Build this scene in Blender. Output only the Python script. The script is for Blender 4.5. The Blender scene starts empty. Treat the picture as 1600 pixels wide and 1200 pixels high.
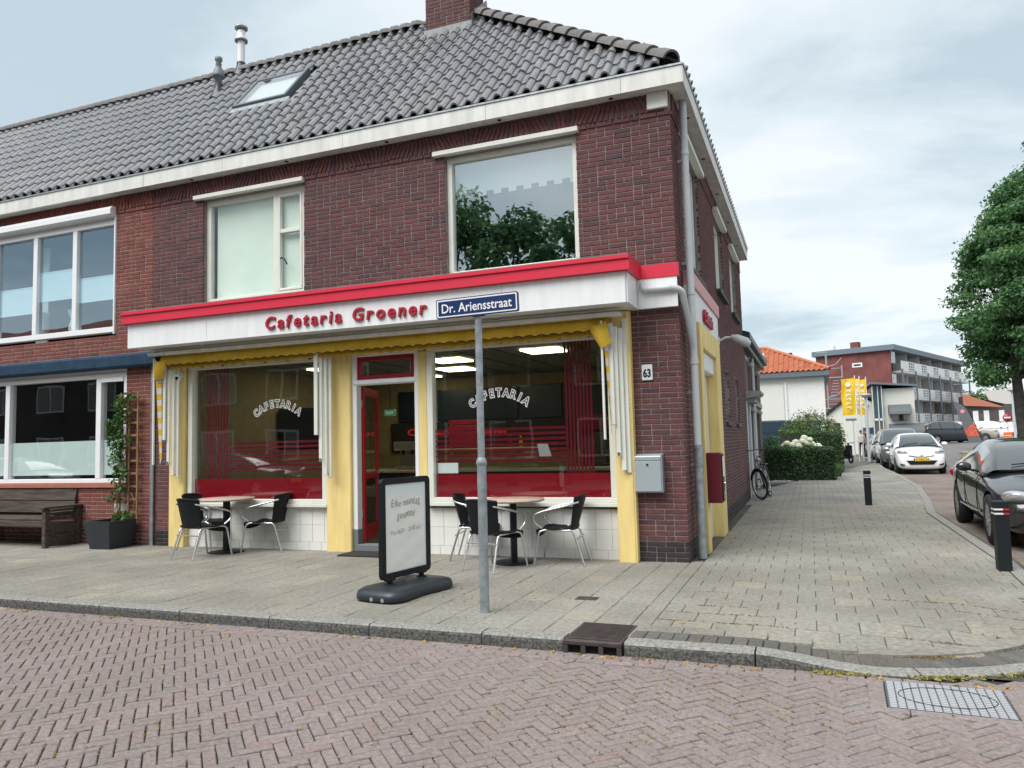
import bpy, bmesh, math, random
import numpy as np
from mathutils import Vector, Matrix
random.seed(7); rng = np.random.default_rng(7)
SC = bpy.context.scene
COL = SC.collection
R = math.radians
# ------------------------------------------------------------------ camera
cam_d = bpy.data.cameras.new('camera'); cam = bpy.data.objects.new('camera', cam_d); COL.objects.link(cam)
CAM = Vector((1.37985, -9.04494, 1.43482))
FWD = Vector((-0.36278619, 0.92859093, 0.07813489)); RGT = Vector((0.93036739, 0.36568826, -0.02624134)); UPV = Vector((0.05294048, -0.06317415, 0.99659738))
M = Matrix.Identity(4)
for i in range(3):
    M[i][0], M[i][1], M[i][2], M[i][3] = RGT[i], UPV[i], -FWD[i], CAM[i]
cam.matrix_world = M
FPX = 1182.97
cam_d.sensor_width = 36.0; cam_d.lens = FPX / 1600 * 36.0
cam_d.clip_start = 0.05; cam_d.clip_end = 5000
SC.camera = cam
# ------------------------------------------------------------------ sky, sun, exposure
SUN_EL, SUN_AZ = R(54), R(205)          # azimuth clockwise from +y: the sun stands behind the camera to the left
sd = Vector((math.sin(SUN_AZ) * math.cos(SUN_EL), math.cos(SUN_AZ) * math.cos(SUN_EL), math.sin(SUN_EL)))
W = bpy.data.worlds.new('World'); SC.world = W; W.use_nodes = True
wt = W.node_tree; wn = wt.nodes; wl = wt.links; wn.clear()
def wnode(t, **k):
    n = wn.new(t)
    for a, b in k.items(): setattr(n, a, b)
    return n
w_out = wnode('ShaderNodeOutputWorld'); w_bg = wnode('ShaderNodeBackground'); w_bg2 = wnode('ShaderNodeBackground'); w_mix = wnode('ShaderNodeMixShader')
w_sky = wnode('ShaderNodeTexSky', sky_type='NISHITA', sun_disc=False, sun_elevation=SUN_EL, sun_rotation=SUN_AZ)
w_tc = wnode('ShaderNodeTexCoord'); w_sep = wnode('ShaderNodeSeparateXYZ'); wl.new(w_tc.outputs['Generated'], w_sep.inputs[0])
w_max = wnode('ShaderNodeMath', operation='MAXIMUM'); wl.new(w_sep.outputs['Z'], w_max.inputs[0]); w_max.inputs[1].default_value = 0.0
w_add = wnode('ShaderNodeMath', operation='ADD'); wl.new(w_max.outputs[0], w_add.inputs[0]); w_add.inputs[1].default_value = 0.12
w_cmb = wnode('ShaderNodeCombineXYZ')
for i, ax in enumerate('XY'):
    d = wnode('ShaderNodeMath', operation='DIVIDE'); wl.new(w_sep.outputs[ax], d.inputs[0]); wl.new(w_add.outputs[0], d.inputs[1]); wl.new(d.outputs[0], w_cmb.inputs[i])
w_map = wnode('ShaderNodeMapping'); w_map.inputs['Location'].default_value = (3.0, 9.0, 0.0); w_map.inputs['Scale'].default_value = (0.62, 0.72, 1)
wl.new(w_cmb.outputs[0], w_map.inputs[0])
w_n1 = wnode('ShaderNodeTexNoise'); w_n1.inputs['Scale'].default_value = 0.8; w_n1.inputs['Detail'].default_value = 8; w_n1.inputs['Roughness'].default_value = 0.55; w_n1.inputs['Distortion'].default_value = 0.3
wl.new(w_map.outputs[0], w_n1.inputs['Vector'])
w_cr = wnode('ShaderNodeValToRGB')
cr = w_cr.color_ramp; cr.elements[0].position = 0.395; cr.elements[0].color = (0.50, 0.60, 0.66, 1)
cr.elements[1].position = 0.535; cr.elements[1].color = (0.84, 0.88, 0.90, 1)
e = cr.elements.new(0.465); e.color = (0.69, 0.775, 0.815, 1)
wl.new(w_n1.outputs['Fac'], w_cr.inputs['Fac'])
wl.new(w_sky.outputs[0], w_bg.inputs[0]); w_bg.inputs[1].default_value = 0.10
wl.new(w_cr.outputs[0], w_bg2.inputs[0]); w_bg2.inputs[1].default_value = 0.44
w_mix.inputs[0].default_value = 0.93
wl.new(w_bg.outputs[0], w_mix.inputs[1]); wl.new(w_bg2.outputs[0], w_mix.inputs[2]); wl.new(w_mix.outputs[0], w_out.inputs[0])
sun_d = bpy.data.lights.new('sun', 'SUN'); sun_d.energy = 1.5; sun_d.angle = R(42); sun_d.color = (1.0, 0.98, 0.95)
sun = bpy.data.objects.new('sun', sun_d); COL.objects.link(sun); sun.rotation_euler = sd.to_track_quat('Z', 'Y').to_euler(); sun.location = (0, -20, 30)
SC.view_settings.view_transform = 'Standard'; SC.view_settings.look = 'None'; SC.view_settings.exposure = 1.38; SC.view_settings.gamma = 1.0
SC.view_settings.use_curve_mapping = False
SC.cycles.max_bounces = 8; SC.cycles.transparent_max_bounces = 16; SC.cycles.use_denoising = True

def project(p):
    d = Vector(p) - CAM; z = d.dot(FWD)
    if z < 0.05: return None
    return 800 + FPX * d.dot(RGT) / z, 600 - FPX * d.dot(UPV) / z, z
# ------------------------------------------------------------------ materials
def mat(name, col, rough=0.6, metal=0.0, var=0.0, vscale=8.0, bump=0.0, bscale=60.0, spec=0.5, emit=None, estr=0.0, coat=0.0, col2=None, detail=4.0, piece=0.0, stretch=None):
    m = bpy.data.materials.new(name); m.use_nodes = True
    nt = m.node_tree; ns = nt.nodes; ls = nt.links; b = ns['Principled BSDF']
    b.inputs['Roughness'].default_value = rough; b.inputs['Metallic'].default_value = metal
    b.inputs['Specular IOR Level'].default_value = spec; b.inputs['Coat Weight'].default_value = coat; b.inputs['Coat Roughness'].default_value = 0.04
    b.inputs['Base Color'].default_value = (*col, 1)
    if emit:
        b.inputs['Emission Color'].default_value = (*emit, 1); b.inputs['Emission Strength'].default_value = estr
    if var or bump or piece:
        tc = ns.new('ShaderNodeTexCoord'); mp = ns.new('ShaderNodeMapping'); ls.new(tc.outputs['Object'], mp.inputs[0])
        if stretch: mp.inputs['Scale'].default_value = stretch
    out = None
    if var:
        n = ns.new('ShaderNodeTexNoise'); n.inputs['Scale'].default_value = vscale; n.inputs['Detail'].default_value = detail; ls.new(mp.outputs[0], n.inputs['Vector'])
        mr = ns.new('ShaderNodeMapRange'); mr.inputs[1].default_value = 0.3; mr.inputs[2].default_value = 0.7; ls.new(n.outputs['Fac'], mr.inputs[0])
        mx = ns.new('ShaderNodeMix'); mx.data_type = 'RGBA'; ls.new(mr.outputs[0], mx.inputs[0])
        c2 = col2 if col2 else tuple(c * (1 - var) for c in col)
        c1 = col if col2 else tuple(min(1, c * (1 + var * 0.6)) for c in col)
        mx.inputs[6].default_value = (*c2, 1); mx.inputs[7].default_value = (*c1, 1)
        out = mx.outputs[2]; ls.new(out, b.inputs['Base Color'])
        rr = ns.new('ShaderNodeMapRange'); rr.inputs[3].default_value = min(1, rough * 1.15); rr.inputs[4].default_value = rough * 0.88; ls.new(n.outputs['Fac'], rr.inputs[0]); ls.new(rr.outputs[0], b.inputs['Roughness'])
    if bump:
        n2 = ns.new('ShaderNodeTexNoise'); n2.inputs['Scale'].default_value = bscale; n2.inputs['Detail'].default_value = 5; ls.new(mp.outputs[0], n2.inputs['Vector'])
        bp = ns.new('ShaderNodeBump'); bp.inputs['Strength'].default_value = bump; bp.inputs['Distance'].default_value = 0.01; ls.new(n2.outputs['Fac'], bp.inputs['Height']); ls.new(bp.outputs[0], b.inputs['Normal'])
    return m
def piece_mat(name, stops, rough=0.8, bump=0.3, bscale=70, dirt=0.25, dscale=1.3, grain=30.0, spec=0.3, dirt_col=None, speck=0.0):
    """every separate piece takes its own colour from the ramp (object random + island random), with grain and broad dirt in world space"""
    m = bpy.data.materials.new(name); m.use_nodes = True
    nt = m.node_tree; ns = nt.nodes; ls = nt.links; b = ns['Principled BSDF']
    oi = ns.new('ShaderNodeObjectInfo'); ge = ns.new('ShaderNodeNewGeometry')
    ad = ns.new('ShaderNodeMath'); ad.operation = 'ADD'; ls.new(oi.outputs['Random'], ad.inputs[0]); ls.new(ge.outputs['Random Per Island'], ad.inputs[1])
    fr = ns.new('ShaderNodeMath'); fr.operation = 'FRACT'; ls.new(ad.outputs[0], fr.inputs[0])
    rp = ns.new('ShaderNodeValToRGB'); r = rp.color_ramp
    r.elements[0].position = stops[0][0]; r.elements[0].color = (*stops[0][1], 1); r.elements[1].position = stops[-1][0]; r.elements[1].color = (*stops[-1][1], 1)
    for p, c in stops[1:-1]:
        e = r.elements.new(p); e.color = (*c, 1)
    ls.new(fr.outputs[0], rp.inputs[0])
    n = ns.new('ShaderNodeTexNoise'); n.inputs['Scale'].default_value = dscale; n.inputs['Detail'].default_value = 6; ls.new(ge.outputs['Position'], n.inputs['Vector'])
    mr = ns.new('ShaderNodeMapRange'); mr.inputs[1].default_value = 0.35; mr.inputs[2].default_value = 0.7; mr.inputs[3].default_value = 0; mr.inputs[4].default_value = dirt; ls.new(n.outputs['Fac'], mr.inputs[0])
    mx = ns.new('ShaderNodeMix'); mx.data_type = 'RGBA'; ls.new(mr.outputs[0], mx.inputs[0]); ls.new(rp.outputs[0], mx.inputs[6])
    dc = dirt_col or tuple(c * 0.45 for c in stops[0][1]); mx.inputs[7].default_value = (*dc, 1)
    n3 = ns.new('ShaderNodeTexNoise'); n3.inputs['Scale'].default_value = grain; n3.inputs['Detail'].default_value = 4; ls.new(ge.outputs['Position'], n3.inputs['Vector'])
    m3 = ns.new('ShaderNodeMapRange'); m3.inputs[1].default_value = 0.25; m3.inputs[2].default_value = 0.75; m3.inputs[3].default_value = 0.72; m3.inputs[4].default_value = 1.22; ls.new(n3.outputs['Fac'], m3.inputs[0])
    mu = ns.new('ShaderNodeMix'); mu.data_type = 'RGBA'; mu.blend_type = 'MULTIPLY'; mu.inputs[0].default_value = 1; ls.new(mx.outputs[2], mu.inputs[6]); ls.new(m3.outputs[0], mu.inputs[7])
    res = mu.outputs[2]
    if speck:
        vn = ns.new('ShaderNodeTexNoise'); vn.inputs['Scale'].default_value = 160; vn.inputs['Detail'].default_value = 2; ls.new(ge.outputs['Position'], vn.inputs['Vector'])
        vr = ns.new('ShaderNodeMapRange'); vr.inputs[1].default_value = 0.62; vr.inputs[2].default_value = 0.72; vr.inputs[3].default_value = 0; vr.inputs[4].default_value = speck; ls.new(vn.outputs['Fac'], vr.inputs[0])
        ms = ns.new('ShaderNodeMix'); ms.data_type = 'RGBA'; ls.new(vr.outputs[0], ms.inputs[0]); ls.new(res, ms.inputs[6]); ms.inputs[7].default_value = (0.5, 0.49, 0.46, 1)
        res = ms.outputs[2]
    ls.new(res, b.inputs['Base Color'])
    b.inputs['Roughness'].default_value = rough; b.inputs['Specular IOR Level'].default_value = spec
    n2 = ns.new('ShaderNodeTexNoise'); n2.inputs['Scale'].default_value = bscale; n2.inputs['Detail'].default_value = 4; ls.new(ge.outputs['Position'], n2.inputs['Vector'])
    bp = ns.new('ShaderNodeBump'); bp.inputs['Strength'].default_value = bump; bp.inputs['Distance'].default_value = 0.008; ls.new(n2.outputs['Fac'], bp.inputs['Height']); ls.new(bp.outputs[0], b.inputs['Normal'])
    return m
def glass(name, tint=(0.9, 0.95, 0.94), ior=1.45, refl=1.0, base=0.02, gcol=(0.95, 0.97, 1)):
    m = bpy.data.materials.new(name); m.use_nodes = True; nt = m.node_tree; ns = nt.nodes; ls = nt.links; ns.clear()
    o = ns.new('ShaderNodeOutputMaterial'); t = ns.new('ShaderNodeBsdfTransparent'); g = ns.new('ShaderNodeBsdfGlossy'); x = ns.new('ShaderNodeMixShader'); f = ns.new('ShaderNodeMath'); f.operation = 'POWER'; f.inputs[1].default_value = 5.0
    gg = ns.new('ShaderNodeNewGeometry'); dt = ns.new('ShaderNodeVectorMath'); dt.operation = 'DOT_PRODUCT'; ls.new(gg.outputs['Normal'], dt.inputs[0]); ls.new(gg.outputs['Incoming'], dt.inputs[1]); ab_ = ns.new('ShaderNodeMath'); ab_.operation = 'ABSOLUTE'; ls.new(dt.outputs['Value'], ab_.inputs[0]); om = ns.new('ShaderNodeMath'); om.operation = 'SUBTRACT'; om.inputs[0].default_value = 1.0; ls.new(ab_.outputs[0], om.inputs[1]); ls.new(om.outputs[0], f.inputs[0])
    t.inputs[0].default_value = (*tint, 1); g.inputs['Roughness'].default_value = 0.0; g.inputs[0].default_value = (*gcol, 1)
    mm = ns.new('ShaderNodeMath'); mm.operation = 'MULTIPLY_ADD'; mm.use_clamp = True; mm.inputs[1].default_value = refl; mm.inputs[2].default_value = base; ls.new(f.outputs[0], mm.inputs[0])
    ge = ns.new('ShaderNodeTexCoord'); no = ns.new('ShaderNodeTexNoise'); no.inputs['Scale'].default_value = 1.1; no.inputs['Detail'].default_value = 1; ls.new(ge.outputs['Object'], no.inputs['Vector'])
    bp = ns.new('ShaderNodeBump'); bp.inputs['Strength'].default_value = 0.06; bp.inputs['Distance'].default_value = 0.05; ls.new(no.outputs['Fac'], bp.inputs['Height']); ls.new(bp.outputs[0], g.inputs['Normal'])
    ls.new(mm.outputs[0], x.inputs[0]); ls.new(t.outputs[0], x.inputs[1]); ls.new(g.outputs[0], x.inputs[2]); ls.new(x.outputs[0], o.inputs[0])
    return m
def leaf_mat(name, c1, c2, c3, trans=0.25):
    m = bpy.data.materials.new(name); m.use_nodes = True; nt = m.node_tree; ns = nt.nodes; ls = nt.links; b = ns['Principled BSDF']
    ge = ns.new('ShaderNodeNewGeometry'); rp = ns.new('ShaderNodeValToRGB'); r = rp.color_ramp
    r.elements[0].color = (*c1, 1); r.elements[1].color = (*c3, 1); e = r.elements.new(0.5); e.color = (*c2, 1)
    n = ns.new('ShaderNodeTexNoise'); n.inputs['Scale'].default_value = 1.7; ls.new(ge.outputs['Position'], n.inputs['Vector'])
    a = ns.new('ShaderNodeMath'); a.operation = 'MULTIPLY_ADD'; ls.new(ge.outputs['Random Per Island'], a.inputs[0]); a.inputs[1].default_value = 0.55; 
    s = ns.new('ShaderNodeMath'); s.operation = 'MULTIPLY_ADD'; ls.new(n.outputs['Fac'], s.inputs[0]); s.inputs[1].default_value = 1.4; s.inputs[2].default_value = -0.45
    ls.new(s.outputs[0], a.inputs[2]); ls.new(a.outputs[0], rp.inputs[0]); ls.new(rp.outputs[0], b.inputs['Base Color'])
    b.inputs['Roughness'].default_value = 0.5; b.inputs['Specular IOR Level'].default_value = 0.35
    tr = ns.new('ShaderNodeBsdfTranslucent'); ls.new(rp.outputs[0], tr.inputs[0]); mx = ns.new('ShaderNodeMixShader'); mx.inputs[0].default_value = trans
    o = ns['Material Output']; ls.new(b.outputs[0], mx.inputs[1]); ls.new(tr.outputs[0], mx.inputs[2]); ls.new(mx.outputs[0], o.inputs[0])
    return m
# ------------------------------------------------------------------ mesh builder and object helpers
class MB:
    def __init__(s): s.v = []; s.f = []; s.mi = []; s.sm = []
    def add(s, vs, fs, mi=0, smooth=False):
        o = len(s.v); s.v += [tuple(p) for p in vs]
        for f in fs:
            s.f.append(tuple(i + o for i in f)); s.mi.append(mi); s.sm.append(smooth)
        return s
    def box(s, x0, x1, y0, y1, z0, z1, mi=0):
        return s.add([(x0, y0, z0), (x1, y0, z0), (x1, y1, z0), (x0, y1, z0), (x0, y0, z1), (x1, y0, z1), (x1, y1, z1), (x0, y1, z1)],
                     [(0, 3, 2, 1), (4, 5, 6, 7), (0, 1, 5, 4), (1, 2, 6, 5), (2, 3, 7, 6), (3, 0, 4, 7)], mi)
    def cbox(s, x0, x1, y0, y1, z0, z1, b=0.005, mi=0, T=None):
        vs = []; idx = {}
        c = ((x0 + x1) / 2, (y0 + y1) / 2, (z0 + z1) / 2); h = (abs(x1 - x0) / 2, abs(y1 - y0) / 2, abs(z1 - z0) / 2)
        b = min(b, min(h) * 0.8)
        for a in range(3):
            for sx in (-1, 1):
                for sy in (-1, 1):
                    for sz in (-1, 1):
                        g = (sx, sy, sz); p = [c[i] + g[i] * (h[i] - (0 if i == a else b)) for i in range(3)]
                        idx[(a, g)] = len(vs); vs.append(p)
        fs = []
        for a in range(3):
            u, w = (a + 1) % 3, (a + 2) % 3
            for sg in (-1, 1):
                q = []
                for (p1, p2) in ((-1, -1), (1, -1), (1, 1), (-1, 1)):
                    g = [0, 0, 0]; g[a] = sg; g[u] = p1; g[w] = p2; q.append(idx[(a, tuple(g))])
                fs.append(tuple(q if sg > 0 else q[::-1]))
        for a in range(3):
            u, w = (a + 1) % 3, (a + 2) % 3
            for su in (-1, 1):
                for sw in (-1, 1):
                    g1 = [0, 0, 0]; g1[u] = su; g1[w] = sw; g2 = list(g1); g1[a] = -1; g2[a] = 1; g1 = tuple(g1); g2 = tuple(g2)
                    q = (idx[(u, g1)], idx[(u, g2)], idx[(w, g2)], idx[(w, g1)]); fs.append(q if su * sw < 0 else q[::-1])
        for sx in (-1, 1):
            for sy in (-1, 1):
                for sz in (-1, 1):
                    g = (sx, sy, sz); q = (idx[(0, g)], idx[(1, g)], idx[(2, g)]); fs.append(q if sx * sy * sz > 0 else q[::-1])
        if T is not None: vs = [tuple(T @ Vector(p)) for p in vs]
        return s.add(vs, fs, mi)
    def bar(s, p0, p1, w, h, mi=0, up=(0, 0, 1), b=0.003):
        p0 = Vector(p0); p1 = Vector(p1); d = (p1 - p0); L = d.length; d.normalize(); u = Vector(up)
        if abs(d.dot(u)) > 0.99: u = Vector((0, 1, 0))
        x = d.cross(u).normalized(); z = x.cross(d).normalized()
        T = Matrix.Identity(4)
        for i in range(3): T[i][0], T[i][1], T[i][2], T[i][3] = x[i], d[i], z[i], p0[i]
        return s.cbox(-w / 2, w / 2, 0, L, -h / 2, h / 2, b, mi, T)
    def tube(s, pts, r, n=8, mi=0, closed=False, caps=True, taper=None):
        pts = [Vector(p) for p in pts]; m = len(pts); rings = []; prev = None
        for i, p in enumerate(pts):
            if closed: t = pts[(i + 1) % m] - pts[i - 1]
            else: t = pts[min(i + 1, m - 1)] - pts[max(i - 1, 0)]
            t.normalize()
            if prev is None:
                a = Vector((0, 0, 1)) if abs(t.z) < 0.9 else Vector((1, 0, 0)); x = t.cross(a).normalized()
            else:
                x = prev - t * prev.dot(t)
                x = x.normalized() if x.length > 1e-6 else t.orthogonal().normalized()
            prev = x; y = t.cross(x)
            rr = r if taper is None else taper[i]
            rings.append([p + (x * math.cos(2 * math.pi * k / n) + y * math.sin(2 * math.pi * k / n)) * rr for k in range(n)])
        vs = [q for ring in rings for q in ring]; fs = []
        for i in range(m if closed else m - 1):
            a = i * n; b2 = ((i + 1) % m) * n
            for k in range(n): fs.append((a + k, a + (k + 1) % n, b2 + (k + 1) % n, b2 + k))
        s.add(vs, fs, mi, True)
        if caps and not closed:
            s.add(rings[0], [tuple(range(n))[::-1]], mi); s.add(rings[-1], [tuple(range(n))], mi)
        return s
    def cyl(s, p0, p1, r, r1=None, n=16, mi=0, caps=True): return s.tube([p0, p1], r, n, mi, False, caps, [r, r if r1 is None else r1])
    def lathe(s, prof, c=(0, 0, 0), n=20, mi=0, T=None, smooth=True):
        vs = []; fs = []
        for r, z in prof:
            for k in range(n):
                a = 2 * math.pi * k / n; vs.append((c[0] + r * math.cos(a), c[1] + r * math.sin(a), c[2] + z))
        for i in range(len(prof) - 1):
            for k in range(n): fs.append((i * n + k, i * n + (k + 1) % n, (i + 1) * n + (k + 1) % n, (i + 1) * n + k))
        if T is not None: vs = [tuple(T @ Vector(p)) for p in vs]
        return s.add(vs, fs, mi, smooth)
    def prism(s, poly, axis, a0, a1, mi=0):
        n = len(poly)
        def P(u, v, a): return {'x': (a, u, v), 'y': (u, a, v), 'z': (u, v, a)}[axis]
        vs = [P(u, v, a0) for u, v in poly] + [P(u, v, a1) for u, v in poly]
        fs = [tuple(range(n))[::-1], tuple(range(n, 2 * n))] + [(i, (i + 1) % n, n + (i + 1) % n, n + i) for i in range(n)]
        return s.add(vs, fs, mi)
    def grid(s, rows, mi=0, smooth=True):
        n = len(rows[0]); vs = [p for r in rows for p in r]; fs = []
        for i in range(len(rows) - 1):
            for k in range(n - 1): fs.append((i * n + k, i * n + k + 1, (i + 1) * n + k + 1, (i + 1) * n + k))
        return s.add(vs, fs, mi, smooth)
    def quad(s, a, b, c, d, mi=0): return s.add([a, b, c, d], [(0, 1, 2, 3)], mi)
    def xf(s, T): s.v = [tuple(T @ Vector(p)) for p in s.v]; return s
    def mesh(s, name, recalc=True):
        me = bpy.data.meshes.new(name); me.from_pydata(s.v, [], s.f)
        me.polygons.foreach_set('material_index', s.mi); me.polygons.foreach_set('use_smooth', s.sm)
        if recalc and len(s.f) < 30000:
            b = bmesh.new(); b.from_mesh(me); bmesh.ops.recalc_face_normals(b, faces=b.faces); b.to_mesh(me); b.free()
        me.update(); return me
    def build(s, name, mats, parent=None, kind=None, label=None, world=True, recalc=True):
        if parent is not None and world:
            o = Vector((0, 0, 0)); q = parent
            while q is not None: o += q.location; q = q.parent
            if o.length > 0: s.v = [(p[0] - o.x, p[1] - o.y, p[2] - o.z) for p in s.v]
        return link(name, s.mesh(name, recalc), mats, parent, kind, label)
def link(name, me, mats=None, parent=None, kind=None, label=None, loc=None):
    if mats is not None and not me.materials:
        for m in (mats if isinstance(mats, (list, tuple)) else [mats]): me.materials.append(m)
    o = bpy.data.objects.new(name, me); COL.objects.link(o)
    if parent is not None: o.parent = parent
    if loc is not None: o.location = loc
    if kind: o['kind'] = kind
    if label: o['label'] = label
    return o
def thing(name, label, cat, loc=(0, 0, 0), rz=0.0, group=None):
    o = bpy.data.objects.new(name, None); COL.objects.link(o); o.empty_display_size = 0.2
    o.location = loc; o.rotation_euler = (0, 0, rz); o['label'] = label; o['category'] = cat
    if group: o['group'] = group
    return o
def tag(o, label, cat, group=None):
    o['label'] = label; o['category'] = cat
    if group: o['group'] = group
    return o
KIDS = {}
def copy_tree(o, parent=None):
    c = o.copy(); COL.objects.link(c)
    if parent is not None: c.parent = parent
    for ch in list(o.children): copy_tree(ch, c)
    return c
def dup(o, loc, rz, label, group=None):
    c = copy_tree(o); c.location = loc; c.rotation_euler = (0, 0, rz); c['label'] = label
    if group: c['group'] = group
    return c
def text_mesh(body, size, extrude=0.0, offset=0.0, shear=0.0, align='CENTER', bevel=0.0, name='lettering'):
    cu = bpy.data.curves.new(name, 'FONT'); cu.body = body; cu.size = size; cu.extrude = extrude; cu.offset = offset; cu.shear = shear; cu.align_x = align; cu.bevel_depth = bevel
    cu.resolution_u = 3
    o = bpy.data.objects.new(name, cu); COL.objects.link(o)
    dg = bpy.context.evaluated_depsgraph_get(); dg.update()
    me = bpy.data.meshes.new_from_object(o.evaluated_get(dg), depsgraph=dg); me.name = name
    bpy.data.objects.remove(o); bpy.data.curves.remove(cu)
    return me
def text_obj(body, size, mtl, T, parent=None, name='lettering', fit=None, **k):
    """T maps text space (x right, y up, z out of the face) to the parent's space; fit = wanted width"""
    me = text_mesh(body, size, name=name, **k)
    if fit:
        xs = [v.co.x for v in me.vertices]; w = max(xs) - min(xs); T = T @ Matrix.Diagonal((fit / w, 1, 1, 1))
    me.transform(T)
    if parent is not None:
        q = parent; o = Vector((0, 0, 0))
        while q is not None: o += q.location; q = q.parent
        me.transform(Matrix.Translation(-o))
    return link(name, me, mtl, parent)
def face_T(origin, right=(1, 0, 0), up=(0, 0, 1)):
    r = Vector(right).normalized(); u = Vector(up).normalized(); n = r.cross(u); T = Matrix.Identity(4)
    for i in range(3): T[i][0], T[i][1], T[i][2], T[i][3] = r[i], u[i], n[i], origin[i]
    return T
def evaluated(o, mods):
    """apply modifiers without operators: returns a new mesh"""
    for t, kw in mods:
        m = o.modifiers.new(t.lower(), t)
        for a, b in kw.items(): setattr(m, a, b)
    dg = bpy.context.evaluated_depsgraph_get(); dg.update()
    me = bpy.data.meshes.new_from_object(o.evaluated_get(dg), depsgraph=dg)
    o.modifiers.clear(); return me
def pieces(parent, items, mtl, name, stuff_name, limit=300, origin=(0, 0, 0)):
    """items: (key, mesh builder function, matrix). The ones showing largest in the photograph become objects, the rest one stuff mesh."""
    cache = {}
    ranked = []
    for i, (key, fn, T, size) in enumerate(items):
        p = project(T.translation)
        sc = -1
        if p and 5 < p[0] < 1595 and 5 < p[1] < 1195: sc = size / p[2] ** 2
        ranked.append((sc, i))
    ranked.sort(reverse=True)
    chosen = set(i for sc, i in ranked[:limit] if sc > 0)
    V = []; F = []; o = 0; S = []
    for i, (key, fn, T, size) in enumerate(items):
        if key not in cache: cache[key] = (fn(), [None])
        mb, me = cache[key]
        if i in chosen:
            if me[0] is None: me[0] = mb.mesh(name)
            ob = link(name, me[0], mtl, parent); ob.matrix_local = Matrix.Translation(-Vector(origin)) @ T
        else:
            A = np.array(mb.v) @ np.array(T.to_3x3()).T + np.array(T.translation - Vector(origin))
            V.append(A); F += [tuple(k + o for k in f) for f in mb.f]; S += mb.sm; o += len(mb.v)
    if V:
        me = bpy.data.meshes.new(stuff_name); me.from_pydata(np.vstack(V).tolist(), [], F); me.polygons.foreach_set('use_smooth', S); me.update()
        link(stuff_name, me, mtl, parent, 'stuff')
def leaf_cloud(n, blobs, size, seed=1, flat=0.25, shell=0.55, keep=None):
    """leaf-sized bent quads scattered through ellipsoids (cx,cy,cz,rx,ry,rz,weight)"""
    r = np.random.default_rng(seed); B = np.array(blobs, float); w = B[:, 6] / B[:, 6].sum(); k = r.choice(len(B), n, p=w)
    d = r.normal(size=(n, 3)); d /= np.linalg.norm(d, axis=1)[:, None]; rad = (shell + (1 - shell) * r.random(n)) ** 0.6
    rad *= 1 + 0.12 * r.normal(size=n)
    P = B[k, :3] + d * rad[:, None] * B[k, 3:6]
    nm = d * 0.7 + r.normal(size=(n, 3)) * 0.6 + np.array([0, 0, 0.5]); nm /= np.linalg.norm(nm, axis=1)[:, None]
    if keep is not None:
        ok = keep(P); P = P[ok]; nm = nm[ok]; n = len(P)
    a = np.cross(nm, r.normal(size=(n, 3))); a /= np.linalg.norm(a, axis=1)[:, None]; b = np.cross(nm, a)
    s = size * (0.6 + 0.8 * r.random(n))[:, None]
    V = np.empty((n, 4, 3)); V[:, 0] = P - a * s; V[:, 1] = P - b * s * 0.55 + nm * s * flat; V[:, 2] = P + a * s; V[:, 3] = P + b * s * 0.55 + nm * s * flat
    V = V.reshape(-1, 3); F = np.arange(4 * n).reshape(-1, 4)
    return V, F
def np_mesh(name, V, F):
    me = bpy.data.meshes.new(name); n = len(F); k = F.shape[1]
    me.vertices.add(len(V)); me.vertices.foreach_set('co', np.asarray(V, dtype=np.float32).ravel())
    me.loops.add(n * k); me.loops.foreach_set('vertex_index', F.astype(np.int32).ravel())
    me.polygons.add(n); me.polygons.foreach_set('loop_start', np.arange(0, n * k, k, dtype=np.int32)); me.polygons.foreach_set('loop_total', np.full(n, k, dtype=np.int32))
    me.update(); me.validate(); return me
# ------------------------------------------------------------------ shared materials
M_white = mat('white_paint', (0.77, 0.785, 0.795), 0.45, var=0.07, vscale=3, stretch=(3, 3, .5))
M_cream = mat('cream_paint', (0.70, 0.71, 0.64), 0.5, var=0.07, vscale=4)
M_fascia = mat('fascia_board', (0.68, 0.68, 0.645), 0.55, var=0.16, vscale=2.5, stretch=(3, 3, .6))
M_red = mat('red_enamel', (0.63, 0.022, 0.055), 0.4, var=0.05, vscale=3)
M_darkred = mat('dark_red_paint', (0.27, 0.008, 0.014), 0.35, var=0.08)
M_maroon = mat('maroon_paint', (0.13, 0.012, 0.022), 0.35)
M_yellow = mat('yellow_paint', (0.80, 0.625, 0.25), 0.6, var=0.14, vscale=3, bump=0.2, bscale=40, stretch=(3, 3, .6))
M_awn = mat('yellow_canvas', (0.62, 0.40, 0.035), 0.85, var=0.18, vscale=5)
M_black = mat('black_plastic', (0.009, 0.010, 0.012), 0.45, spec=.25)
M_blackm = mat('black_metal', (0.010, 0.011, 0.013), 0.5, var=0.2, spec=.25)
M_anthr = mat('anthracite_plastic', (0.022, 0.03, 0.038), 0.42, var=0.15, bump=0.05)
M_alu = mat('brushed_aluminium', (0.62, 0.63, 0.64), 0.3, metal=1.0)
M_zinc = mat('galvanised_steel', (0.33, 0.37, 0.39), 0.5, metal=0.55, var=0.3, vscale=14, bump=0.05)
M_pvc = mat('grey_pvc', (0.50, 0.54, 0.555), 0.45, var=0.06)
M_dark = mat('dark_interior', (0.02, 0.022, 0.025), 0.7)
M_glass = glass('window_glass', refl=.95, base=0.10, tint=(0.88, 0.93, 0.91))
M_glass2 = glass('upper_glass', refl=1.2, base=0.26, tint=(0.93, 0.97, 0.97))
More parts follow.
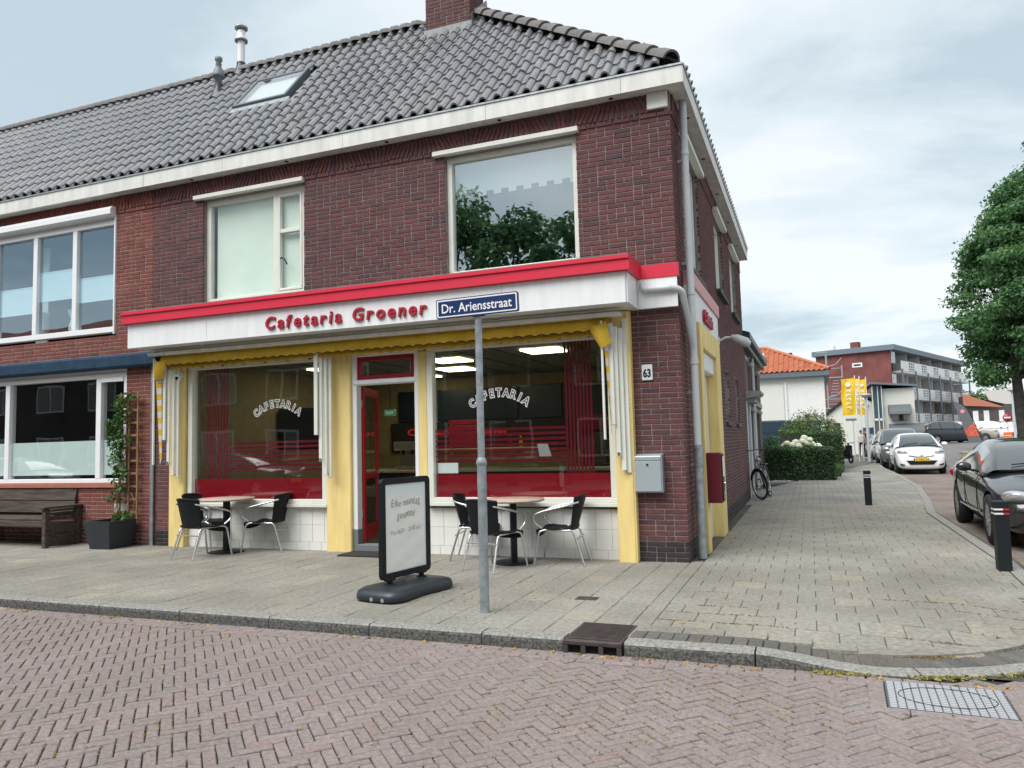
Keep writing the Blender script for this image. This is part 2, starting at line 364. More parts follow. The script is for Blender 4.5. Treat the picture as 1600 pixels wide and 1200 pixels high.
M_glass3 = glass('bright_glass', refl=1.0, base=0.42, tint=(0.93, 0.97, 0.97), gcol=(.90, .98, 1)); M_glassblue = glass('coated_glass', refl=1.0, base=0.30, tint=(0.85, 0.95, 0.98), gcol=(.68, .84, .95))
M_film = mat('red_window_film', (0.25, 0.004, 0.012), 0.3)
M_mortar = mat('mortar', (0.235, 0.21, 0.20), 0.95, var=0.25, vscale=6, bump=0.3)
M_mortar2 = mat('light_mortar', (0.36, 0.30, 0.26), 0.95, var=0.2, vscale=6, bump=0.3)
M_brick = piece_mat('dark_brick', [(0, (0.125, 0.050, 0.050)), (0.3, (0.158, 0.058, 0.055)), (0.55, (0.100, 0.048, 0.054)), (0.8, (0.178, 0.062, 0.055)), (1, (0.078, 0.045, 0.053))], 0.82, 0.5, 90, 0.5, 0.7, dirt_col=(0.07, 0.038, 0.045))
M_brick2 = piece_mat('red_brick', [(0, (0.19, 0.055, 0.043)), (0.35, (0.225, 0.067, 0.052)), (0.7, (0.155, 0.050, 0.045)), (1, (0.25, 0.092, 0.068))], 0.85, 0.5, 90, 0.35, 0.9, dirt_col=(0.12, 0.045, 0.04))
M_plinth = piece_mat('tarred_brick', [(0, (0.028, 0.024, 0.028)), (1, (0.050, 0.036, 0.04))], 0.7, 0.4, 90, 0.3, 2)
M_tile = piece_mat('roof_tile_glaze', [(0, (0.195, 0.200, 0.215)), (0.4, (0.235, 0.236, 0.25)), (0.7, (0.20, 0.212, 0.225)), (1, (0.25, 0.232, 0.24))], 0.29, 0.15, 30, 0.4, 1.1, spec=0.9, dirt_col=(0.12, 0.13, 0.125), speck=.22)
M_ridge = piece_mat('ridge_clay', [(0, (0.15, 0.145, 0.145)), (0.5, (0.19, 0.18, 0.175)), (1, (0.125, 0.125, 0.125))], 0.7, 0.2, 30, 0.4, 1.1)
M_filmline = mat('dark_red_film', (0.135, 0.004, 0.012), 0.3)
M_orange = piece_mat('orange_roof_tile', [(0, (0.42, 0.13, 0.065)), (0.5, (0.50, 0.17, 0.085)), (1, (0.34, 0.10, 0.055))], 0.6, 0.2, 30, 0.2)
M_slab = piece_mat('paving_concrete', [(0, (0.292, 0.278, 0.240)), (0.3, (0.308, 0.292, 0.252)), (0.6, (0.276, 0.264, 0.230)), (0.95, (0.316, 0.299, 0.256)), (0.99, (0.36, 0.325, 0.258))], 0.92, 0.6, 120, 0.7, 0.6, 26, 0.2, dirt_col=(0.150, 0.142, 0.118), speck=0.3)
M_slabdark = piece_mat('dark_paver', [(0, (0.10, 0.10, 0.10)), (0.5, (0.14, 0.14, 0.135)), (1, (0.085, 0.085, 0.09))], 0.92, 0.5, 120, 0.4, 2.5, 45, 0.2, dirt_col=(0.15, 0.12, 0.075), speck=0.3)
M_klinker = piece_mat('street_brick', [(0, (0.258, 0.215, 0.203)), (0.35, (0.236, 0.200, 0.192)), (0.6, (0.275, 0.228, 0.213)), (0.9, (0.248, 0.212, 0.205)), (0.98, (0.262, 0.192, 0.178)), (1, (0.24, 0.228, 0.226))], 0.88, 0.45, 110, 0.45, 1.1, 40, 0.25, dirt_col=(0.195, 0.170, 0.152))
M_kerb = mat('kerb_concrete', (0.27, 0.265, 0.245), 0.93, var=0.45, vscale=40, bump=0.6, bscale=110)
M_kerbf = mat('dark_kerb_face', (0.115, 0.115, 0.108), 0.95, var=0.75, vscale=55, bump=0.8, bscale=110)  # darker, coarser speckled concrete for the street-side face of the kerb stones
M_joint = mat('sandy_joint', (0.105, 0.095, 0.065), 0.97, var=0.6, vscale=7, col2=(0.055, 0.052, 0.04), bump=0.5)
M_joint2 = mat('dark_joint', (0.050, 0.044, 0.034), 0.97, var=0.6, vscale=5, col2=(0.045, 0.04, 0.037), bump=0.5)
M_asph = mat('asphalt', (0.165, 0.16, 0.155), 0.9, var=0.2, vscale=1.5, bump=0.3)
M_moss = leaf_mat('moss', (0.15, 0.15, 0.04), (0.26, 0.24, 0.08), (0.38, 0.33, 0.14), 0.1)
M_dryleaf = leaf_mat('dry_leaf', (0.38, 0.19, 0.05), (0.5, 0.30, 0.09), (0.60, 0.42, 0.17), 0.1)
M_leaf = leaf_mat('linden_leaf', (0.042, 0.115, 0.052), (0.085, 0.20, 0.078), (0.19, 0.33, 0.105), .4)
M_hedge = leaf_mat('hedge_leaf', (0.022, 0.055, 0.024), (0.042, 0.095, 0.036), (0.10, 0.17, 0.055), 0.2)
M_bush = leaf_mat('shrub_leaf', (0.06, 0.12, 0.035), (0.11, 0.175, 0.05), (0.22, 0.21, 0.075), 0.3)
M_vine = leaf_mat('vine_leaf', (0.035, 0.09, 0.025), (0.07, 0.15, 0.035), (0.14, 0.22, 0.06), 0.25)
M_far = leaf_mat('distant_leaf', (0.05, 0.10, 0.045), (0.09, 0.16, 0.06), (0.16, 0.24, 0.08), 0.2)
M_bark = mat('bark', (0.045, 0.042, 0.036), 0.95, var=0.4, vscale=6, bump=0.8, bscale=14)
M_wood = mat('weathered_wood', (0.065, 0.05, 0.04), 0.85, var=0.5, vscale=7, bump=0.4, bscale=25, stretch=(0.35, 3, 3))
M_trellis = mat('trellis_wood', (0.27, 0.155, 0.075), 0.8, var=0.25, vscale=8)
M_shadewall = mat('shop_wall', (0.45, 0.38, 0.22), 0.8, var=0.1)
M_ceil = mat('shop_ceiling', (0.25, 0.255, 0.26), 0.8)
M_panel = mat('ceiling_light', (0.9, 0.85, 0.6), 0.5, emit=(1, 0.88, 0.55), estr=2.6)
M_bluecanvas = mat('blue_canvas', (0.005, 0.035, 0.075), 0.85, var=0.25, vscale=9)
M_rubber = mat('tyre_rubber', (0.018, 0.018, 0.02), 0.8)
M_rim = mat('alloy_rim', (0.5, 0.51, 0.53), 0.3, metal=0.9)
M_chrome = mat('chrome', (0.75, 0.76, 0.78), 0.12, metal=1.0)
M_carglass = mat('car_glass', (0.03, 0.04, 0.045), 0.03, spec=0.9, coat=1.0)
M_headlamp = mat('headlamp', (0.55, 0.57, 0.6), 0.08, metal=0.6, coat=1.0)
M_plate = mat('yellow_plate', (0.75, 0.46, 0.02), 0.4)
M_lettblack = mat('black_lettering', (0.02, 0.02, 0.02), 0.5)
M_lettwhite = mat('white_lettering', (0.82, 0.82, 0.82), 0.5)
# ------------------------------------------------------------------ ground
KX = [(-17.0, -3.65), (1.2, -3.65)]
KERB = [(-40.0, -3.65), (1.55, -3.65)] + [(1.55 + 1.85 * math.sin(a), -1.80 - 1.85 * math.cos(a)) for a in [R(d) for d in range(10, 91, 10)]] + [(3.40, 0.3), (3.42, 6.5), (3.72, 9.5), (4.08, 14.0), (4.22, 20.0), (4.24, 27.0), (4.6, 34.0), (4.6, 75.0)]
KV = [Vector((x, y)) for x, y in KERB]
def sstep(a, b, x):
    t = min(1, max(0, (x - a) / (b - a))); return t * t * (3 - 2 * t)
def kdist(x, y):
    p = Vector((x, y)); best = 1e9
    for a, b in zip(KV[:14], KV[1:15]):
        d = b - a; t = max(0, min(1, (p - a).dot(d) / d.length_squared)); best = min(best, (p - a - d * t).length)
    return best
def gh(x, y):
    """height of the pavement: it dips to the dropped kerb round the corner"""
    if x < 0.7 or y > 1.0: return 0.0
    return -0.082 * sstep(0.9, 1.75, x) * sstep(1.0, -0.6, y) * sstep(1.15, 0.1, kdist(x, y))
ROADZ = -0.095
def inpav(x, y):
    if y < -3.65: return False
    if x <= 1.55: return True
    for a, b in zip(KV[1:-1], KV[2:]):
        if min(a.y, b.y) <= y <= max(a.y, b.y) and b.y != a.y: return x < a.x + (b.x - a.x) * (y - a.y) / (b.y - a.y)
    return False
g = MB().box(-900, 900, -500, 1500, -0.9, -0.19); g.build('ground', mat('far_ground', (0.16, 0.155, 0.14), 0.95), kind='structure')
# street in front: bedding plus herringbone bricks
road = MB().quad((-40, -17, ROADZ - 0.018), (40, -17, ROADZ - 0.018), (40, -3.3, ROADZ - 0.018), (-40, -3.3, ROADZ - 0.018)).build('road', M_joint2, kind='structure')
def klink():
    return MB().cbox(-0.1003, 0.1003, -0.0313, 0.0313, -0.035, 0.0, 0.005)
def klink2():
    m = klink(); r2 = random.Random(5); m.v = [(x + r2.uniform(-.002, .002), y + r2.uniform(-.002, .002), z + r2.uniform(-.001, .001)) for x, y, z in m.v]; return m
def klink3():
    m = klink(); r2 = random.Random(9); m.v = [(x * (0.985 + 0.012 * (y > 0)), y + r2.uniform(-.003, .002), z + r2.uniform(-.0015, .001)) for x, y, z in m.v]; return m
its = []; rr = random.Random(3); c45 = math.cos(R(45))
MANX0, MANX1, MANY0, MANY1 = 1.70, 2.36, -4.26, -3.72
OX, OY = -2.0, -6.0
BW = 0.0690
for i in range(-165, 166):
    for j in range(-165, 166):
        d = (i - j) % 6
        if d == 0: a, b, h = (i + 1.5) * BW, (j + 0.5) * BW, 0
        elif d == 5: a, b, h = (i + 0.5) * BW, (j + 1.5) * BW, 1
        else: continue
        x = OX + (a - b) * c45; y = OY + (a + b) * c45
        if not (-9.5 < x < 5.0 and -8.0 < y < -3.3) or (y > -3.80 and (x < 1.6 or inpav(x, y) or kdist(x, y) < .07)): continue
        if MANX0 - 0.06 < x < MANX1 + 0.06 and MANY0 - 0.03 < y < MANY1 + 0.03: continue
        p = project((x, y, ROADZ))
        if not p or not (-250 < p[0] < 1850 and p[1] < 1420): continue
        z = ROADZ + 0.012 * math.sin(x * 1.3 + 0.7) * math.sin(y * 1.7) * 0.5 + rr.uniform(-0.0025, 0.0025)
        T = Matrix.Translation((x, y, z)) @ Matrix.Rotation(R(45 + 90 * h) + rr.gauss(0, 0.012), 4, 'Z') @ Matrix.Rotation(rr.gauss(0, 0.012), 4, 'X') @ Matrix.Rotation(rr.gauss(0, 0.008), 4, 'Y')
        k = rr.randrange(3); its.append((k, (klink, klink2, klink3)[k], T, 1.0))
x = -9.4
while x < 1.62:                                      # two gutter courses laid along the kerb
    for q, yy in enumerate((-3.825, -3.756, -3.687)):
        T = Matrix.Translation((x + 0.1 * (q % 2), yy, ROADZ + 0.007 + rr.uniform(-.002, .002))) @ Matrix.Rotation(rr.gauss(0, .008), 4, 'Z'); its.append((0, klink, T, 1.0))
    x += 0.206
pieces(road, its, M_klinker, 'paving_brick', 'paving_bricks')
# rest of the street surfaces, one sheet each
def bricksheet(name, c1, c2, sc=5.0):
    m = bpy.data.materials.new(name); m.use_nodes = True; nt = m.node_tree; ns = nt.nodes; ls = nt.links; b = ns['Principled BSDF']
    ge = ns.new('ShaderNodeNewGeometry'); br = ns.new('ShaderNodeTexBrick'); ls.new(ge.outputs['Position'], br.inputs['Vector']); br.inputs['Scale'].default_value = sc
    br.inputs['Color1'].default_value = (*c1, 1); br.inputs['Color2'].default_value = (*c2, 1); br.inputs['Mortar'].default_value = (0.09, 0.085, 0.075, 1); br.inputs['Mortar Size'].default_value = 0.025
    br.inputs['Brick Width'].default_value = 1.0; br.inputs['Row Height'].default_value = 0.5
    n = ns.new('ShaderNodeTexNoise'); n.inputs['Scale'].default_value = 0.8; n.inputs['Detail'].default_value = 6; ls.new(ge.outputs['Position'], n.inputs['Vector'])
    mr = ns.new('ShaderNodeMapRange'); mr.inputs[1].default_value = 0.3; mr.inputs[2].default_value = 0.7; mr.inputs[3].default_value = 0.7; mr.inputs[4].default_value = 1.2; ls.new(n.outputs['Fac'], mr.inputs[0])
    mu = ns.new('ShaderNodeMix'); mu.data_type = 'RGBA'; mu.blend_type = 'MULTIPLY'; mu.inputs[0].default_value = 1; ls.new(br.outputs['Color'], mu.inputs[6]); ls.new(mr.outputs[0], mu.inputs[7]); ls.new(mu.outputs[2], b.inputs['Base Color'])
    b.inputs['Roughness'].default_value = 0.9
    bp = ns.new('ShaderNodeBump'); bp.inputs['Strength'].default_value = 0.4; bp.inputs['Distance'].default_value = 0.01; bp.invert = True; ls.new(br.outputs['Fac'], bp.inputs['Height']); ls.new(bp.outputs[0], b.inputs['Normal'])
    return m
M_bay = bricksheet('parking_bay_brick', (0.24, 0.19, 0.165), (0.19, 0.15, 0.13)); M_farpave = bricksheet('far_paving', (0.27, 0.26, 0.23), (0.235, 0.228, 0.205), 3.3)
MB().quad((3.3, -3.3, ROADZ - 0.01), (40, -3.3, ROADZ - 0.01), (40, 24, ROADZ - 0.01), (3.3, 24, ROADZ - 0.01)).build('side_street', M_bay, kind='structure')
MB().quad((4.6, 24, ROADZ - 0.01), (40, 24, ROADZ - 0.01), (60, 80, 0.5), (4.6, 80, ROADZ - 0.01)).build('far_street', M_asph, kind='structure')
MB().quad((5.9, -3.3, ROADZ), (12.5, -3.3, ROADZ), (12.5, 24, ROADZ), (6.6, 24, ROADZ)).build('carriageway', M_asph, kind='structure')
# pavement: bed sheet following the dip, then slabs
pv = MB()
xs = [-17 + 0.5 * i for i in range(36)] + [0.75 + 0.15 * i for i in range(19)]
for i in range(len(xs) - 1):
    ys = [-3.5, -3.2, -2.9, -2.6, -2.3, -2.0, -1.6, -1.2, -0.8, -0.4, 0.0, 0.4, 1.0, 8.0]
    for j in range(len(ys) - 1):
        a, b, c, d = xs[i], xs[i + 1], ys[j], ys[j + 1]
        if not inpav((a + b) / 2, (c + d) / 2) : continue
        pv.quad(*[(u, v, gh(u, v) - 0.012) for u, v in ((a, c), (b, c), (b, d), (a, d))])
pv.quad((-1, 8.0, -0.012), (3.42, 8.0, -0.012), (3.42, 8.0, -0.012), (-1, 8.0, -0.012)) if False else None
pavement = pv.build('pavement', M_joint, kind='structure')
pv = MB()
pv.add([(-1, 8.0, -0.006), (3.56, 8.0, -0.006), (3.70, 9.5, -0.006), (4.06, 14, -0.006), (4.2, 20, -0.006), (4.22, 27, -0.006), (4.57, 34, -0.006), (4.57, 75, -0.006), (-1, 75, -0.006)], [tuple(range(7))])
pv.build('far_pavement', M_farpave, kind='structure')
def slab(w, l, seed):
    def f():
        r2 = random.Random(seed); m = MB().cbox(-w / 2, w / 2, -l / 2, l / 2, -0.03, 0, 0.004)
        m.v = [(x + r2.uniform(-.0012, .0012), y + r2.uniform(-.0012, .0012), z) for x, y, z in m.v]; return m
    return f
its = []; rr = random.Random(11)
def putslab(x, y, w, l, rz=0.0, sink=0.0):
    z = gh(x, y); gx = (gh(x + .1, y) - gh(x - .1, y)) / .2; gy = (gh(x, y + .1) - gh(x, y - .1)) / .2
    k = rr.randrange(3)
    T = Matrix.Translation((x, y, z + rr.uniform(-.002, .002) - sink)) @ Matrix.Rotation(gy + rr.gauss(0, .005), 4, 'X') @ Matrix.Rotation(-gx + rr.gauss(0, .005), 4, 'Y') @ Matrix.Rotation(rz + rr.gauss(0, .003), 4, 'Z')
    its.append(((round(w, 3), round(l, 3), k), slab(w, l, k), T, w * l))
G = 0.005
ix = 0; x = -12.15
while x < 0.15:                                     # before the shop front: courses run away from the street, joints staggered
    y = -3.47 + (0.15 if ix % 2 else 0.0); ix += 1
    if ix % 2 == 0: putslab(x, -3.395, 0.3 - G, 0.15 - G)
    while y < 0.1:
        l = 0.3
        cx, cy = x, y + 0.15
        if y + 0.3 > -0.02: l = 0.3
        putslab(cx, cy, 0.3 - G, l - G)
        y += 0.3
    x += 0.3
for k in range(12): putslab(0.075, -3.32 + 0.3 * k, 0.15 - G, 0.3 - G)
iy = 0; y = -3.32
while y < 8.1:                                      # along the side street: courses run across, 30 cm slabs in stretcher bond
    x = 0.15 + (0.15 if iy % 2 else 0); iy += 1
    if iy % 2 == 0: putslab(0.225, y, 0.15 - G, 0.3 - G)
    while x < 4.2:
        cx = x + 0.15
        if inpav(cx + 0.12, y) and inpav(cx + 0.12, y + 0.12) and kdist(cx, y) > (0.40 if y < -0.6 else 0.315): putslab(cx, y, 0.3 - G, 0.3 - G)
        elif y > -.75 and x < 4.0:
            kx = 3.40 if y < 6.5 else 3.42 + .1 * (y - 6.5); wd = kx - .163 - x
            if .04 < wd < .3: putslab(x + wd / 2, y, wd - G, 0.3 - G)
        x += 0.3
    y += 0.3
pieces(pavement, its, M_slab, 'paving_slab', 'paving_slabs')
# dark header course and light filler strip behind the curved kerb
its = []; L = 0; acc = 0.0
path = []
for a, b in zip(KV[:-1], KV[1:]):
    n = max(1, int((b - a).length / 0.02)) if (a.x > -1 or b.x < 3.5) and b.y < 9 and a.x > -50 else 1
    n = max(1, int((b - a).length / 0.02)) if b.y < 9.1 else max(1, int((b - a).length / 0.5))
    for k in range(n): path.append(a + (b - a) * k / n)
path.append(KV[-1])
S = [0.0]
for a, b in zip(path[:-1], path[1:]): S.append(S[-1] + (b - a).length)
def at(s):
    import bisect
    i = min(max(bisect.bisect_left(S, s), 1), len(S) - 1); t = (s - S[i - 1]) / max(1e-9, S[i] - S[i - 1]); p = path[i - 1].lerp(path[i], t)
    d = (path[min(i + 8, len(path) - 1)] - path[max(i - 8, 0)]).normalized(); return p, d, Vector((-d.y, d.x))
s0 = 40.12
s = s0
while s < s0 + 5.2:
    p, d, nrm = at(s); c = p + nrm * 0.265; z = gh(c.x, c.y)
    T = Matrix.Translation((c.x, c.y, z + .005 + rr.uniform(-.003, .002))) @ Matrix.Rotation(math.atan2(nrm.y, nrm.x) + rr.gauss(0, .01), 4, 'Z') @ Matrix.Rotation(rr.gauss(0, .012), 4, 'X')
    its.append(((7, rr.randrange(2)), lambda: MB().cbox(-0.103, 0.103, -0.049, 0.049, -0.04, 0, 0.006), T, 1.0)); s += 0.1035
s = s0
while s < s0 + 5.2:                                  # a flat course of light slabs bounds it
    p, d, nrm = at(s + 0.15); c = p + nrm * 0.465; z = gh(c.x, c.y)
    T = Matrix.Translation((c.x, c.y, z + .006 + rr.uniform(-.001, .001))) @ Matrix.Rotation(math.atan2(d.y, d.x), 4, 'Z')
    its.append((8, lambda: MB().cbox(-0.147, 0.147, -0.085, 0.085, -0.03, 0, 0.004), T, 1.0)); s += 0.3
pieces(pavement, [i for i in its if i[0] != 8], M_slabdark, 'edge_brick', 'edge_bricks'); pieces(pavement, [i for i in its if i[0] == 8], M_slab, 'border_slab', 'border_slabs')
# kerb of separate metre-long stones
kerb = MB().box(-40, -17, -3.65, -3.5, -0.25, 0.0).build('kerb', M_kerb, kind='structure')
s = 23.02
while s < S[-1] - 1:
    ln = 0.985
    p0, _, _ = at(s + .5)
    if p0.y > 24: ln = 4.0
    if -0.62 < p0.x - 0.0 < 0.30 and p0.y < -3.6 and False: pass
    rows = []
    n = 9
    for k in range(n + 1):
        p, d, nrm = at(s + ln * k / n); c = p + nrm * 0.2; z = gh(c.x, c.y) + 0.003; zb = -0.3
        q = [(0.0, zb), (0.0, z - 0.03), (0.006, z - 0.012), (0.022, z), (0.155, z + 0.001), (0.158, zb)]
        rows.append([(p.x + nrm.x * u, p.y + nrm.y * u, w) for u, w in q])
    skip = False
    mid, _, _ = at(s + ln / 2)
    a0 = at(s)[0].x; a1 = at(s + ln)[0].x
    mb = MB()
    if p0.y < -3.6 and a0 < 0.05 and a1 > -0.44:         # the stones either side of the gully are cut short
        for lo, hi in ((a0, -0.385), (0.070, a1)):
            if hi - lo > 0.05:
                q = [(0.0, -.3), (0.0, -.03), (.006, -.012), (.022, 0.003), (.155, .004), (.158, -.3)]
                m2 = MB().grid([[(lo, -3.65 + u, w) for u, w in q], [(hi, -3.65 + u, w) for u, w in q]], smooth=False)
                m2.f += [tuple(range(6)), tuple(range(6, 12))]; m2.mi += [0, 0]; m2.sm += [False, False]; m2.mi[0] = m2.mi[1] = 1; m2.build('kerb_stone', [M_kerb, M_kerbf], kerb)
    else:
        mb.grid(rows, smooth=False); e = len(mb.v); mb.f += [tuple(range(6)), tuple(range(e - 6, e))]; mb.mi += [0, 0]; mb.sm += [False, False]
        nq = len(rows[0]) - 1
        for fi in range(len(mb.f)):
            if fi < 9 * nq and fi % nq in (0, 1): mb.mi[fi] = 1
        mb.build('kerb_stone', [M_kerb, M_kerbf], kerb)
    s += ln + 0.012
# moss tufts in joints and fallen leaves
V = []; r3 = np.random.default_rng(5)
def tufts(n, fn, size, seed):
    r = np.random.default_rng(seed); pts = np.array([fn(r) for _ in range(n)]); k = 4
    P = np.repeat(pts, k, axis=0) + r.normal(size=(n * k, 3)) * [size * .7, size * .7, 0]; m = len(P)
    a = r.normal(size=(m, 3)); a[:, 2] *= 0.4; a /= np.linalg.norm(a, axis=1)[:, None]; b = np.cross(a, r.normal(size=(m, 3))); b /= np.linalg.norm(b, axis=1)[:, None]
    s_ = size * (0.4 + 0.6 * r.random(m))[:, None]; V = np.empty((m, 4, 3)); up = np.array([0, 0, 1]) * s_ * 0.25
    V[:, 0] = P - a * s_; V[:, 1] = P - b * s_ * .5 + up; V[:, 2] = P + a * s_; V[:, 3] = P + b * s_ * .5 + up
    return V.reshape(-1, 3), np.arange(4 * m).reshape(-1, 4)
def f_road(r):
    while True:
        i = r.integers(-90, 90); j = r.integers(-90, 90); a = (i + r.random()) * BW; b = j * BW
        if r.random() < .75: a, b = b, a
        x = OX + (a - b) * c45; y = OY + (a + b) * c45
        n_ = math.sin(x * 1.9 + 1) + math.sin(y * 2.3 - x) + r.normal() * .6
        if -7 < x < 4 and -8 < y < -3.9 and n_ > 0.3: return (x, y, ROADZ - 0.004)
V, F = tufts(9000, f_road, 0.0078, 4); link('moss', np_mesh('moss', V, F), M_moss, None, 'stuff')
def f_kerb(r):
    x = r.choice([1.45, 1.5, 1.55, 1.62, 2.05, 2.15, 2.3, 2.6, 2.75]) + r.normal() * .07; p, d, nn = at(40 + x - 0.05); o = abs(r.normal()) * .03; return (p.x - nn.x * o, p.y - nn.y * o, ROADZ + 0.012)
V, F = tufts(230, f_kerb, 0.017, 8); link('weeds', np_mesh('weeds', V, F), M_moss, None, 'stuff')
def f_leaf(r):
    c = r.choice([-4.95, -4.6, -3.6, -2.0, -0.9, 0.15, 0.9, 1.5, -6.2, -0.2, 2.2]); x = c + r.normal() * .22; return (x, -3.69 - abs(r.normal()) * .03, ROADZ + 0.008)
V, F = tufts(75, f_leaf, 0.021, 9)
def f_leaf2(r): 
    if r.random() < .4: return (r.uniform(0.0, 2.6), r.uniform(-3.45, -2.4), gh(1.0, -3) + 0.006 if False else 0.004)
    return (r.uniform(-6, 3), r.uniform(-7, -3.8), ROADZ + .006)
V2, F2 = tufts(26, f_leaf2, 0.014, 10); V = np.vstack([V, V2]); F = np.vstack([F, F2 + F.max() + 1]); link('fallen_leaves', np_mesh('fallen_leaves', V, F), M_dryleaf, None, 'stuff')

def f_joint(r):
    while True:
        if r.random() < .5:
            x = r.uniform(.1, 2.4); p, d, nn = at(40 + x); o = r.choice([.165, .37, .38]) + r.normal() * .008
            if r.random() < .6: o = r.uniform(.17, .36); 
            q = (p.x + nn.x * o, p.y + nn.y * o)
        else:
            k = r.integers(-10, 24); x = .3 * k + r.choice([0, .15]); q = (x + r.normal() * .006, r.uniform(-3.3, -1.2)) if x < .15 else (r.uniform(.15, 3), -3.17 + .3 * r.integers(0, 6) + r.normal() * .006)
        if math.sin(q[0] * 3.1) + math.sin(q[1] * 4.3 + q[0]) + r.normal() * .5 > .55: return (q[0], q[1], gh(*q) + .002)
V, F = tufts(900, f_joint, .0085, 14); link('joint_moss', np_mesh('joint_moss', V, F), leaf_mat('ochre_moss', (.20, .12, .035), (.28, .17, .05), (.24, .20, .07), .1), None, 'stuff')
# ------------------------------------------------------------------ brickwork
CH = 0.0625; BH = 0.0505
def brick_mb(L, h=BH, d=0.03, seed=0):
    def f():
        r2 = random.Random(seed); e = 0.0035; w = lambda: r2.uniform(-.0014, .0014)
        a = L / 2; b = h / 2
        vs = [(-a + w(), 0, -b + w()), (a + w(), 0, -b + w()), (a + w(), 0, b + w()), (-a + w(), 0, b + w())]
        fr = [(x * (1 - e / a), -0.004, z * (1 - e / b)) for x, y, z in vs]; bk = [(x, d, z) for x, y, z in vs]
        return MB().add(bk + vs + fr, [(8, 9, 10, 11)] + [(4 + i, 4 + (i + 1) % 4, 8 + (i + 1) % 4, 8 + i) for i in range(4)] + [(i, (i + 1) % 4, 4 + (i + 1) % 4, 4 + i) for i in range(4)])
    return f
def lay(axis, U0, U1, Z0, Z1, holes, off, seed, dense=True, proud=0.0035):
    """courses of stretchers and headers on a wall plane; axis 'x': face looks to -y at y=off, axis 'y': face looks to +x at x=off"""
    r2 = random.Random(seed); out = []; n = int(round((Z1 - Z0) / CH))
    for c in range(n):
        z = Z0 + (c + 0.5) * CH; segs = [(U0, U1)]
        for (a, b, e, f) in holes:
            if e - 0.012 < z < f + 0.012:
                ns = []
                for s0, s1 in segs:
                    if b <= s0 or a >= s1: ns.append((s0, s1)); continue
                    if a > s0: ns.append((s0, a))
                    if b < s1: ns.append((b, s1))
                segs = ns
        for s0, s1 in segs:
            u = U0 - 0.44 + (0.165 if c % 2 else 0.055) + (0.11 if c % 4 >= 2 else 0); ph = c % 3
            while u < s1:
                L = 0.21 if r2.random() < 0.68 else 0.10
                if 0 < s1 - (u + L) < 0.05: L = s1 - u
                a, b = max(u, s0 + 0.0), min(u + L, s1); u += L + 0.011
                if b - a < 0.012: continue
                l = round(b - a, 2); k = r2.randrange(2); key = (l, k)
                d = proud + r2.uniform(-.0015, .0015)
                pos = ((a + b) / 2, off - d, z) if axis == 'x' else (off + d, (a + b) / 2, z)
                T = Matrix.Translation(pos)
                if axis == 'y': T = T @ Matrix.Rotation(R(90), 4, 'Z')
                T = T @ Matrix.Rotation(r2.gauss(0, .006), 4, 'X') @ Matrix.Rotation(r2.gauss(0, .005), 4, 'Z') @ Matrix.Rotation(r2.gauss(0, .004), 4, 'Y')
                out.append((key, brick_mb(b - a, seed=k), T, b - a))
    return out
def slant(axis, U0, U1, Z0, Z1, off, seed):
    """decorative frieze of bricks on end under the eaves, their lean swinging to and fro"""
    r2 = random.Random(seed); out = []; u = U0; zc = (Z0 + Z1) / 2
    while u < U1:
        pos = (u, off - 0.004, zc) if axis == 'x' else (off + 0.004, u, zc)
        T = Matrix.Translation(pos)
        if axis == 'y': T = T @ Matrix.Rotation(R(90), 4, 'Z')
        T = T @ Matrix.Rotation(R(90) + R(27) * math.sin(u * 4.6) + r2.gauss(0, .015), 4, 'Y') @ Matrix.Rotation(r2.gauss(0, .008), 4, 'X'); out.append(((0.21, 9), brick_mb(0.235, seed=3), T, 0.2)); u += 0.0645
    return out
def wallsolid(axis, U0, U1, Z0, Z1, holes, f0, f1, mb):
    """wall with rectangular openings built from butted blocks"""
    us = sorted({U0, U1} | {h for q in holes for h in q[:2] if U0 < h < U1})
    for a, b in zip(us[:-1], us[1:]):
        cut = sorted([(max(Z0, q[2]), min(Z1, q[3])) for q in holes if q[0] < (a + b) / 2 < q[1]]); z = Z0
        for e, f in cut + [(Z1, Z1)]:
            if e - z > 1e-4:
                if axis == 'x': mb.box(a, b, f0, f1, z, e)
                else: mb.box(f0, f1, a, b, z, e)
            z = max(z, f)
    return mb
GT = 5.871; GB = 5.671; OV = 0.182; SEAM = -8.28; DEPTH = 9.72
# ------------------------------------------------------------------ corner building with the snack bar
cafe = thing('corner_building', 'dark brick corner house with a red and white shop canopy and a hip roof', 'building')
UW = [(-7.25, -5.365, 3.60, 5.345), (-3.053, -1.193, 3.60, 5.345)]
SHOP = (-7.86, -0.585, -0.3, 3.02)
SIDEW = [(0.72, 2.30, 3.62, 5.345), (4.30, 5.62, 3.95, 5.345), (7.0, 8.35, 3.95, 5.345), (4.95, 5.75, 1.66, 2.66), (6.95, 7.75, 1.66, 2.66), (0.8, 3.04, -0.3, 2.92)]
mb = MB(); wallsolid('x', SEAM, -0.001, -0.2, GB, UW + [SHOP], 0.0, 0.28, mb); wallsolid('y', 0.28, DEPTH, -0.2, GB, SIDEW, -0.28, 0.0, mb)
mb.box(SEAM, -0.28, DEPTH - 0.2, DEPTH, -0.2, GB); mb.box(SEAM + 0.001, SEAM + 0.15, 0.28, DEPTH - 0.2, -0.2, GB)
wall = mb.build('wall', M_mortar, cafe)
its = lay('x', SEAM, 0.0, 0.24, 5.365, UW + [(-7.86, -0.585, 0, 3.0)], 0.0, 1) + lay('y', 0.0, DEPTH, 0.24, 5.365, SIDEW, 0.0, 2)
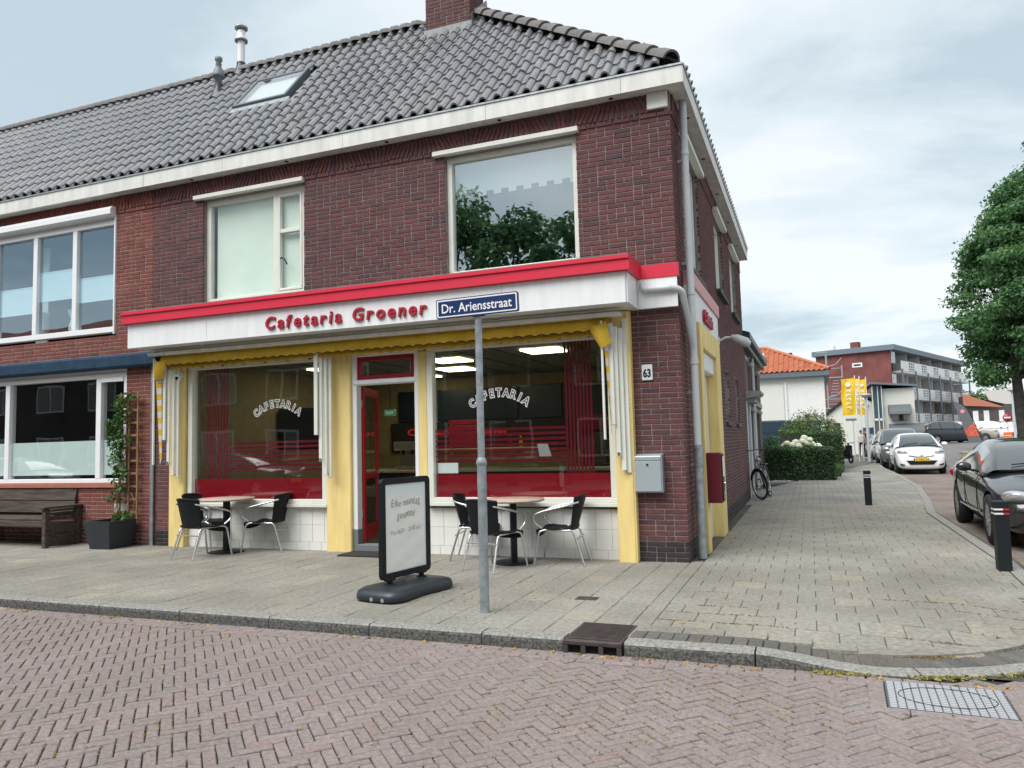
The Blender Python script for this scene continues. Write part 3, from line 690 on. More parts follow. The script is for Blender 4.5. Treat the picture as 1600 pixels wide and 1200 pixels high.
its += lay('x', SEAM, 0.0, 5.365, 5.4275, [], -0.014, 21) + slant('x', SEAM + .03, -0.12, 5.43, 5.66, -0.014, 5) + lay('y', -0.014, DEPTH, 5.365, 5.4275, [], 0.014, 22) + slant('y', 0.1, DEPTH - .05, 5.43, 5.66, 0.014, 6)
pieces(wall, its, M_brick, 'brick', 'brickwork')
pl = lay('x', SEAM, 0.0, -0.01, 0.24, [(-7.86, -0.585, -1, 3)], -0.004, 31) + lay('y', 0.0, DEPTH, -0.01, 0.24, [(0.8, 3.04, -1, 3)], 0.004, 32)
pieces(wall, pl, M_plinth, 'plinth_brick', 'plinth_brickwork')
MB().cbox(-0.27, -0.02, -0.05, 0.2, 5.46, GB - 0.002, 0.008).build('corner_stone', M_cream, cafe)
# eaves box
mb = MB(); mb.box(SEAM, OV, -OV, 0.0, GB, GB + 0.02); mb.box(0.0, OV, 0.0, DEPTH, GB, GB + 0.019)
soff = mb.build('soffit', M_fascia, cafe)
us = [SEAM, -6.7, -4.55, -2.35, -0.55, OV]
for a, b in zip(us[:-1], us[1:]): MB().cbox(a + 0.0015, b - 0.0015 if b < 0 else b, -OV - 0.018, -OV, GB - 0.012, GT, 0.002).build('fascia_board', M_fascia, soff)
us = [-OV - 0.018, 2.2, 4.7, 7.2, DEPTH]
for a, b in zip(us[:-1], us[1:]): MB().cbox(OV, OV + 0.018, a + 0.0015, b, GB - 0.012, GT - 0.001, 0.002).build('fascia_board', M_fascia, soff)
MB().box(SEAM, OV + 0.03, -OV - 0.032, -OV + 0.03, GT, GT + 0.022).box(OV - 0.03, OV + 0.032, -OV + 0.031, DEPTH, GT, GT + 0.021).build('gutter_trim', M_zinc, soff)
for x in (-7.4, -5.6, -3.9, -2.2, -0.7): MB().cyl((x, -OV * 0.5, GB + 0.001), (x, -OV * 0.5, GB - 0.006), 0.028, n=12).build('soffit_vent', M_black, soff)
for y in (0.9, 2.5, 4.3, 6.2, 8.2): MB().cyl((OV * 0.5, y, GB + 0.001), (OV * 0.5, y, GB - 0.006), 0.028, n=12).build('soffit_vent', M_black, soff)
# roof
MS = 1.18; RY = 2.12; RZ = GT + 0.02 + (RY + OV) * MS; HX = -3.55; HK = (OV - HX) / (RY + OV); RB = 2 * RY + OV
def roofdeck(x0, x1, hip):
    mb = MB(); e = GT - 0.03; r = RZ - .05
    if hip:
        yb = DEPTH; xw = 2 * HX - OV
        mb.add([(x0, -OV, e), (OV, -OV, e), (HX, RY, r), (x0, RY, r), (x0, RB, e), (xw, RB, e), (HX, yb, r), (OV, yb, e), (xw, yb, e)],
               [(0, 1, 2, 3), (1, 7, 6, 2), (3, 2, 5, 4), (2, 6, 8, 5), (6, 7, 8), (0, 3, 4), (0, 4, 5, 8, 7, 1)])
    else: mb.add([(x0, -OV, e), (x1, -OV, e), (x1, RY, r), (x0, RY, r), (x1, RB, e), (x0, RB, e)], [(0, 1, 2, 3), (3, 2, 4, 5), (0, 3, 5), (1, 4, 2), (0, 5, 4, 1)])
    return mb
SL = math.atan(MS); TW = 0.205; TE = 0.305
def roof_tile():
    prof = [(-0.115, 0.010), (-0.085, -0.006), (-0.04, -0.010), (0.0, 0.006), (0.026, 0.040), (0.06, 0.056), (0.094, 0.040), (0.114, 0.010)]
    t = 0.022; rows = []
    a = [(u, -0.03, h + t) for u, h in prof]; b = [(u, TE + 0.04, h + t) for u, h in prof]; c = [(u, -0.03, h - 0.004) for u, h in prof]
    m = MB().grid([a, b]); m.grid([c, a], smooth=False); return m
def tiles(x0, x1, hip, holes, seed):
    r2 = random.Random(seed); out = []; nrow = int((RY + OV) / math.cos(SL) / TE) + 1; ca, sa = math.cos(SL), math.sin(SL)
    for k in range(nrow):
        s = k * TE + 0.02; y = -OV + s * ca; z = GT + 0.012 + s * sa; x = x0 + TW / 2
        while x < x1:
            lim = OV - (s + 0.22) * ca * HK + 0.02 if hip else x1
            if x < lim:
                ok = True
                for (hx0, hx1, hs0, hs1) in holes:
                    if hx0 < x < hx1 and hs0 < s + 0.15 < hs1: ok = False
                if ok:
                    T = Matrix.Translation((x + r2.gauss(0, .002), y, z + 0.03)) @ Matrix.Rotation(SL - 0.075 + r2.gauss(0, .009), 4, 'X') @ Matrix.Rotation(r2.gauss(0, .011), 4, 'Z')
                    out.append((0, roof_tile, T, 1.0))
            x += TW
    return out
roof = roofdeck(SEAM, None, True).build('roof', M_dark, cafe)
SKX0, SKX1, SKS0, SKS1 = -7.47, -6.36, 1.70, 2.70
CHX0, CHX1, CHY0, CHY1 = -4.20, -3.40, 1.74, 2.30
pieces(roof, tiles(SEAM + 0.0, OV, True, [(SKX0 - .08, SKX1 + .08, SKS0 - .1, SKS1 + .1), (CHX0 - .05, CHX1 + .1, (CHY0 + OV) / math.cos(SL) + .02, 99)], 1), M_tile, 'roof_tile', 'roof_tiles')
out = []; S2 = math.atan((RZ - GT) / (OV - HX))
for k in range(15):
    s = k * TE + .02; x = OV - s * math.cos(S2); z = GT + .042 + s * math.sin(S2); y = -OV + s * math.cos(S2) / HK + .2
    while y < DEPTH:
        out.append((0, roof_tile, Matrix.Translation((x, y, z)) @ Matrix.Rotation(R(90), 4, 'Z') @ Matrix.Rotation(S2 - .055, 4, 'X'), 0.01)); y += TW
pieces(roof, out, M_tile, 'roof_tile', 'side_roof_tiles', limit=0)
def ridge_tile(L=0.36, r0=0.15, r1=0.105):
    def f():
        n = 9; m = MB()
        ring = lambda x, r: [(x, r * math.cos(math.pi * k / n + 0.0) , r * math.sin(math.pi * k / n) * 0.9 - 0.02) for k in range(n + 1)]
        m.grid([ring(-0.03, r0), ring(L * .35, r0 * .97), ring(L, r1)]); m.grid([ring(-0.03, r0 - .03), ring(-0.03, r0)], smooth=False); return m
    return f
def ridge_line(p0, p1, parent, name='ridge_tile', pitch=.34, r0=.15, r1=.105):
    p0 = Vector(p0); p1 = Vector(p1); d = p1 - p0; n = int(d.length / pitch); d.normalize(); side = d.cross(Vector((0, 0, 1))).normalized(); up = side.cross(d); out = []
    for k in range(n):
        p = p0 + d * pitch * k; T = Matrix.Identity(4)
        ax = (d, -side, up)
        for i in range(3):
            for q in range(3): T[i][q] = ax[q][i]
            T[i][3] = p[i]
        out.append((0, ridge_tile(pitch + .02, r0, r1), T, 5.0))
    pieces(parent, out, M_ridge, name, name + 's')
ridge_line((OV - 0.14, -OV + 0.08, GT + 0.14), (HX + .12, RY - .1, RZ - 0.02), roof, 'hip_tile')
ridge_line((SEAM, RY, RZ + 0.03), (CHX0, RY, RZ + 0.03), roof, pitch=.205, r0=.15, r1=.075)
# chimney of separate bricks
ch = MB().box(CHX0, CHX1, CHY0, CHY1, 7.6, 11.2).build('chimney', M_mortar, cafe)
its = []
for it in lay('x', CHX0, CHX1, 7.9, 11.2, [], CHY0, 41): its.append(it)
for it in lay('y', CHY0, CHY1, 7.9, 11.2, [], CHX1, 42): its.append(it)
pieces(ch, its, M_brick, 'chimney_brick', 'chimney_brickwork', limit=120)
zf = RZ - (RY - CHY0) * MS + .1
MB().add([(CHX0 - .03, CHY0 - .035, zf - .14), (CHX1 + .04, CHY0 - .035, zf - .14), (CHX1 + .04, CHY0 - .02, zf + .03), (CHX0 - .03, CHY0 - .02, zf + .03)], [(0, 1, 2, 3)]).add([(CHX1 + .03, CHY0 - .03, zf - .1), (CHX1 + .035, RY + .3, zf + .55), (CHX1 + .02, RY + .3, zf + .75), (CHX1 + .02, CHY0 - .03, zf + .14)], [(0, 1, 2, 3)]).build('lead_flashing', mat('lead', (.22, .235, .24), .6, var=.2), ch)
# skylight and flues
def onroof(x, s, d): return (x, -OV + s * math.cos(SL) - d * math.sin(SL), GT + .03 + s * math.sin(SL) + d * math.cos(SL))
RT = Matrix.Translation((0, -OV, GT + 0.03)) @ Matrix.Rotation(SL, 4, 'X')
sk = MB(); f = 0.055
for (a, b, c, d) in ((SKX0, SKX1, SKS0, SKS0 + f), (SKX0, SKX1, SKS1 - f, SKS1), (SKX0, SKX0 + f, SKS0 + f, SKS1 - f), (SKX1 - f, SKX1, SKS0 + f, SKS1 - f)): sk.cbox(a, b, c, d, -0.05, 0.092, 0.008, T=RT)
skl = sk.build('skylight', mat('skylight_frame', (0.14, 0.16, 0.175), 0.45), cafe)
MB().quad(*[tuple(RT @ Vector(p)) for p in ((SKX0 + f, SKS0 + f, .075), (SKX1 - f, SKS0 + f, .075), (SKX1 - f, SKS1 - f, .075), (SKX0 + f, SKS1 - f, .075))]).build('pane', M_glass2, skl)
MB().quad(*[tuple(RT @ Vector(p)) for p in ((SKX0 + f, SKS0 + f, .0), (SKX1 - f, SKS0 + f, .0), (SKX1 - f, SKS1 - f, .0), (SKX0 + f, SKS1 - f, .0))]).build('blind', mat('skylight_blind', (0.62, 0.66, 0.66), .8), skl)
MB().cbox(SKX0 - .08, SKX1 + .08, SKS0 - .16, SKS0, 0.0, 0.05, .01, T=RT).build('flashing', M_zinc, skl)
# flue positions come from the photograph: short cowl left of the skylight, tall white pipe behind it
def flue(x, s, top, r, kind, cafe):
    p = Vector(onroof(x, s, -0.1)); z0 = p.z
    if kind == 'tall':
        fl = MB().lathe([(r, 0.25), (r, top - 0.35)], (p.x, p.y, z0), 18).build('flue', M_white, cafe)
        MB().lathe([(r + .004, top - .35), (r + .045, top - .345), (r + .05, top - .31), (r + .005, top - .27), (r + .004, top - .14)], (p.x, p.y, z0), 18).build('cowl', M_white, fl)
        MB().lathe([(r + .005, top - .35), (r + .05, top - .36), (r + .052, top - .32), (r + .006, top - .3)], (p.x, p.y, z0), 18).lathe([(r + .01, top - .12), (r + .05, top - .11), (r + .053, top - .07), (0.02, top)], (p.x, p.y, z0), 18).build('cowl_ring', M_zinc, fl)
    else:
        fl = MB().lathe([(r, 0.2), (r, top * .55), (r + .05, top * .56), (r + .05, top * .6), (r + .02, top * .72), (r - .02, top * .82), (r - .005, top * .84), (r - .02, top * .9), (r + .005, top * .93), (r + .005, top), (.01, top + .02)], (p.x, p.y, z0), 18).build('flue', mat('grey_flue', (0.16, 0.18, 0.19), .5), cafe)
    MB().lathe([(r + .10, .06), (r + .06, .16), (r + .015, .26), (r + .012, .34)], (p.x, p.y, z0), 18).build('flue_collar', M_anthr, fl)
FLUES = True
def xs_of(px, py):
    """roof-plane coordinates of a pixel of the photograph"""
    d = FWD * FPX + RGT * (px - 800) - UPV * (py - 600); n = Vector((0, -math.sin(SL), math.cos(SL))); p0 = Vector((0, -OV, GT + .03)); t = (p0 - CAM).dot(n) / d.dot(n); p = CAM + d * t
    return p.x, (p.y + OV) / math.cos(SL)
# windows --------------------------------------------------------
def frame_rect(mb, axis, u0, u1, z0, z1, w, f0, f1, wb=None):
    wb = wb or w
    B = (lambda a, b, c, d: mb.cbox(a, b, f0, f1, c, d, .006)) if axis == 'x' else (lambda a, b, c, d: mb.cbox(f0, f1, a, b, c, d, .006))
    B(u0, u1, z1 - w, z1); B(u0, u1, z0, z0 + wb); B(u0, u0 + w, z0 + wb, z1 - w); B(u1 - w, u1, z0 + wb, z1 - w)
def pane(axis, u0, u1, z0, z1, f, m, parent, name='pane'):
    mb = MB()
    if axis == 'x': mb.quad((u0, f, z0), (u1, f, z0), (u1, f, z1), (u0, f, z1))
    else: mb.quad((f, u0, z0), (f, u1, z0), (f, u1, z1), (f, u0, z1))
    return mb.build(name, m, parent)
M_blind = mat('window_blind', (0.80, 0.86, 0.78), 0.85, var=0.06, vscale=2); M_room = mat('upper_room', (0.07, 0.10, 0.125), .9)
M_panel_w = mat('white_panel', (0.72, 0.74, 0.74), .7)
def room(x0, x1, y0, y1, z0, z1, m, parent, name='room_wall'):
    mb = MB(); mb.quad((x0, y1, z0), (x1, y1, z0), (x1, y1, z1), (x0, y1, z1)).quad((x0, y0, z0), (x0, y1, z0), (x0, y1, z1), (x0, y0, z1)).quad((x1, y0, z0), (x1, y1, z0), (x1, y1, z1), (x1, y0, z1)).quad((x0, y0, z0), (x1, y0, z0), (x1, y1, z0), (x0, y1, z0)).quad((x0, y0, z1), (x1, y0, z1), (x1, y1, z1), (x0, y1, z1))
    return mb.build(name, m, parent)
# upper left window with a blind
a, b, c, d = UW[0]; w = MB(); frame_rect(w, 'x', a, b, 3.70, d, 0.085, 0.075, 0.16); 
mx = -5.93
w.cbox(mx - .045, mx + .045, 0.078, 0.158, 3.785, d - .085, .006); frame_rect(w, 'x', mx + .046, b - .086, 3.786, d - .086, .04, .068, .14); w.cbox(mx + .087, b - .127, .070, .138, 4.66, 4.72, .006); w.box(a, b, 0.06, 0.2, 3.595, 3.69)
win = w.build('window', M_cream, cafe, label='cream window with a narrow divided casement on its right and a drawn blind')
pane('x', a + .085, mx - .045, 3.785, d - .085, .12, M_glass, win); pane('x', mx + .086, b - .126, 3.826, 4.66, .11, M_glass, win); pane('x', mx + .086, b - .126, 4.72, d - .126, .11, M_glass, win)
MB().box(a + .13, mx - .03, .17, .175, 3.80, d - .06).box(mx + .05, b - .12, .17, .175, 3.80, d - .06).build('blind', M_blind, win)
MB().tube([(mx + .10, .06, 4.27), (mx + .13, .04, 4.28), (mx + .19, .04, 4.25), (mx + .23, .045, 4.17)], .011, 6).build('handle', M_black, win)
# upper right picture window
a, b, c, d = UW[1]; w = MB(); frame_rect(w, 'x', a, b, 3.70, d, 0.075, 0.065, 0.16, .06); w.box(a, b, .06, .2, 3.595, 3.699)
win = w.build('window', M_cream, cafe, label='large undivided picture window with a valance hanging inside'); pane('x', a + .075, b - .075, 3.76, d - .075, .12, M_glass3, win)
vb = MB(); vb.box(a + .06, b - .06, .20, .205, 4.86, d - .03)
for k in range(8):
    u = a + .2 + k * .215; vb.box(u, u + .11, .198, .204, 4.80, 4.861)
vb.build('valance', mat('valance_cloth', (0.55, 0.6, 0.6), .9), win)
room(-8.1, -4.6, .3, 3.0, 3.3, 5.6, M_room, cafe); room(-4.5, -.4, .3, 3.0, 3.3, 5.6, M_room, cafe)
for (a, b) in ((-7.40, -5.34), (-3.21, -1.15)): MB().cbox(a, b, -0.075, 0.05, 5.347, 5.415, .008).build('lintel_slab', M_cream, cafe)
# side windows
M_greensill = mat('green_sill', (0.03, 0.05, 0.048), .6)
for i, (a, b, c, d) in enumerate(SIDEW[:5]):
    w = MB(); frame_rect(w, 'y', a, b, c + .07, d, .07, -.15, -.07); 
    if i == 0: w.cbox(-.148, -.072, 1.45, 1.53, c + .14, d - .07, .005)
    if i in (1, 2): w.cbox(-.148, -.072, (a + b) / 2 - .03, (a + b) / 2 + .03, c + .14, d - .07, .005)
    win = w.build('window', M_cream, cafe); pane('y', a + .07, b - .07, c + .14, d - .07, -.11, M_glass2, win)
    sill = MB().cbox(-.14, .05 if i > 2 else .085, a - .03, b + .03, c - .01, c + .055, .006).build('sill', M_greensill, win)
    if i < 3: MB().cbox(-.05, .10, a - .13, b + .13, 5.347, 5.415, .008).build('lintel_slab', M_cream, win)
    MB().box(-.16, -.155, a + .07, b - .07, c + .14, d - .07).build('curtain', M_blind, win)
# downpipe on the corner
dp = MB(); px_, py_ = 0.105, 0.36
dp.tube([(px_, py_, 5.68), (px_, py_, 1.33)], .046, 14).tube([(px_, py_, 5.02), (px_, py_, 4.97)], .053, 14).tube([(px_, py_, 3.25), (px_, py_, 3.2)], .053, 14).tube([(px_, py_, 2.42), (px_, py_, 2.34)], .054, 14)
pipe = dp.build('downpipe', M_pvc, cafe)
MB().tube([(px_, py_, 1.33), (px_, py_, 0.0)], .054, 14).tube([(px_, py_, 1.36), (px_, py_, 1.31)], .06, 14).tube([(px_, py_, 1.13), (px_, py_, 1.10)], .06, 14).build('steel_pipe', M_zinc, pipe)
def bend(pts, r, m=6):
    """round the corners of a polyline"""
    pts = [Vector(p) for p in pts]; out = [pts[0]]
    for a, b, c in zip(pts[:-2], pts[1:-1], pts[2:]):
        u = (a - b).normalized(); v = (c - b).normalized(); k = min(r, (a - b).length * .45, (c - b).length * .45)
        p, q = b + u * k, b + v * k
        for t in range(m + 1):
            s_ = t / m; out.append(p.lerp(b, s_).lerp(b.lerp(q, s_), s_))
    out.append(pts[-1]); return out
MB().tube(bend([(-.40, -.02, 3.36), (-.40, -.13, 3.22), (-.03, -.13, 3.22), (.06, -.05, 3.18), (px_, py_ - .02, 2.55), (px_, py_, 2.38)], .09), .042, 12).tube([(-.1, -.13, 3.22), (-.06, -.13, 3.22)], .048, 12).tube([(-.36, -.13, 3.22), (-.33, -.13, 3.22)], .048, 12).build('canopy_drain', M_pvc, pipe)
for z in (4.9, 3.6, 2.0, 1.12): MB().box(0.0, px_ - .03, py_ - .012, py_ + .012, z - .015, z + .015).build('pipe_bracket', M_zinc, pipe)
# ------------------------------------------------------------------ shop front (parts of the corner building)
ZF = 3.0
# canopy
can = MB().box(-8.06, -0.486, -.63, -.012, 3.005, 3.40).box(-.486, 0.0, -.075, -.012, 3.005, 3.36).build('canopy', M_white, cafe)
us = [-8.065, -6.55, -3.98, -2.0, -.483]
for a, b in zip(us[:-1], us[1:]): MB().cbox(a, b - .003, -.655, -.631, 3.0, 3.36, .002).build('canopy_panel', M_white, can)
MB().cbox(-.485, -.465, -.63, -.078, 3.002, 3.36, .002).build('canopy_panel', M_white, can); MB().cbox(-.462, 0.012, -.10, -.077, 3.0, 3.36, .002).build('canopy_panel', M_white, can); 
cap = MB(); cap.prism([(-.655, 3.362), (-.72, 3.362), (-.72, 3.49), (-.735, 3.50), (-.735, 3.535), (-.012, 3.56), (-.012, 3.362)], 'x', -8.12, -.42).prism([(-.11, 3.361), (-.11, 3.52), (-.012, 3.535), (-.012, 3.361)], 'x', -.418, 0.03)
cap.box(-8.125, -.415, -.74, -.722, 3.488, 3.497); MB().prism([(-.70, 3.541), (-.70, 3.552), (-.02, 3.576), (-.02, 3.565)], 'x', -8.10, -.44).build('canopy_roofing', mat('grey_bitumen', (.20, .205, .20), .9, var=.2), can)
cap.build('canopy_cap', M_red, can)
for x in (-6.9, -4.1, -2.2): MB().cyl((x, -.35, 3.006), (x, -.35, 2.992), .05, n=16).build('spotlight', M_chrome, can)
# lettering on the canopy
def letters(body, x0, x1, y, z, size, mtl, parent, shear=0.12, extrude=.013, offset=.004, space=.32, lift=0.0):
    ms = []; cur = 0.0
    for chh in body:
        if chh == ' ': cur += size * space; continue
        me = text_mesh(chh, size, extrude, offset, shear, 'LEFT', .002, 'letter'); xs_ = [v.co.x for v in me.vertices]; me.transform(Matrix.Translation((cur - min(xs_), 0, 0))); cur += max(xs_) - min(xs_) + size * .17; ms.append(me)
    k = (x1 - x0) / (cur - size * .17); r2 = random.Random(2)
    for me in ms:
        me.transform(face_T((x0, y, z)) @ Matrix.Diagonal((k, 1, 1, 1))); link('letter', me, mtl, parent)
M_letter = mat('crimson_letter', (0.36, 0.006, 0.024), .45)
letters('Cafetaria', -5.50, -4.27, -.672, 3.085, .235, M_letter, can); letters('Groener', -4.10, -3.01, -.672, 3.085, .235, M_letter, can)
# yellow pillars, side ones framing the front
pil = [(-7.86, -7.56, -.05, .10), (-4.99, -4.585, -.02, .14), (-.80, -.588, -.13, .14)]
for x0, x1, y0, y1 in pil: MB().cbox(x0, x1, y0, y1, -.02, 2.995, .012).build('pillar', M_yellow, cafe)
MB().cbox(-3.535, -3.405, .03, .14, -.02, 2.72, .008).build('pillar', M_yellow, cafe)
MB().cbox(-.588, -.575, -.12, .02, .0, 2.995, .004).build('pillar_edge', M_yellow, cafe)
# head beam above the glazing
MB().box(-7.56, -4.99, .0, .14, 2.77, 3.0).box(-4.585, -.80, .0, .14, 2.772, 3.0).build('head_beam', M_cream, cafe)
# tiled plinth
def tplinth(x0, x1):
    p = MB().box(x0, x1, .06, .16, -.05, .60).build('tile_plinth', mat('grout', (0.55, 0.54, 0.51), .9), cafe)
    it = []; z = .60
    for hgt in (.245, .245, .16):
        x = x0 + .004 - (0.06 if hgt < .2 else .0)
        while x < x1 - .03:
            a, b = max(x, x0 + .003), min(x + .205, x1 - .003)
            if b - a > .03: it.append(((round(b - a, 3), hgt), (lambda w=b - a, h=hgt: MB().cbox(-w / 2 + .002, w / 2 - .002, -.004, .01, -h / 2 + .002, h / 2 - .002, .002)), Matrix.Translation(((a + b) / 2, .058 + random.uniform(-.0008, .0008), z - hgt / 2)), 1))
            x += .207
        z -= hgt
    pieces(p, it, mat('glazed_white_tile', (0.74, 0.74, 0.71), .22, var=.05, vscale=3), 'wall_tile', 'wall_tiles')
tplinth(-7.56, -4.99); tplinth(-3.405, -.80)
def shopwin(x0, x1, z0, z1, label):
    w = MB(); o = .085
    w.cbox(x0 - o, x1 + o, .0, .12, z1, z1 + .075, .005); w.cbox(x0 - o, x0, .0, .12, z0, z1, .005); w.cbox(x1, x1 + o, .0, .12, z0, z1, .005); w.cbox(x0 - o, x1 + o, -.005, .12, z0 - .055, z0, .005); w.cbox(x0 - o - .01, x1 + o + .01, -.03, .1, z0 - .11, z0 - .057, .006)
    fr = w.build('shop_window', M_cream, cafe, label=label); pane('x', x0, x1, z0, z1, .07, M_glass, fr)
    for k in range(6):
        u = x0 + (k + .5) * (x1 - x0) / 6; MB().box(u - .025, u + .025, -.003, .001, z1 + .028, z1 + .045).build('vent_slot', M_black, fr)
    return fr
W1 = (-7.45, -4.975 - .1, .715, 2.69); W2 = (-3.305, -.9, .745, 2.70)
sw1 = shopwin(*W1, 'left shop window with arched white lettering and red striped film'); sw2 = shopwin(*W2, 'right shop window with arched white lettering and red striped film')
def films(fr, W, v0, v1, st):
    x0, x1, z0, z1 = W
    MB().box(x0, x1, .073, .0745, z0, z0 + .30).build('red_film', M_film, fr)
    n = 8
    for k in range(n):
        a = v0 + (v1 - v0) * k / n; MB().box(a, a + (v1 - v0) / n * .62, .0732, .0745, z0 + .302, z1).build('film_stripe', M_filmline, fr)
    a0, a1 = (v1, x1) if v0 - x0 < x1 - v1 else (x0, v0)
    for k in range(7):
        z = st + .075 * k * .9; MB().box(a0, a1, .0733, .0746, z, z + .036).build('film_stripe', M_filmline, fr)
films(sw1, W1, -7.23, -6.80, 1.12); films(sw2, W2, -1.47, -1.10, 1.20)
def arch(fr, xc, zc, width):
    word = 'CAFETARIA'; Rr = width * .78; V1 = []; half = math.asin(width / 2 / Rr) * .93
    mbw = None
    ms = []
    for i, chh in enumerate(word):
        a = -half + 2 * half * i / (len(word) - 1)
        if chh == 'I': a += .0
        for (off, z_, mm) in ((.012, -.0035, 0), (.000, -.0045, 1)):
            me = text_mesh(chh, .150, 0.0, off, 0, 'CENTER', 0, 'arch')
            T = face_T((xc + Rr * math.sin(a), .0715 + z_, zc + Rr * math.cos(a) - Rr), (math.cos(a), 0, -math.sin(a)), (math.sin(a), 0, math.cos(a))) @ Matrix.Diagonal((.86, 1, 1, 1)); me.transform(T); ms.append((me, mm))
    b = bmesh.new()
    for me, mm in ms:
        n0 = len(b.faces); b.from_mesh(me); b.faces.ensure_lookup_table()
        for f_ in b.faces[n0:]: f_.material_index = mm
    me = bpy.data.meshes.new('window_lettering'); b.to_mesh(me); b.free(); link('window_lettering', me, [M_lettwhite, M_dark], fr)
arch(sw1, -5.90, 2.06, .74); arch(sw2, -2.37, 2.05, .74)
# door: open red leaf inside a white frame with a transom light
w = MB(); x0, x1 = -4.585, -3.535
w.cbox(x0, x0 + .075, .03, .15, .30, 2.70, .006); w.cbox(x1 - .06, x1, .03, .15, .02, 2.70, .006); w.cbox(x0, x1, .028, .152, 2.70, 2.77, .006); w.cbox(x0 + .02, x1 - .02, .015, .155, 2.30, 2.375, .018)
df = w.build('door_frame', M_white, cafe)
MB().cbox(x0 - .01, x0 + .08, .025, .155, -.02, .30, .005).cbox(x0 + .08, x1 - .06, .0, .2, -.03, .10, .005).build('threshold', mat('grey_sill', (.16, .17, .18), .6), df)
t = MB(); frame_rect(t, 'x', x0 + .076, x1 - .061, 2.376, 2.699, .06, .05, .11); tr = t.build('transom_light', M_darkred, df); pane('x', x0 + .136, x1 - .121, 2.436, 2.639, .08, M_glass, tr)
# leaf hinged on the left jamb, swung inwards by about 75 degrees
LT = Matrix.Translation((x0 + .08, .17, 0)) @ Matrix.Rotation(R(108), 4, 'Z')
L = MB(); wL = .88
for (a, b, c, d) in ((0, .10, .11, 2.29), (wL - .10, wL, .11, 2.29), (.10, wL - .10, 2.17, 2.29), (.10, wL - .10, .11, .32), (.10, wL - .10, .98, 1.08)): L.cbox(a, b, -.02, .02, c, d, .005, T=LT)
leaf = L.build('door', mat('door_red', (.42, .012, .02), .3), df, label='open dark red glazed door')
for c, d in ((.32, .98), (1.08, 2.17)): MB().quad(*[tuple(LT @ Vector(p)) for p in ((.1, 0, c), (wL - .1, 0, c), (wL - .1, 0, d), (.1, 0, d))]).build('pane', M_glass, leaf)
h = MB()
for sgn in (-1, 1): h.tube([tuple(LT @ Vector(p)) for p in ((wL - .05, .02 * sgn, 1.05), (wL - .05, .06 * sgn, 1.05), (wL - .17, .06 * sgn, 1.05))], .009, 8).cbox(wL - .07, wL - .03, .021 * sgn, .026 * sgn, .92, 1.12, .001, T=LT)
h.build('handle', M_chrome, leaf)
for z in (.5, 2.05): MB().box(x0 + .06, x0 + .085, .14, .165, z - .05, z + .05).build('hinge', M_alu, leaf)
# inside of the shop
ir = MB(); X0, X1, Y1, Z1 = -7.8, -.45, 5.6, 2.86
ir.box(X0, X1, Y1, Y1 + .05, -.05, Z1).box(X0 - .05, X0, .16, Y1, -.05, Z1).box(X1, X1 + .05, .29, Y1, -.05, Z1)
inner = ir.build('shop_interior', mat('shop_interior_paint', (.30, .25, .135), .85, var=.1), cafe)
MB().box(X0, X1, .15, Y1, -.05, .02).build('shop_floor', mat('shop_floor_tile', (.10, .095, .085), .4), inner)
cl = MB().box(X0, X1, .16, Y1, Z1, Z1 + .05).build('ceiling', M_ceil, inner)
for xx in [X0 + .6 * k for k in range(1, 13)]: MB().box(xx - .012, xx + .012, .2, Y1, Z1 - .006, Z1 - .001).build('ceiling_rail', M_dark, cl)
for (xx, yy) in ((-4.15, 2.3), (-2.35, 1.9), (-4.7, 3.7), (-6.6, 2.4), (-5.9, 4.6), (-1.4, 3.9)):
    MB().box(xx - .3, xx + .3, yy - .28, yy + .28, Z1 - .03, Z1 - .007).build('light_panel', M_panel, cl)
# ------------------------------------------------------------------ neighbouring terraced house
HX0 = -17.0
house = thing('terraced_house', 'red brick terraced house with white windows joined to the left of the corner building', 'house', (SEAM, 0, 0))
NW = [(-13.2, -9.06, 3.36, 5.47), (-13.6, -8.80, .93, 2.80)]
mb = MB(); wallsolid('x', HX0, SEAM - .001, -0.2, GB, NW, 0.0, 0.28, mb); mb.box(HX0, SEAM - .001, 4.2, 4.4, -0.2, GB).box(HX0, HX0 + .2, .28, 4.2, -.2, GB)
hwall = mb.build('wall', M_mortar2, house)
# the seam zigzags: whole courses of the red wall run to the seam
its = lay('x', HX0, SEAM, 0.24, 5.365, NW, 0.0, 51) + lay('x', HX0, SEAM, 5.365, 5.4275, [], -0.014, 52) + slant('x', HX0 + .1, SEAM - .02, 5.43, 5.66, -0.014, 53)
o_h = (SEAM, 0, 0)
pieces(hwall, its, M_brick2, 'brick', 'brickwork', origin=o_h)
pieces(hwall, lay('x', HX0, SEAM, -0.01, 0.24, [], 0.0, 54), M_brick, 'plinth_brick', 'plinth_brickwork', limit=60, origin=o_h)
hs = MB().box(HX0, SEAM - .001, -OV, 0.0, GB, GB + .02).build('soffit', M_fascia, house)
us = [HX0, -15.2, -13.0, -10.7, SEAM]
for a, b in zip(us[:-1], us[1:]): MB().cbox(a, b - .003, -OV - .018, -OV, GB - .012, GT, .002).build('fascia_board', M_fascia, hs)
MB().box(HX0, SEAM - .001, -OV - .032, -OV + .03, GT, GT + .022).build('gutter_trim', M_zinc, hs)
hroof = roofdeck(HX0, SEAM - .001, False).build('roof', M_dark, house)
pieces(hroof, tiles(HX0 + (SEAM - HX0) % TW, SEAM - .02, False, [], 8), M_tile, 'roof_tile', 'roof_tiles', origin=o_h)
_rl = ridge_line
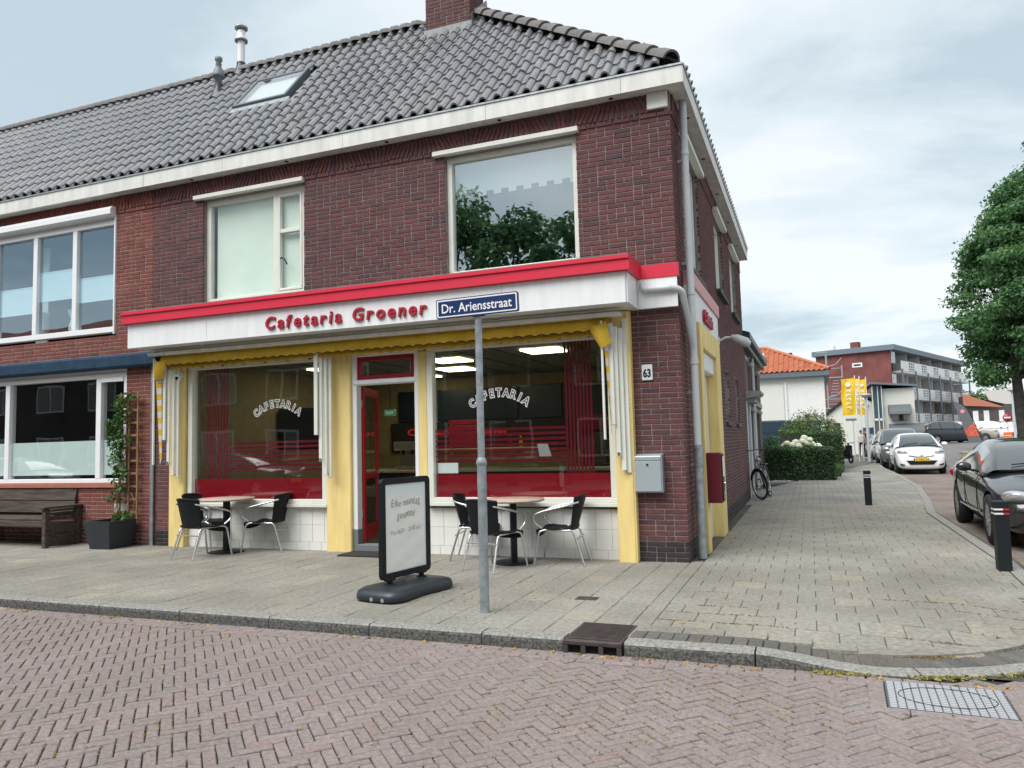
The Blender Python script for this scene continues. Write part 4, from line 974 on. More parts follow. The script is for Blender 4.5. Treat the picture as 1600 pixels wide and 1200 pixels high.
def ridge_h():
    p0 = Vector((HX0, RY, RZ + .02)); n = int((SEAM - HX0) / .205); out = [(0, ridge_tile(.225, .15, .075), Matrix.Translation((HX0 + .205 * k, RY, RZ + .03)), 5.0) for k in range(n)]
    pieces(hroof, out, M_ridge, 'ridge_tile', 'ridge_tiles', origin=o_h)
ridge_h()
flue(-8.40, 2.58, .86, .062, 'short', house); flue(-8.40, 3.5, 1.12, .07, 'tall', house)
M_pvcw = mat('white_window_pvc', (.78, .79, .80), .35); M_frost = mat('frosted_film', (.62, .70, .71), .55, var=.05, vscale=2); M_pleat = mat('pleated_blind', (.72, .80, .81), .8)
# upper window
a, b, c, d = NW[0]; w = MB(); frame_rect(w, 'x', a, b, 3.42, 5.28, .07, .0, .12, .09); 
for m in (-12.0, -10.98, -10.03): w.cbox(m - .05, m + .05, .002, .118, 3.51, 5.21, .005)
w.box(a, b, .02, .14, 5.28, 5.47)
win = w.build('window', M_pvcw, house, label='upper white window of four lights with pleated blinds hung half way')
MB().prism([(-.10, 5.33), (-.13, 5.36), (-.13, 5.44), (-.09, 5.49), (.02, 5.49), (.02, 5.33)], 'x', a - .03, b - .015).build('shutter_box', M_pvcw, win)
MB().cbox(b - .035, b - .005, -.035, .0, 3.38, 5.33, .004).build('shutter_rail', M_pvcw, win)
edges = [a + .07, -12.05, -11.95, -11.03, -10.93, -10.08, -9.98, b - .07]
for q, (bl, bt) in enumerate(((4.0, 4.5), (3.92, 4.36), (4.10, 4.58), (4.0, 4.38))):
    u0, u1 = edges[2 * q], edges[2 * q + 1]; pane('x', u0, u1, 3.51, 5.21, .06, M_glassblue, win); MB().box(u0 - .01, u1 + .01, .075, .085, bl, bt).cbox(u0 - .01, u1 + .01, .07, .09, bl - .02, bl, .003).cbox(u0 - .01, u1 + .01, .07, .09, bt, bt + .02, .003).build('blind', M_pleat, win)
room(-13.9, -8.9, .3, 3.2, 3.3, 5.6, M_room, house)
MB().box(-11.6, -11.3, .5, .53, 3.45, 5.2).build('curtain', M_blind, win)
for xq in (-10.45, -9.4, -11.2): MB().lathe([(.07, 3.5), (.09, 3.62), (.05, 3.8), (.11, 3.95), (.02, 3.98)], (xq, .35, 0), 12).build('window_ornament', M_blind, win)
# ground floor window
a, b, c, d = NW[1]; w = MB(); frame_rect(w, 'x', a, b, .97, 2.74, .07, .0, .12, .07); w.box(a, b, .02, .14, 2.70, 2.80)
for m in (-11.58, -9.42): w.cbox(m - .055, m + .055, -.003, .121, 1.04, 2.67, .006)
win = w.build('window', M_pvcw, house, label='ground floor white window with frosted film along its lower part')
edges = [a + .07, -11.635, -11.525, -9.475, -9.365, b - .07]
for q in range(3):
    u0, u1 = edges[2 * q], edges[2 * q + 1]; pane('x', u0, u1, 1.04, 2.67, .06, M_glass, win); MB().box(u0, u1, .063, .066, 1.10, 1.66).build('frosted_film', M_frost, win)
MB().cbox(-9.36, b - .07, -.012, .0, 2.60, 2.67, .003).build('vent', M_pvcw, win)
MB().cbox(a - .02, b + .02, -.05, .06, .895, .965, .006).build('sill', mat('terracotta_sill', (.36, .13, .095), .7, var=.1), win)
room(-14, -8.7, .3, 4.1, .1, 2.9, mat('dark_room', (.035, .035, .036), .9), house)
MB().cbox(-9.02, -8.72, -.02, .0, .50, .64, .004).build('vent_stone', mat('vent_stone', (.5, .47, .42), .85, var=.2, vscale=20), house)
MB().tube([(-8.20, -.035, 2.92), (-8.20, -.035, .0)], .022, 10).tube([(-8.24, -.03, 2.9), (-8.24, -.03, .0)], .014, 8).build('rain_pipe', M_zinc, house)
MB().tube([(-9.35, -.03, 2.9), (-9.35, -.03, 2.9)], .01).build('cable', M_zinc, house) if False else None
# blue awning rolled up over the window
aw = thing('rolled_awning', 'dark blue canvas awning rolled up in its long case above the ground floor window', 'awning', (-8.12, 0, 2.8))
MB().prism([(-.02, 2.80), (-.15, 2.80), (-.17, 2.83), (-.17, 2.98), (-.13, 3.02), (-.02, 3.04)], 'x', -13.8, -8.03).build('canvas', M_bluecanvas, aw)
MB().cbox(-8.20, -7.98, -.14, -.02, 3.03, 3.06, .005).build('bracket', M_white, aw)
# ------------------------------------------------------------------ drop-arm awnings of the snack bar
saw = thing('drop_awning', 'yellow striped shop awning folded up under the canopy with its white arms hanging down', 'awning', (-4.3, -.2, 2.9))
c0 = MB().cbox(-7.93, -.62, -.42, -.30, 2.90, 2.945, .006).build('cassette_bar', M_fascia, saw)
MB().cyl((-7.8, -.12, 2.92), (-.8, -.12, 2.92), .05, n=12).build('roller', M_awn, saw)
v = MB(); n = 560; rows = [[], [], []]
for k in range(n + 1):
    x = -7.80 + (7.0) * k / n; ph = (x * 1 / .155) % 1; sc = .022 * abs(math.sin(math.pi * ph)); wv = .008 * math.sin(x * 7) + .006 * math.sin(x * 17.3)
    rows[0].append((x, -.27 + wv * .3, 2.90)); rows[1].append((x, -.315 + wv, 2.82)); rows[2].append((x, -.325 + wv * 1.5, 2.735 + sc))
v.grid(rows); val = v.build('valance', M_awn, saw)
e = MB(); e.tube([(r[0], r[1] - .002, r[2]) for r in rows[2]], .0055, 5); e.build('piping', M_black, val)
bk = MB(); rows2 = [[(x[0], -.22, 2.77) for x in rows[0]], [(x[0], -.245, 2.735) for x in rows[0]], [(x[0], -.24, 2.685 + .02 * abs(math.sin(math.pi * ((x[0] + .07) / .155)))) for x in rows[0]]]
bk.grid(rows2); bk.build('back_valance', M_awn, saw)
M_stripe = bpy.data.materials.new('striped_canvas'); M_stripe.use_nodes = True; nt = M_stripe.node_tree; b = nt.nodes['Principled BSDF']; b.inputs['Roughness'].default_value = .9
tc = nt.nodes.new('ShaderNodeNewGeometry'); sp = nt.nodes.new('ShaderNodeSeparateXYZ'); nt.links.new(tc.outputs['Position'], sp.inputs[0]); ml = nt.nodes.new('ShaderNodeMath'); ml.operation = 'MULTIPLY'; ml.inputs[1].default_value = 5.6; nt.links.new(sp.outputs['Z'], ml.inputs[0]); fr_ = nt.nodes.new('ShaderNodeMath'); fr_.operation = 'FRACT'; nt.links.new(ml.outputs[0], fr_.inputs[0]); gt = nt.nodes.new('ShaderNodeMath'); gt.operation = 'GREATER_THAN'; gt.inputs[1].default_value = .5; nt.links.new(fr_.outputs[0], gt.inputs[0]); mx = nt.nodes.new('ShaderNodeMix'); mx.data_type = 'RGBA'; nt.links.new(gt.outputs[0], mx.inputs[0]); mx.inputs[6].default_value = (.62, .58, .52, 1); mx.inputs[7].default_value = (.68, .42, .03, 1); nt.links.new(mx.outputs[2], b.inputs['Base Color'])
def armset(x, xo, sgn, low):
    """folded drop arms: a bundle of flat white bars hanging beside the window"""
    for k, (dx, dy, z0, z1, wd) in enumerate(((0, -.26, 1.62, 2.84, .06), (.048 * sgn, -.22, 1.25, 2.80, .055), (.098 * sgn, -.18, low, 2.78, .055), (.145 * sgn, -.14, low - .03, 2.90, .055))):
        MB().cbox(x + dx - wd / 2, x + dx + wd / 2, dy - .015, dy + .015, z0, z1, .006).build('arm', M_cream, saw)
    MB().cyl((x + .1 * sgn, -.185, low + .02), (x + .1 * sgn, -.14, low + .02), .02, n=10).cyl((x + .05 * sgn, -.245, 1.28), (x + .05 * sgn, -.2, 1.28), .02, n=10).build('pivot', M_alu, saw)
armset(-7.74, 0, 1, 1.08); armset(-4.98, 0, 1, 1.06); armset(-.78, 0, -1 if False else 1, 1.08)
for (x0, x1, z) in ((-7.86, -7.76, 1.35), (-.86, -.80, 1.55)):
    MB().add([(x0 + .01, -.34, 2.80), (x1, -.30, 2.80), (x1, -.28, z), (x0 + .075, -.29, z - .1)], [(0, 1, 2, 3)]).build('side_canvas', M_stripe, saw)
    MB().cbox(x0 - .015, x0 + .012, -.36, -.33, z - .1, 2.86, .004).build('side_rail', M_cream, saw)
for (x0, s_) in ((-7.84, 1), (-.80, -1)):
    MB().grid([[(x0, -.36, 2.84), (x0 + .12 * s_, -.40, 2.80), (x0 + .2 * s_, -.33, 2.84)], [(x0 - .03 * s_, -.36, 2.70), (x0 + .08 * s_, -.43, 2.66), (x0 + .2 * s_, -.34, 2.75)], [(x0 - .06 * s_, -.32, 2.60), (x0 + .05 * s_, -.40, 2.52), (x0 + .1 * s_, -.3, 2.55)]]).build('canvas_fold', M_awn, saw)
# ------------------------------------------------------------------ things fixed to the shop front
cm = thing('security_camera', 'white dome security camera fixed to the top of the left yellow pillar', 'camera', (-7.64, -.05, 2.6))
MB().lathe([(.0, 0), (.062, 0), (.066, .025), (.05, .05), (0.0, .055)], T=Matrix.Translation((-7.64, -.052, 2.62)) @ Matrix.Rotation(R(90), 4, 'X'), n=18).build('mount', M_white, cm)
MB().lathe([(.055, -.02), (.066, .02), (.06, .05), (.042, .052), (.04, .035), (0, .033)], T=Matrix.Translation((-7.62, -.12, 2.575)) @ Matrix.Rotation(R(120), 4, 'X') @ Matrix.Rotation(R(25), 4, 'Y'), n=18).build('housing', M_white, cm)
MB().lathe([(.038, 0), (.03, .015), (0, .02)], T=Matrix.Translation((-7.62, -.12, 2.575)) @ Matrix.Rotation(R(120), 4, 'X') @ Matrix.Rotation(R(25), 4, 'Y') @ Matrix.Translation((0, 0, .036)), n=14).build('lens', M_black, cm)
npl = thing('house_number_plate', 'white enamel house number plate reading 63 on the dark brick corner', 'sign', (-.40, -.02, 2.24))
MB().cbox(-.465, -.335, -.034, -.016, 2.145, 2.335, .012).build('plate', mat('enamel', (.74, .75, .75), .25), npl)
text_obj('63', .135, mat('navy_digits', (.012, .02, .07), .4), face_T((-.40, -.0355, 2.185)), npl, 'digits', offset=.006, shear=0.0, fit=.095)
lb = thing('letterbox', 'grey metal letterbox on the brick corner below the house number', 'letterbox', (-.41, -.02, .82))
T_lb = Matrix.Translation((-.41, -.135, 1.04))
bx = MB().prism([(-.13, .82), (-.125, 1.21), (-.10, 1.245), (-.02, 1.27), (-.02, .82)], 'x', -.575, -.245).build('box', mat('letterbox_grey', (.37, .43, .46), .4, var=.06, metal=.3), lb)
MB().cbox(-.572, -.262, -.140, -.131, .83, 1.185, .004).build('door', mat('letterbox_door', (.40, .46, .49), .38, metal=.3), lb); MB().cbox(-.57, -.262, -.137, -.126, 1.19, 1.235, .004).build('flap', mat('letterbox_flap', (.36, .42, .45), .4, metal=.3), lb)
MB().cyl((-.42, -.14, 1.145), (-.42, -.152, 1.145), .014, n=14).build('lock', M_chrome, lb); MB().cbox(-.259, -.243, -.15, -.02, .82, 1.262, .003).build('side_rim', M_zinc, lb)
# side entrance with yellow surround and sign (parts of the corner building)
sf = MB(); sf.cbox(-.06, .14, .80, 1.04, -.02, 2.93, .008).cbox(-.06, .14, 2.56, 3.05, -.02, 2.93, .008).cbox(-.06, .138, 1.04, 2.56, 2.62, 2.93, .006); sur = sf.build('side_surround', M_yellow, cafe)
MB().box(-.22, -.20, 1.04, 2.56, .0, 2.62).build('side_back', M_cream, sur)
MB().cbox(-.19, .09, 1.041, 2.559, 2.36, 2.615, .01).build('shutter_box', M_white, sur)
w = MB(); frame_rect(w, 'y', 1.06, 2.54, .75, 2.36, .09, -.10, -.02); w.cbox(-.098, -.022, 1.76, 1.84, .84, 2.27, .006); sw = w.build('side_window', M_white, sur); pane('y', 1.15, 2.45, .84, 2.27, -.06, M_glass2, sw); MB().box(-.09, -.085, 1.15, 2.45, .84, 2.27).build('blind', M_blind, sw)
for k in range(12): MB().box(-.0585, -.0575, 1.86, 2.45, 1.1 + .06 * k, 1.13 + .06 * k).build('film_stripe', M_film, sw)
MB().box(-.15, -.02, 1.04, 2.56, -.02, .75).build('side_apron', M_cream, sur)
sg = MB().cbox(.0, .10, .42, 3.32, 2.935, 3.34, .004).build('side_signboard', M_white, cafe)
MB().cbox(.0, .125, .44, 3.36, 3.342, 3.53, .005).build('sign_cap', mat('faded_red_enamel', (.62, .30, .31), .5), sg)
ms = text_mesh('Cafetaria', .25, .02, .006, .12, 'CENTER', 0, 'letter'); ms.transform(face_T((.122, 1.85, 3.02), (0, 1, 0), (0, 0, 1))); link('lettering', ms, M_letter, sg)
vd = thing('vending_box', 'dark red capsule vending box hung beside the side entrance behind the downpipe', 'vending machine', (.14, .92, .62))
MB().cbox(.142, .32, .80, 1.04, .62, 1.25, .008).build('cabinet', M_maroon, vd)
MB().cbox(.322, .333, .815, 1.025, .64, 1.23, .003).build('front_frame', M_black, vd); MB().cbox(.334, .338, .84, 1.0, .95, 1.2, .001).build('window', M_white, vd); MB().cyl((.334, .92, .86), (.355, .92, .86), .028, n=12).cbox(.334, .345, .85, .99, .67, .76, .003).build('coin_turn', M_chrome, vd)
wl_ = thing('wall_lamp', 'grey outdoor lamp on a bracket high on the side wall', 'lamp', (.0, 4.15, 3.0))
MB().box(0, .03, 4.1, 4.2, 3.02, 3.14).tube([(.02, 4.15, 3.08), (.14, 4.15, 3.13), (.25, 4.15, 3.12)], .02, 8).build('bracket', M_white, wl_); MB().tube([(.22, 4.15, 3.13), (.30, 4.15, 3.10), (.46, 4.15, 3.02), (.52, 4.15, 2.98)], .06, 12, taper=[.04, .075, .085, .05]).build('lamp_head', M_pvc, wl_)
# doormat
tag(MB().cbox(-4.55, -3.5, -.42, -.02, .004, .022, .006).build('doormat', mat('doormat', (.025, .025, .027), .95, bump=.6, bscale=200)), 'black doormat on the paving before the red shop door', 'doormat')
# ------------------------------------------------------------------ shop furniture behind the glass
ct = thing('serving_counter', 'dark shop counter with a pale top seen through the open door', 'counter', (-4.6, 3.2, 0))
MB().box(-7.0, -1.4, 3.2, 3.85, .02, .95).build('front', mat('counter_front', (.05, .05, .055), .4), ct); MB().cbox(-7.05, -1.35, 3.15, 3.9, .95, 1.0, .008).build('top', mat('counter_top', (.45, .43, .33), .4), ct); MB().cbox(-6.2, -4.0, 3.16, 3.19, .55, .75, .004).build('kick_panel', M_alu, ct); MB().quad((-6.2, 3.3, 1.0), (-3.0, 3.3, 1.0), (-3.0, 3.25, 1.32), (-6.2, 3.25, 1.32)).build('sneeze_guard', M_glass, ct); MB().cbox(-4.9, -2.9, 3.2, 3.5, 1.32, 1.37, .005).build('guard_shelf', mat('guard_shelf', (.62, .56, .3), .4), ct)
mbn = thing('menu_board', 'row of dark menu boards high on the back wall of the shop', 'menu board', (-4.5, 5.5, 2.0))
M_menu = mat('menu_blue', (.012, .025, .045), .35)
for k in range(6): MB().cbox(-7.0 + k * .95, -6.1 + k * .95, 5.52, 5.58, 1.95, 2.62, .006).build('panel', M_menu, mbn)
MB().box(-7.2, -1.3, 5.54, 5.59, 1.30, 1.93).build('backing', M_dark, mbn); text_obj('Cafetaria Groener', .2, mat('neon_red', (.6, .02, .02), .5, emit=(1, .05, .04), estr=.06), face_T((-5.6, 5.53, 1.66)), mbn, 'lettering', fit=2.4, offset=.006)
ex = thing('exit_sign', 'small green lit sign hanging above the counter', 'sign', (-6.1, 3.6, 2.2))
MB().cbox(-6.2, -5.96, 3.58, 3.63, 2.02, 2.14, .01).build('panel', mat('green_sign', (.05, .3, .18), .4, emit=(.1, .5, .3), estr=.06), ex); MB().tube([(-6.08, 3.6, 2.14), (-6.08, 3.6, 2.86)], .01, 6).build('rod', M_dark, ex); MB().box(-6.16, -6.0, 3.576, 3.579, 2.055, 2.105).build('bar_mark', M_lettwhite, ex)
fz = thing('drinks_fridge', 'tall dark drinks fridge against the back wall inside the right window', 'fridge', (-2.2, 4.9, 0))
MB().box(-2.6, -1.8, 4.6, 5.2, .02, 1.95).build('cabinet', M_dark, fz); MB().quad((-2.54, 4.59, .3), (-1.86, 4.59, .3), (-1.86, 4.59, 1.6), (-2.54, 4.59, 1.6)).build('door_pane', M_glass, fz); MB().box(-2.6, -1.8, 4.57, 4.6, 1.65, 1.93).build('header', M_maroon, fz)
rb = thing('price_board', 'red slatted board standing on the counter behind the right window', 'board', (-4.0, 2.6, 1.0))
for k in range(5): MB().cbox(-4.35, -3.75, 2.6, 2.63, 1.42 + .09 * k, 1.49 + .09 * k, .004).build('slat', M_red, rb)
MB().cbox(-4.33, -4.3, 2.635, 2.66, .9, 1.85, .004).cbox(-3.8, -3.77, 2.635, 2.66, .9, 1.85, .004).build('post', M_alu, rb)
tv = thing('television', 'dark flat television hung on the shop wall inside the left window', 'television', (-6.9, 2.2, 1.6))
MB().cbox(-7.75, -6.6, 2.4, 2.45, 1.45, 2.15, .01).build('screen', M_menu, tv); MB().cbox(-7.78, -6.57, 2.455, 2.5, 1.42, 2.18, .01).build('back_shell', M_black, tv); MB().box(-7.79, -7.3, 2.46, 2.48, 1.7, 1.9).build('wall_arm', M_dark, tv)
for k in range(3):
    b_ = MB().lathe([(0, 0), (.032, .0), (.034, .02), (.034, .13), (.012, .19), (.012, .235), (0, .236)], (0, 0, 0), 12).build('bottle', mat('bottle_' + ('brown', 'red', 'yellow')[k % 3], ((.06, .03, .01), (.35, .02, .02), (.55, .38, .05))[k % 3], .2), None); b_.location = (-3.75 + .2 * k, 3.42, 1.372); tag(b_, ('brown', 'red', 'yellow')[k % 3] + ' sauce bottle standing on the shelf of the shop counter', 'bottle')
cf = thing('coffee_machine', 'steel coffee machine on the shop counter seen through the left window', 'coffee machine', (-5.6, 3.5, 1.0)); MB().cbox(-5.85, -5.35, 3.35, 3.75, 1.0, 1.06, .01).cbox(-5.85, -5.35, 3.55, 3.75, 1.06, 1.42, .02).cbox(-5.87, -5.33, 3.33, 3.75, 1.36, 1.52, .02).build('body', M_alu, cf); MB().cyl((-5.7, 3.42, 1.28), (-5.7, 3.42, 1.36), .03, n=10).cyl((-5.5, 3.42, 1.28), (-5.5, 3.42, 1.36), .03, n=10).build('spout', M_black, cf)
nf = MB().cbox(-7.4, -5.1, .9, 1.5, .02, .80, .01); tag(nf.build('window_bench', mat('window_bench', (.12, .105, .07), .7)), 'low panelled bench inside the left shop window', 'bench')
pk = thing('paper_sheet', 'small white sheet taped inside the right shop window above the red band', 'notice', (-2.9, .1, 1.2))
MB().box(-3.28, -2.98, .076, .078, 1.06, 1.22).build('sheet', M_panel_w, pk)
pk2 = thing('paper_notice', 'slim grey notice sheet stuck on the striped film of the right shop window', 'notice', (-1.7, .1, 1.3))
MB().add([(-1.86, .0715, 1.42), (-1.72, .0715, 1.42), (-1.67, .0715, 1.26), (-1.83, .0715, 1.26)], [(0, 1, 2, 3)]).build('sheet', mat('notice_grey', (.3, .3, .3), .7), pk2)
# ------------------------------------------------------------------ bench, planter, trellis, climbing plant
bn = thing('wooden_bench', 'dark weathered wooden bench under the window of the red brick house', 'bench', (-10.9, -.35, 0))
def plank(a, b, c, d, e, f, name='plank', parent=bn, m=M_wood): return MB().cbox(a, b, c, d, e, f, .008).build(name, m, parent)
BX0, BX1 = -11.75, -9.72
for k in range(4): plank(BX0 + .04, BX1 - .04, -.60 + .125 * k, -.60 + .125 * k + .118, .42, .455, 'seat_plank')
plank(BX0 + .06, BX1 - .06, -.605, -.57, .32, .415, 'seat_rail')
for z0, z1, y in ((.50, .69, -.105), (.70, .93, -.065)): MB().add([(BX0 + .06, y, z0), (BX1 - .12, y, z0), (BX1 - .12, y + .05, z1), (BX0 + .06, y + .05, z1), (BX0 + .06, y + .035, z0), (BX1 - .12, y + .035, z0), (BX1 - .12, y + .085, z1), (BX0 + .06, y + .085, z1)], [(0, 1, 2, 3), (7, 6, 5, 4), (0, 4, 5, 1), (1, 5, 6, 2), (2, 6, 7, 3), (3, 7, 4, 0)]).build('back_plank', M_wood, bn)
for x in (BX0, BX1 - .08):
    plank(x, x + .08, -.66, -.58, 0, .60, 'post'); plank(x, x + .08, -.11, -.03, 0, .62, 'post'); plank(x - .02, x + .10, -.70, -.02, .602, .64, 'armrest')
    for z0 in (.46, .51, .555): plank(x + .02, x + .06, -.58, -.11, z0, z0 + .03, 'arm_slat')
    plank(x + .02, x + .055, -.58, -.11, .02, .2, 'side_panel'); plank(x + .02, x + .055, -.58, -.11, .205, .38, 'side_panel')
pt = thing('square_planter', 'tall square anthracite planter standing by the brick wall', 'planter', (-8.72, -.33, 0))
def frustum(mb, c, a0, a1, z0, z1, mi=0):
    q = lambda a, z: [(c[0] - a, c[1] - a, z), (c[0] + a, c[1] - a, z), (c[0] + a, c[1] + a, z), (c[0] - a, c[1] + a, z)]
    return mb.add(q(a0, z0) + q(a1, z1), [(3, 2, 1, 0), (0, 1, 5, 4), (1, 2, 6, 5), (2, 3, 7, 6), (3, 0, 4, 7)], mi)
mb = frustum(MB(), (-8.72, -.33), .20, .27, 0, .42); q = lambda a, z: [(-8.72 - a, -.33 - a, z), (-8.72 + a, -.33 - a, z), (-8.72 + a, -.33 + a, z), (-8.72 - a, -.33 + a, z)]
mb.add(q(.27, .42) + q(.23, .42) + q(.22, .34), [(0, 1, 5, 4), (1, 2, 6, 5), (2, 3, 7, 6), (3, 0, 4, 7), (4, 5, 9, 8), (5, 6, 10, 9), (6, 7, 11, 10), (7, 4, 8, 11)]).build('pot', M_anthr, pt)
MB().quad(*q(.222, .36)).build('soil', mat('soil', (.03, .022, .016), .95, bump=.6, bscale=30), pt)
tr_ = thing('trellis', 'narrow wooden trellis standing in the planter against the wall', 'trellis', (-8.65, -.1, .35))
for x in (-8.82, -8.64, -8.46): MB().cbox(x - .014, x + .014, -.10, -.08, .34, 2.40, .003).build('upright', M_trellis, tr_)
for k in range(10): MB().cbox(-8.85, -8.43, -.078, -.06, .50 + k * .20, .535 + k * .20, .003).build('crossbar', M_trellis, tr_)
vn = thing('climbing_plant', 'leafy green climber growing up the trellis from the planter', 'plant', (-8.72, -.2, .36))
st = MB(); r2 = random.Random(4)
for q in range(6):
    p = Vector((-8.72 + r2.uniform(-.1, .1), -.25, .36)); pts = [p.copy()]
    for k in range(16): p = p + Vector((r2.gauss(0, .045) + (-8.72 - p.x) * .12, (-.13 - p.y) * .3 + r2.gauss(0, .02), .125)); pts.append(p.copy())
    st.tube(pts[:r2.randrange(9, 17)], .006, 5)
st.tube([(-8.5, -.2, .36), (-8.40, -.2, .55), (-8.41, -.18, .72), (-8.52, -.15, .82)], .008, 5)
st.build('stem', mat('vine_stem', (.14, .10, .05), .9), vn)
bl = [(-8.76 + r2.uniform(-.10, .10), -.17, z, .15, .09, .11, (1.3 if z > 1.1 else .6)) for z in [.42, .45] + [.75 + .125 * k for k in range(13)]] + [(-8.62, -.2, .46, .22, .1, .06, 1.0), (-8.92, -.2, 1.9, .10, .06, .1, 1), (-8.9, -.2, 1.6, .12, .06, .12, 1), (-8.55, -.15, 2.33, .14, .06, .08, 1)]
V, F = leaf_cloud(900, bl, .036, 3, shell=.2); link('foliage', np_mesh('foliage', V - np.array(vn.location), F), M_vine, vn)
# ------------------------------------------------------------------ bistro tables and chairs
M_ttop = mat('table_top', (.52, .43, .34), .45, var=.35, vscale=9, col2=(.36, .25, .2)); M_weave = mat('black_weave', (.009, .011, .014), .6, bump=.9, bscale=120, spec=.2)
TBG = 'round bistro tables on the pavement'
def make_table(loc, label):
    t = thing('bistro_table', label, 'table', loc, 0, TBG)
    MB().lathe([(0, .735), (.365, .735), (.385, .742), (.388, .755), (.382, .765), (.0, .768)], n=40).build('top', M_ttop, t, world=False)
    MB().box(-.035, .035, -.035, .035, .02, .735).box(-.12, .12, -.03, .03, .715, .734).build('column', M_blackm, t, world=False)
    MB().lathe([(.24, 0), (.25, .008), (.24, .016), (.06, .024), (.0, .026)], n=32).build('base', M_blackm, t, world=False); return t
tb = make_table((-6.43, -.38, 0), 'round bistro table with a worn top before the left shop window')
dup(tb, (-2.02, -.42, 0), .6, 'round bistro table with a worn top before the right shop window', TBG)
CHG = 'black woven bistro chairs with aluminium frames'
def make_chair(loc, rz, label):
    """local frame: the sitter looks to -y"""
    t = thing('bistro_chair', label, 'chair', loc, rz, CHG); W = False
    s = MB(); rows = []
    for k in range(9):
        v = k / 8; y = -.235 + .44 * v; zz = .455 - .025 * math.sin(v * math.pi) - .02 * v - .045 * max(0, .2 - v) / .2; hw = .235 - .025 * v
        rows.append([(hw * (u / 4 - 1), y, zz - .012 * (1 - (u / 4 - 1) ** 2) + .01 * abs(u / 4 - 1) ** 3) for u in range(9)])
    s.grid(rows); s.grid([[(x, y, z - .022) for x, y, z in r] for r in rows]); 
    for a in (0, 8): s.grid([rows[a], [(x, y, z - .022) for x, y, z in rows[a]]], smooth=False)
    for a in (0, 8): s.grid([[r[a] for r in rows], [(r[a][0], r[a][1], r[a][2] - .022) for r in rows]], smooth=False)
    s.grid([[(x, y, z - .02) for x, y, z in rows[0]], [(x * .98, y + .01, z - .075) for x, y, z in rows[0]]], smooth=False)
    s.build('seat', M_weave, t, world=W)
    b = MB(); R1 = []
    for k in range(7):
        v = k / 6; z = .43 + .37 * v; y0 = .20 + .115 * v; hw = .195 + .035 * v
        R1.append([(hw * (u / 5 - 1), y0 - .055 * abs(u / 5 - 1) ** 2.2 * (0.6 + v), z - .02 * v * abs(u / 5 - 1) ** 2) for u in range(11)])
    b.grid(R1); b.grid([[(x, y + .018, z) for x, y, z in r] for r in R1]); b.grid([R1[-1], [(x, y + .018, z) for x, y, z in R1[-1]]], smooth=False)
    for a in (0, 10): b.grid([[r[a] for r in R1], [(r[a][0], r[a][1] + .018, r[a][2]) for r in R1]], smooth=False)
    b.build('backrest', M_weave, t, world=W)
    MB().tube([(x, y + .009, z + .004) for x, y, z in R1[-1]], .015, 8).build('top_rail', M_weave, t, world=W)
    for sx in (-1, 1):
        a = bend([(sx * .20, .275, .735), (sx * .275, .15, .70), (sx * .275, -.14, .635), (sx * .265, -.255, .59), (sx * .255, -.25, .50), (sx * .235, -.16, .435)], .09, 5)
        MB().tube(a, .0125, 8).build('armrest', M_alu, t, world=W)
        MB().tube(bend([(sx * .215, -.10, .42), (sx * .235, -.20, .40), (sx * .265, -.262, 0.0)], .06, 5), .0125, 8).build('leg', M_alu, t, world=W)
        MB().tube(bend([(sx * .20, .06, .42), (sx * .205, .20, .41), (sx * .23, .33, 0.0)], .07, 5), .0125, 8).build('leg', M_alu, t, world=W)
        MB().tube([(sx * .215, -.12, .415), (sx * .205, .18, .405)], .011, 8).build('side_tube', M_alu, t, world=W)
    MB().tube([(-.215, .25, .315), (.215, .25, .315)], .010, 8).tube([(-.21, -.12, .41), (.21, -.12, .41)], .010, 8).build('stretcher', M_alu, t, world=W)
    return t
c1 = make_chair((-6.42, -.84, 0), R(170), 'black woven bistro chair with its back to the street at the left table')
dup(c1, (-7.03, -.14, 0), R(100), 'black woven bistro chair squeezed between the left table and the left yellow pillar', CHG)
dup(c1, (-5.93, -.12, 0), R(-78), 'black woven bistro chair on the door side of the left table', CHG)
dup(c1, (-2.08, -.86, 0), R(164), 'black woven bistro chair behind the street sign post at the right table', CHG)
dup(c1, (-2.58, -.19, 0), R(102), 'black woven bistro chair on the door side of the right table', CHG)
dup(c1, (-1.46, -.34, 0), R(-84), 'black woven bistro chair facing the right table from the brick corner', CHG)
# ------------------------------------------------------------------ pavement sign
ab = thing('pavement_sign', 'black framed pavement sign with a handwritten sheet on a water filled base', 'sign', (-2.36, -2.44, 0), 0)
PN = Vector((-2.43, -2.80, 0)); PF = Vector((-2.30, -2.075, 0)); ax = (PF - PN).normalized(); nr = Vector((ax.y, -ax.x, 0)); PC = (PN + PF) / 2; PW = (PF - PN).length
PT = Matrix.Identity(4)
for i in range(3): PT[i][0], PT[i][1], PT[i][2], PT[i][3] = ax[i], -nr[i], (0, 0, 1)[i], PC[i]
def rrect(w, h, r, n=5):
    out = []
    for cx, cz, a0 in ((w - r, h - r, 0), (-w + r, h - r, 90), (-w + r, -h + r, 180), (w - r, -h + r, 270)):
        for k in range(n + 1): a = R(a0 + 90 * k / n); out.append((cx + r * math.cos(a), cz + r * math.sin(a)))
    return out
o_ = rrect(PW / 2, .475, .05); i_ = rrect(PW / 2 - .058, .417, .01); zc = .655; n = len(o_); fr = MB()
for y, s_ in ((-.022, 1), (.022, -1)):
    fr.add([(x, y, z + zc) for x, z in o_] + [(x, y, z + zc) for x, z in i_], [(k, (k + 1) % n, n + (k + 1) % n, n + k) for k in range(n)])
for poly in (o_, i_): fr.add([(x, -.022, z + zc) for x, z in poly] + [(x, .022, z + zc) for x, z in poly], [(k, (k + 1) % n, n + (k + 1) % n, n + k) for k in range(n)])
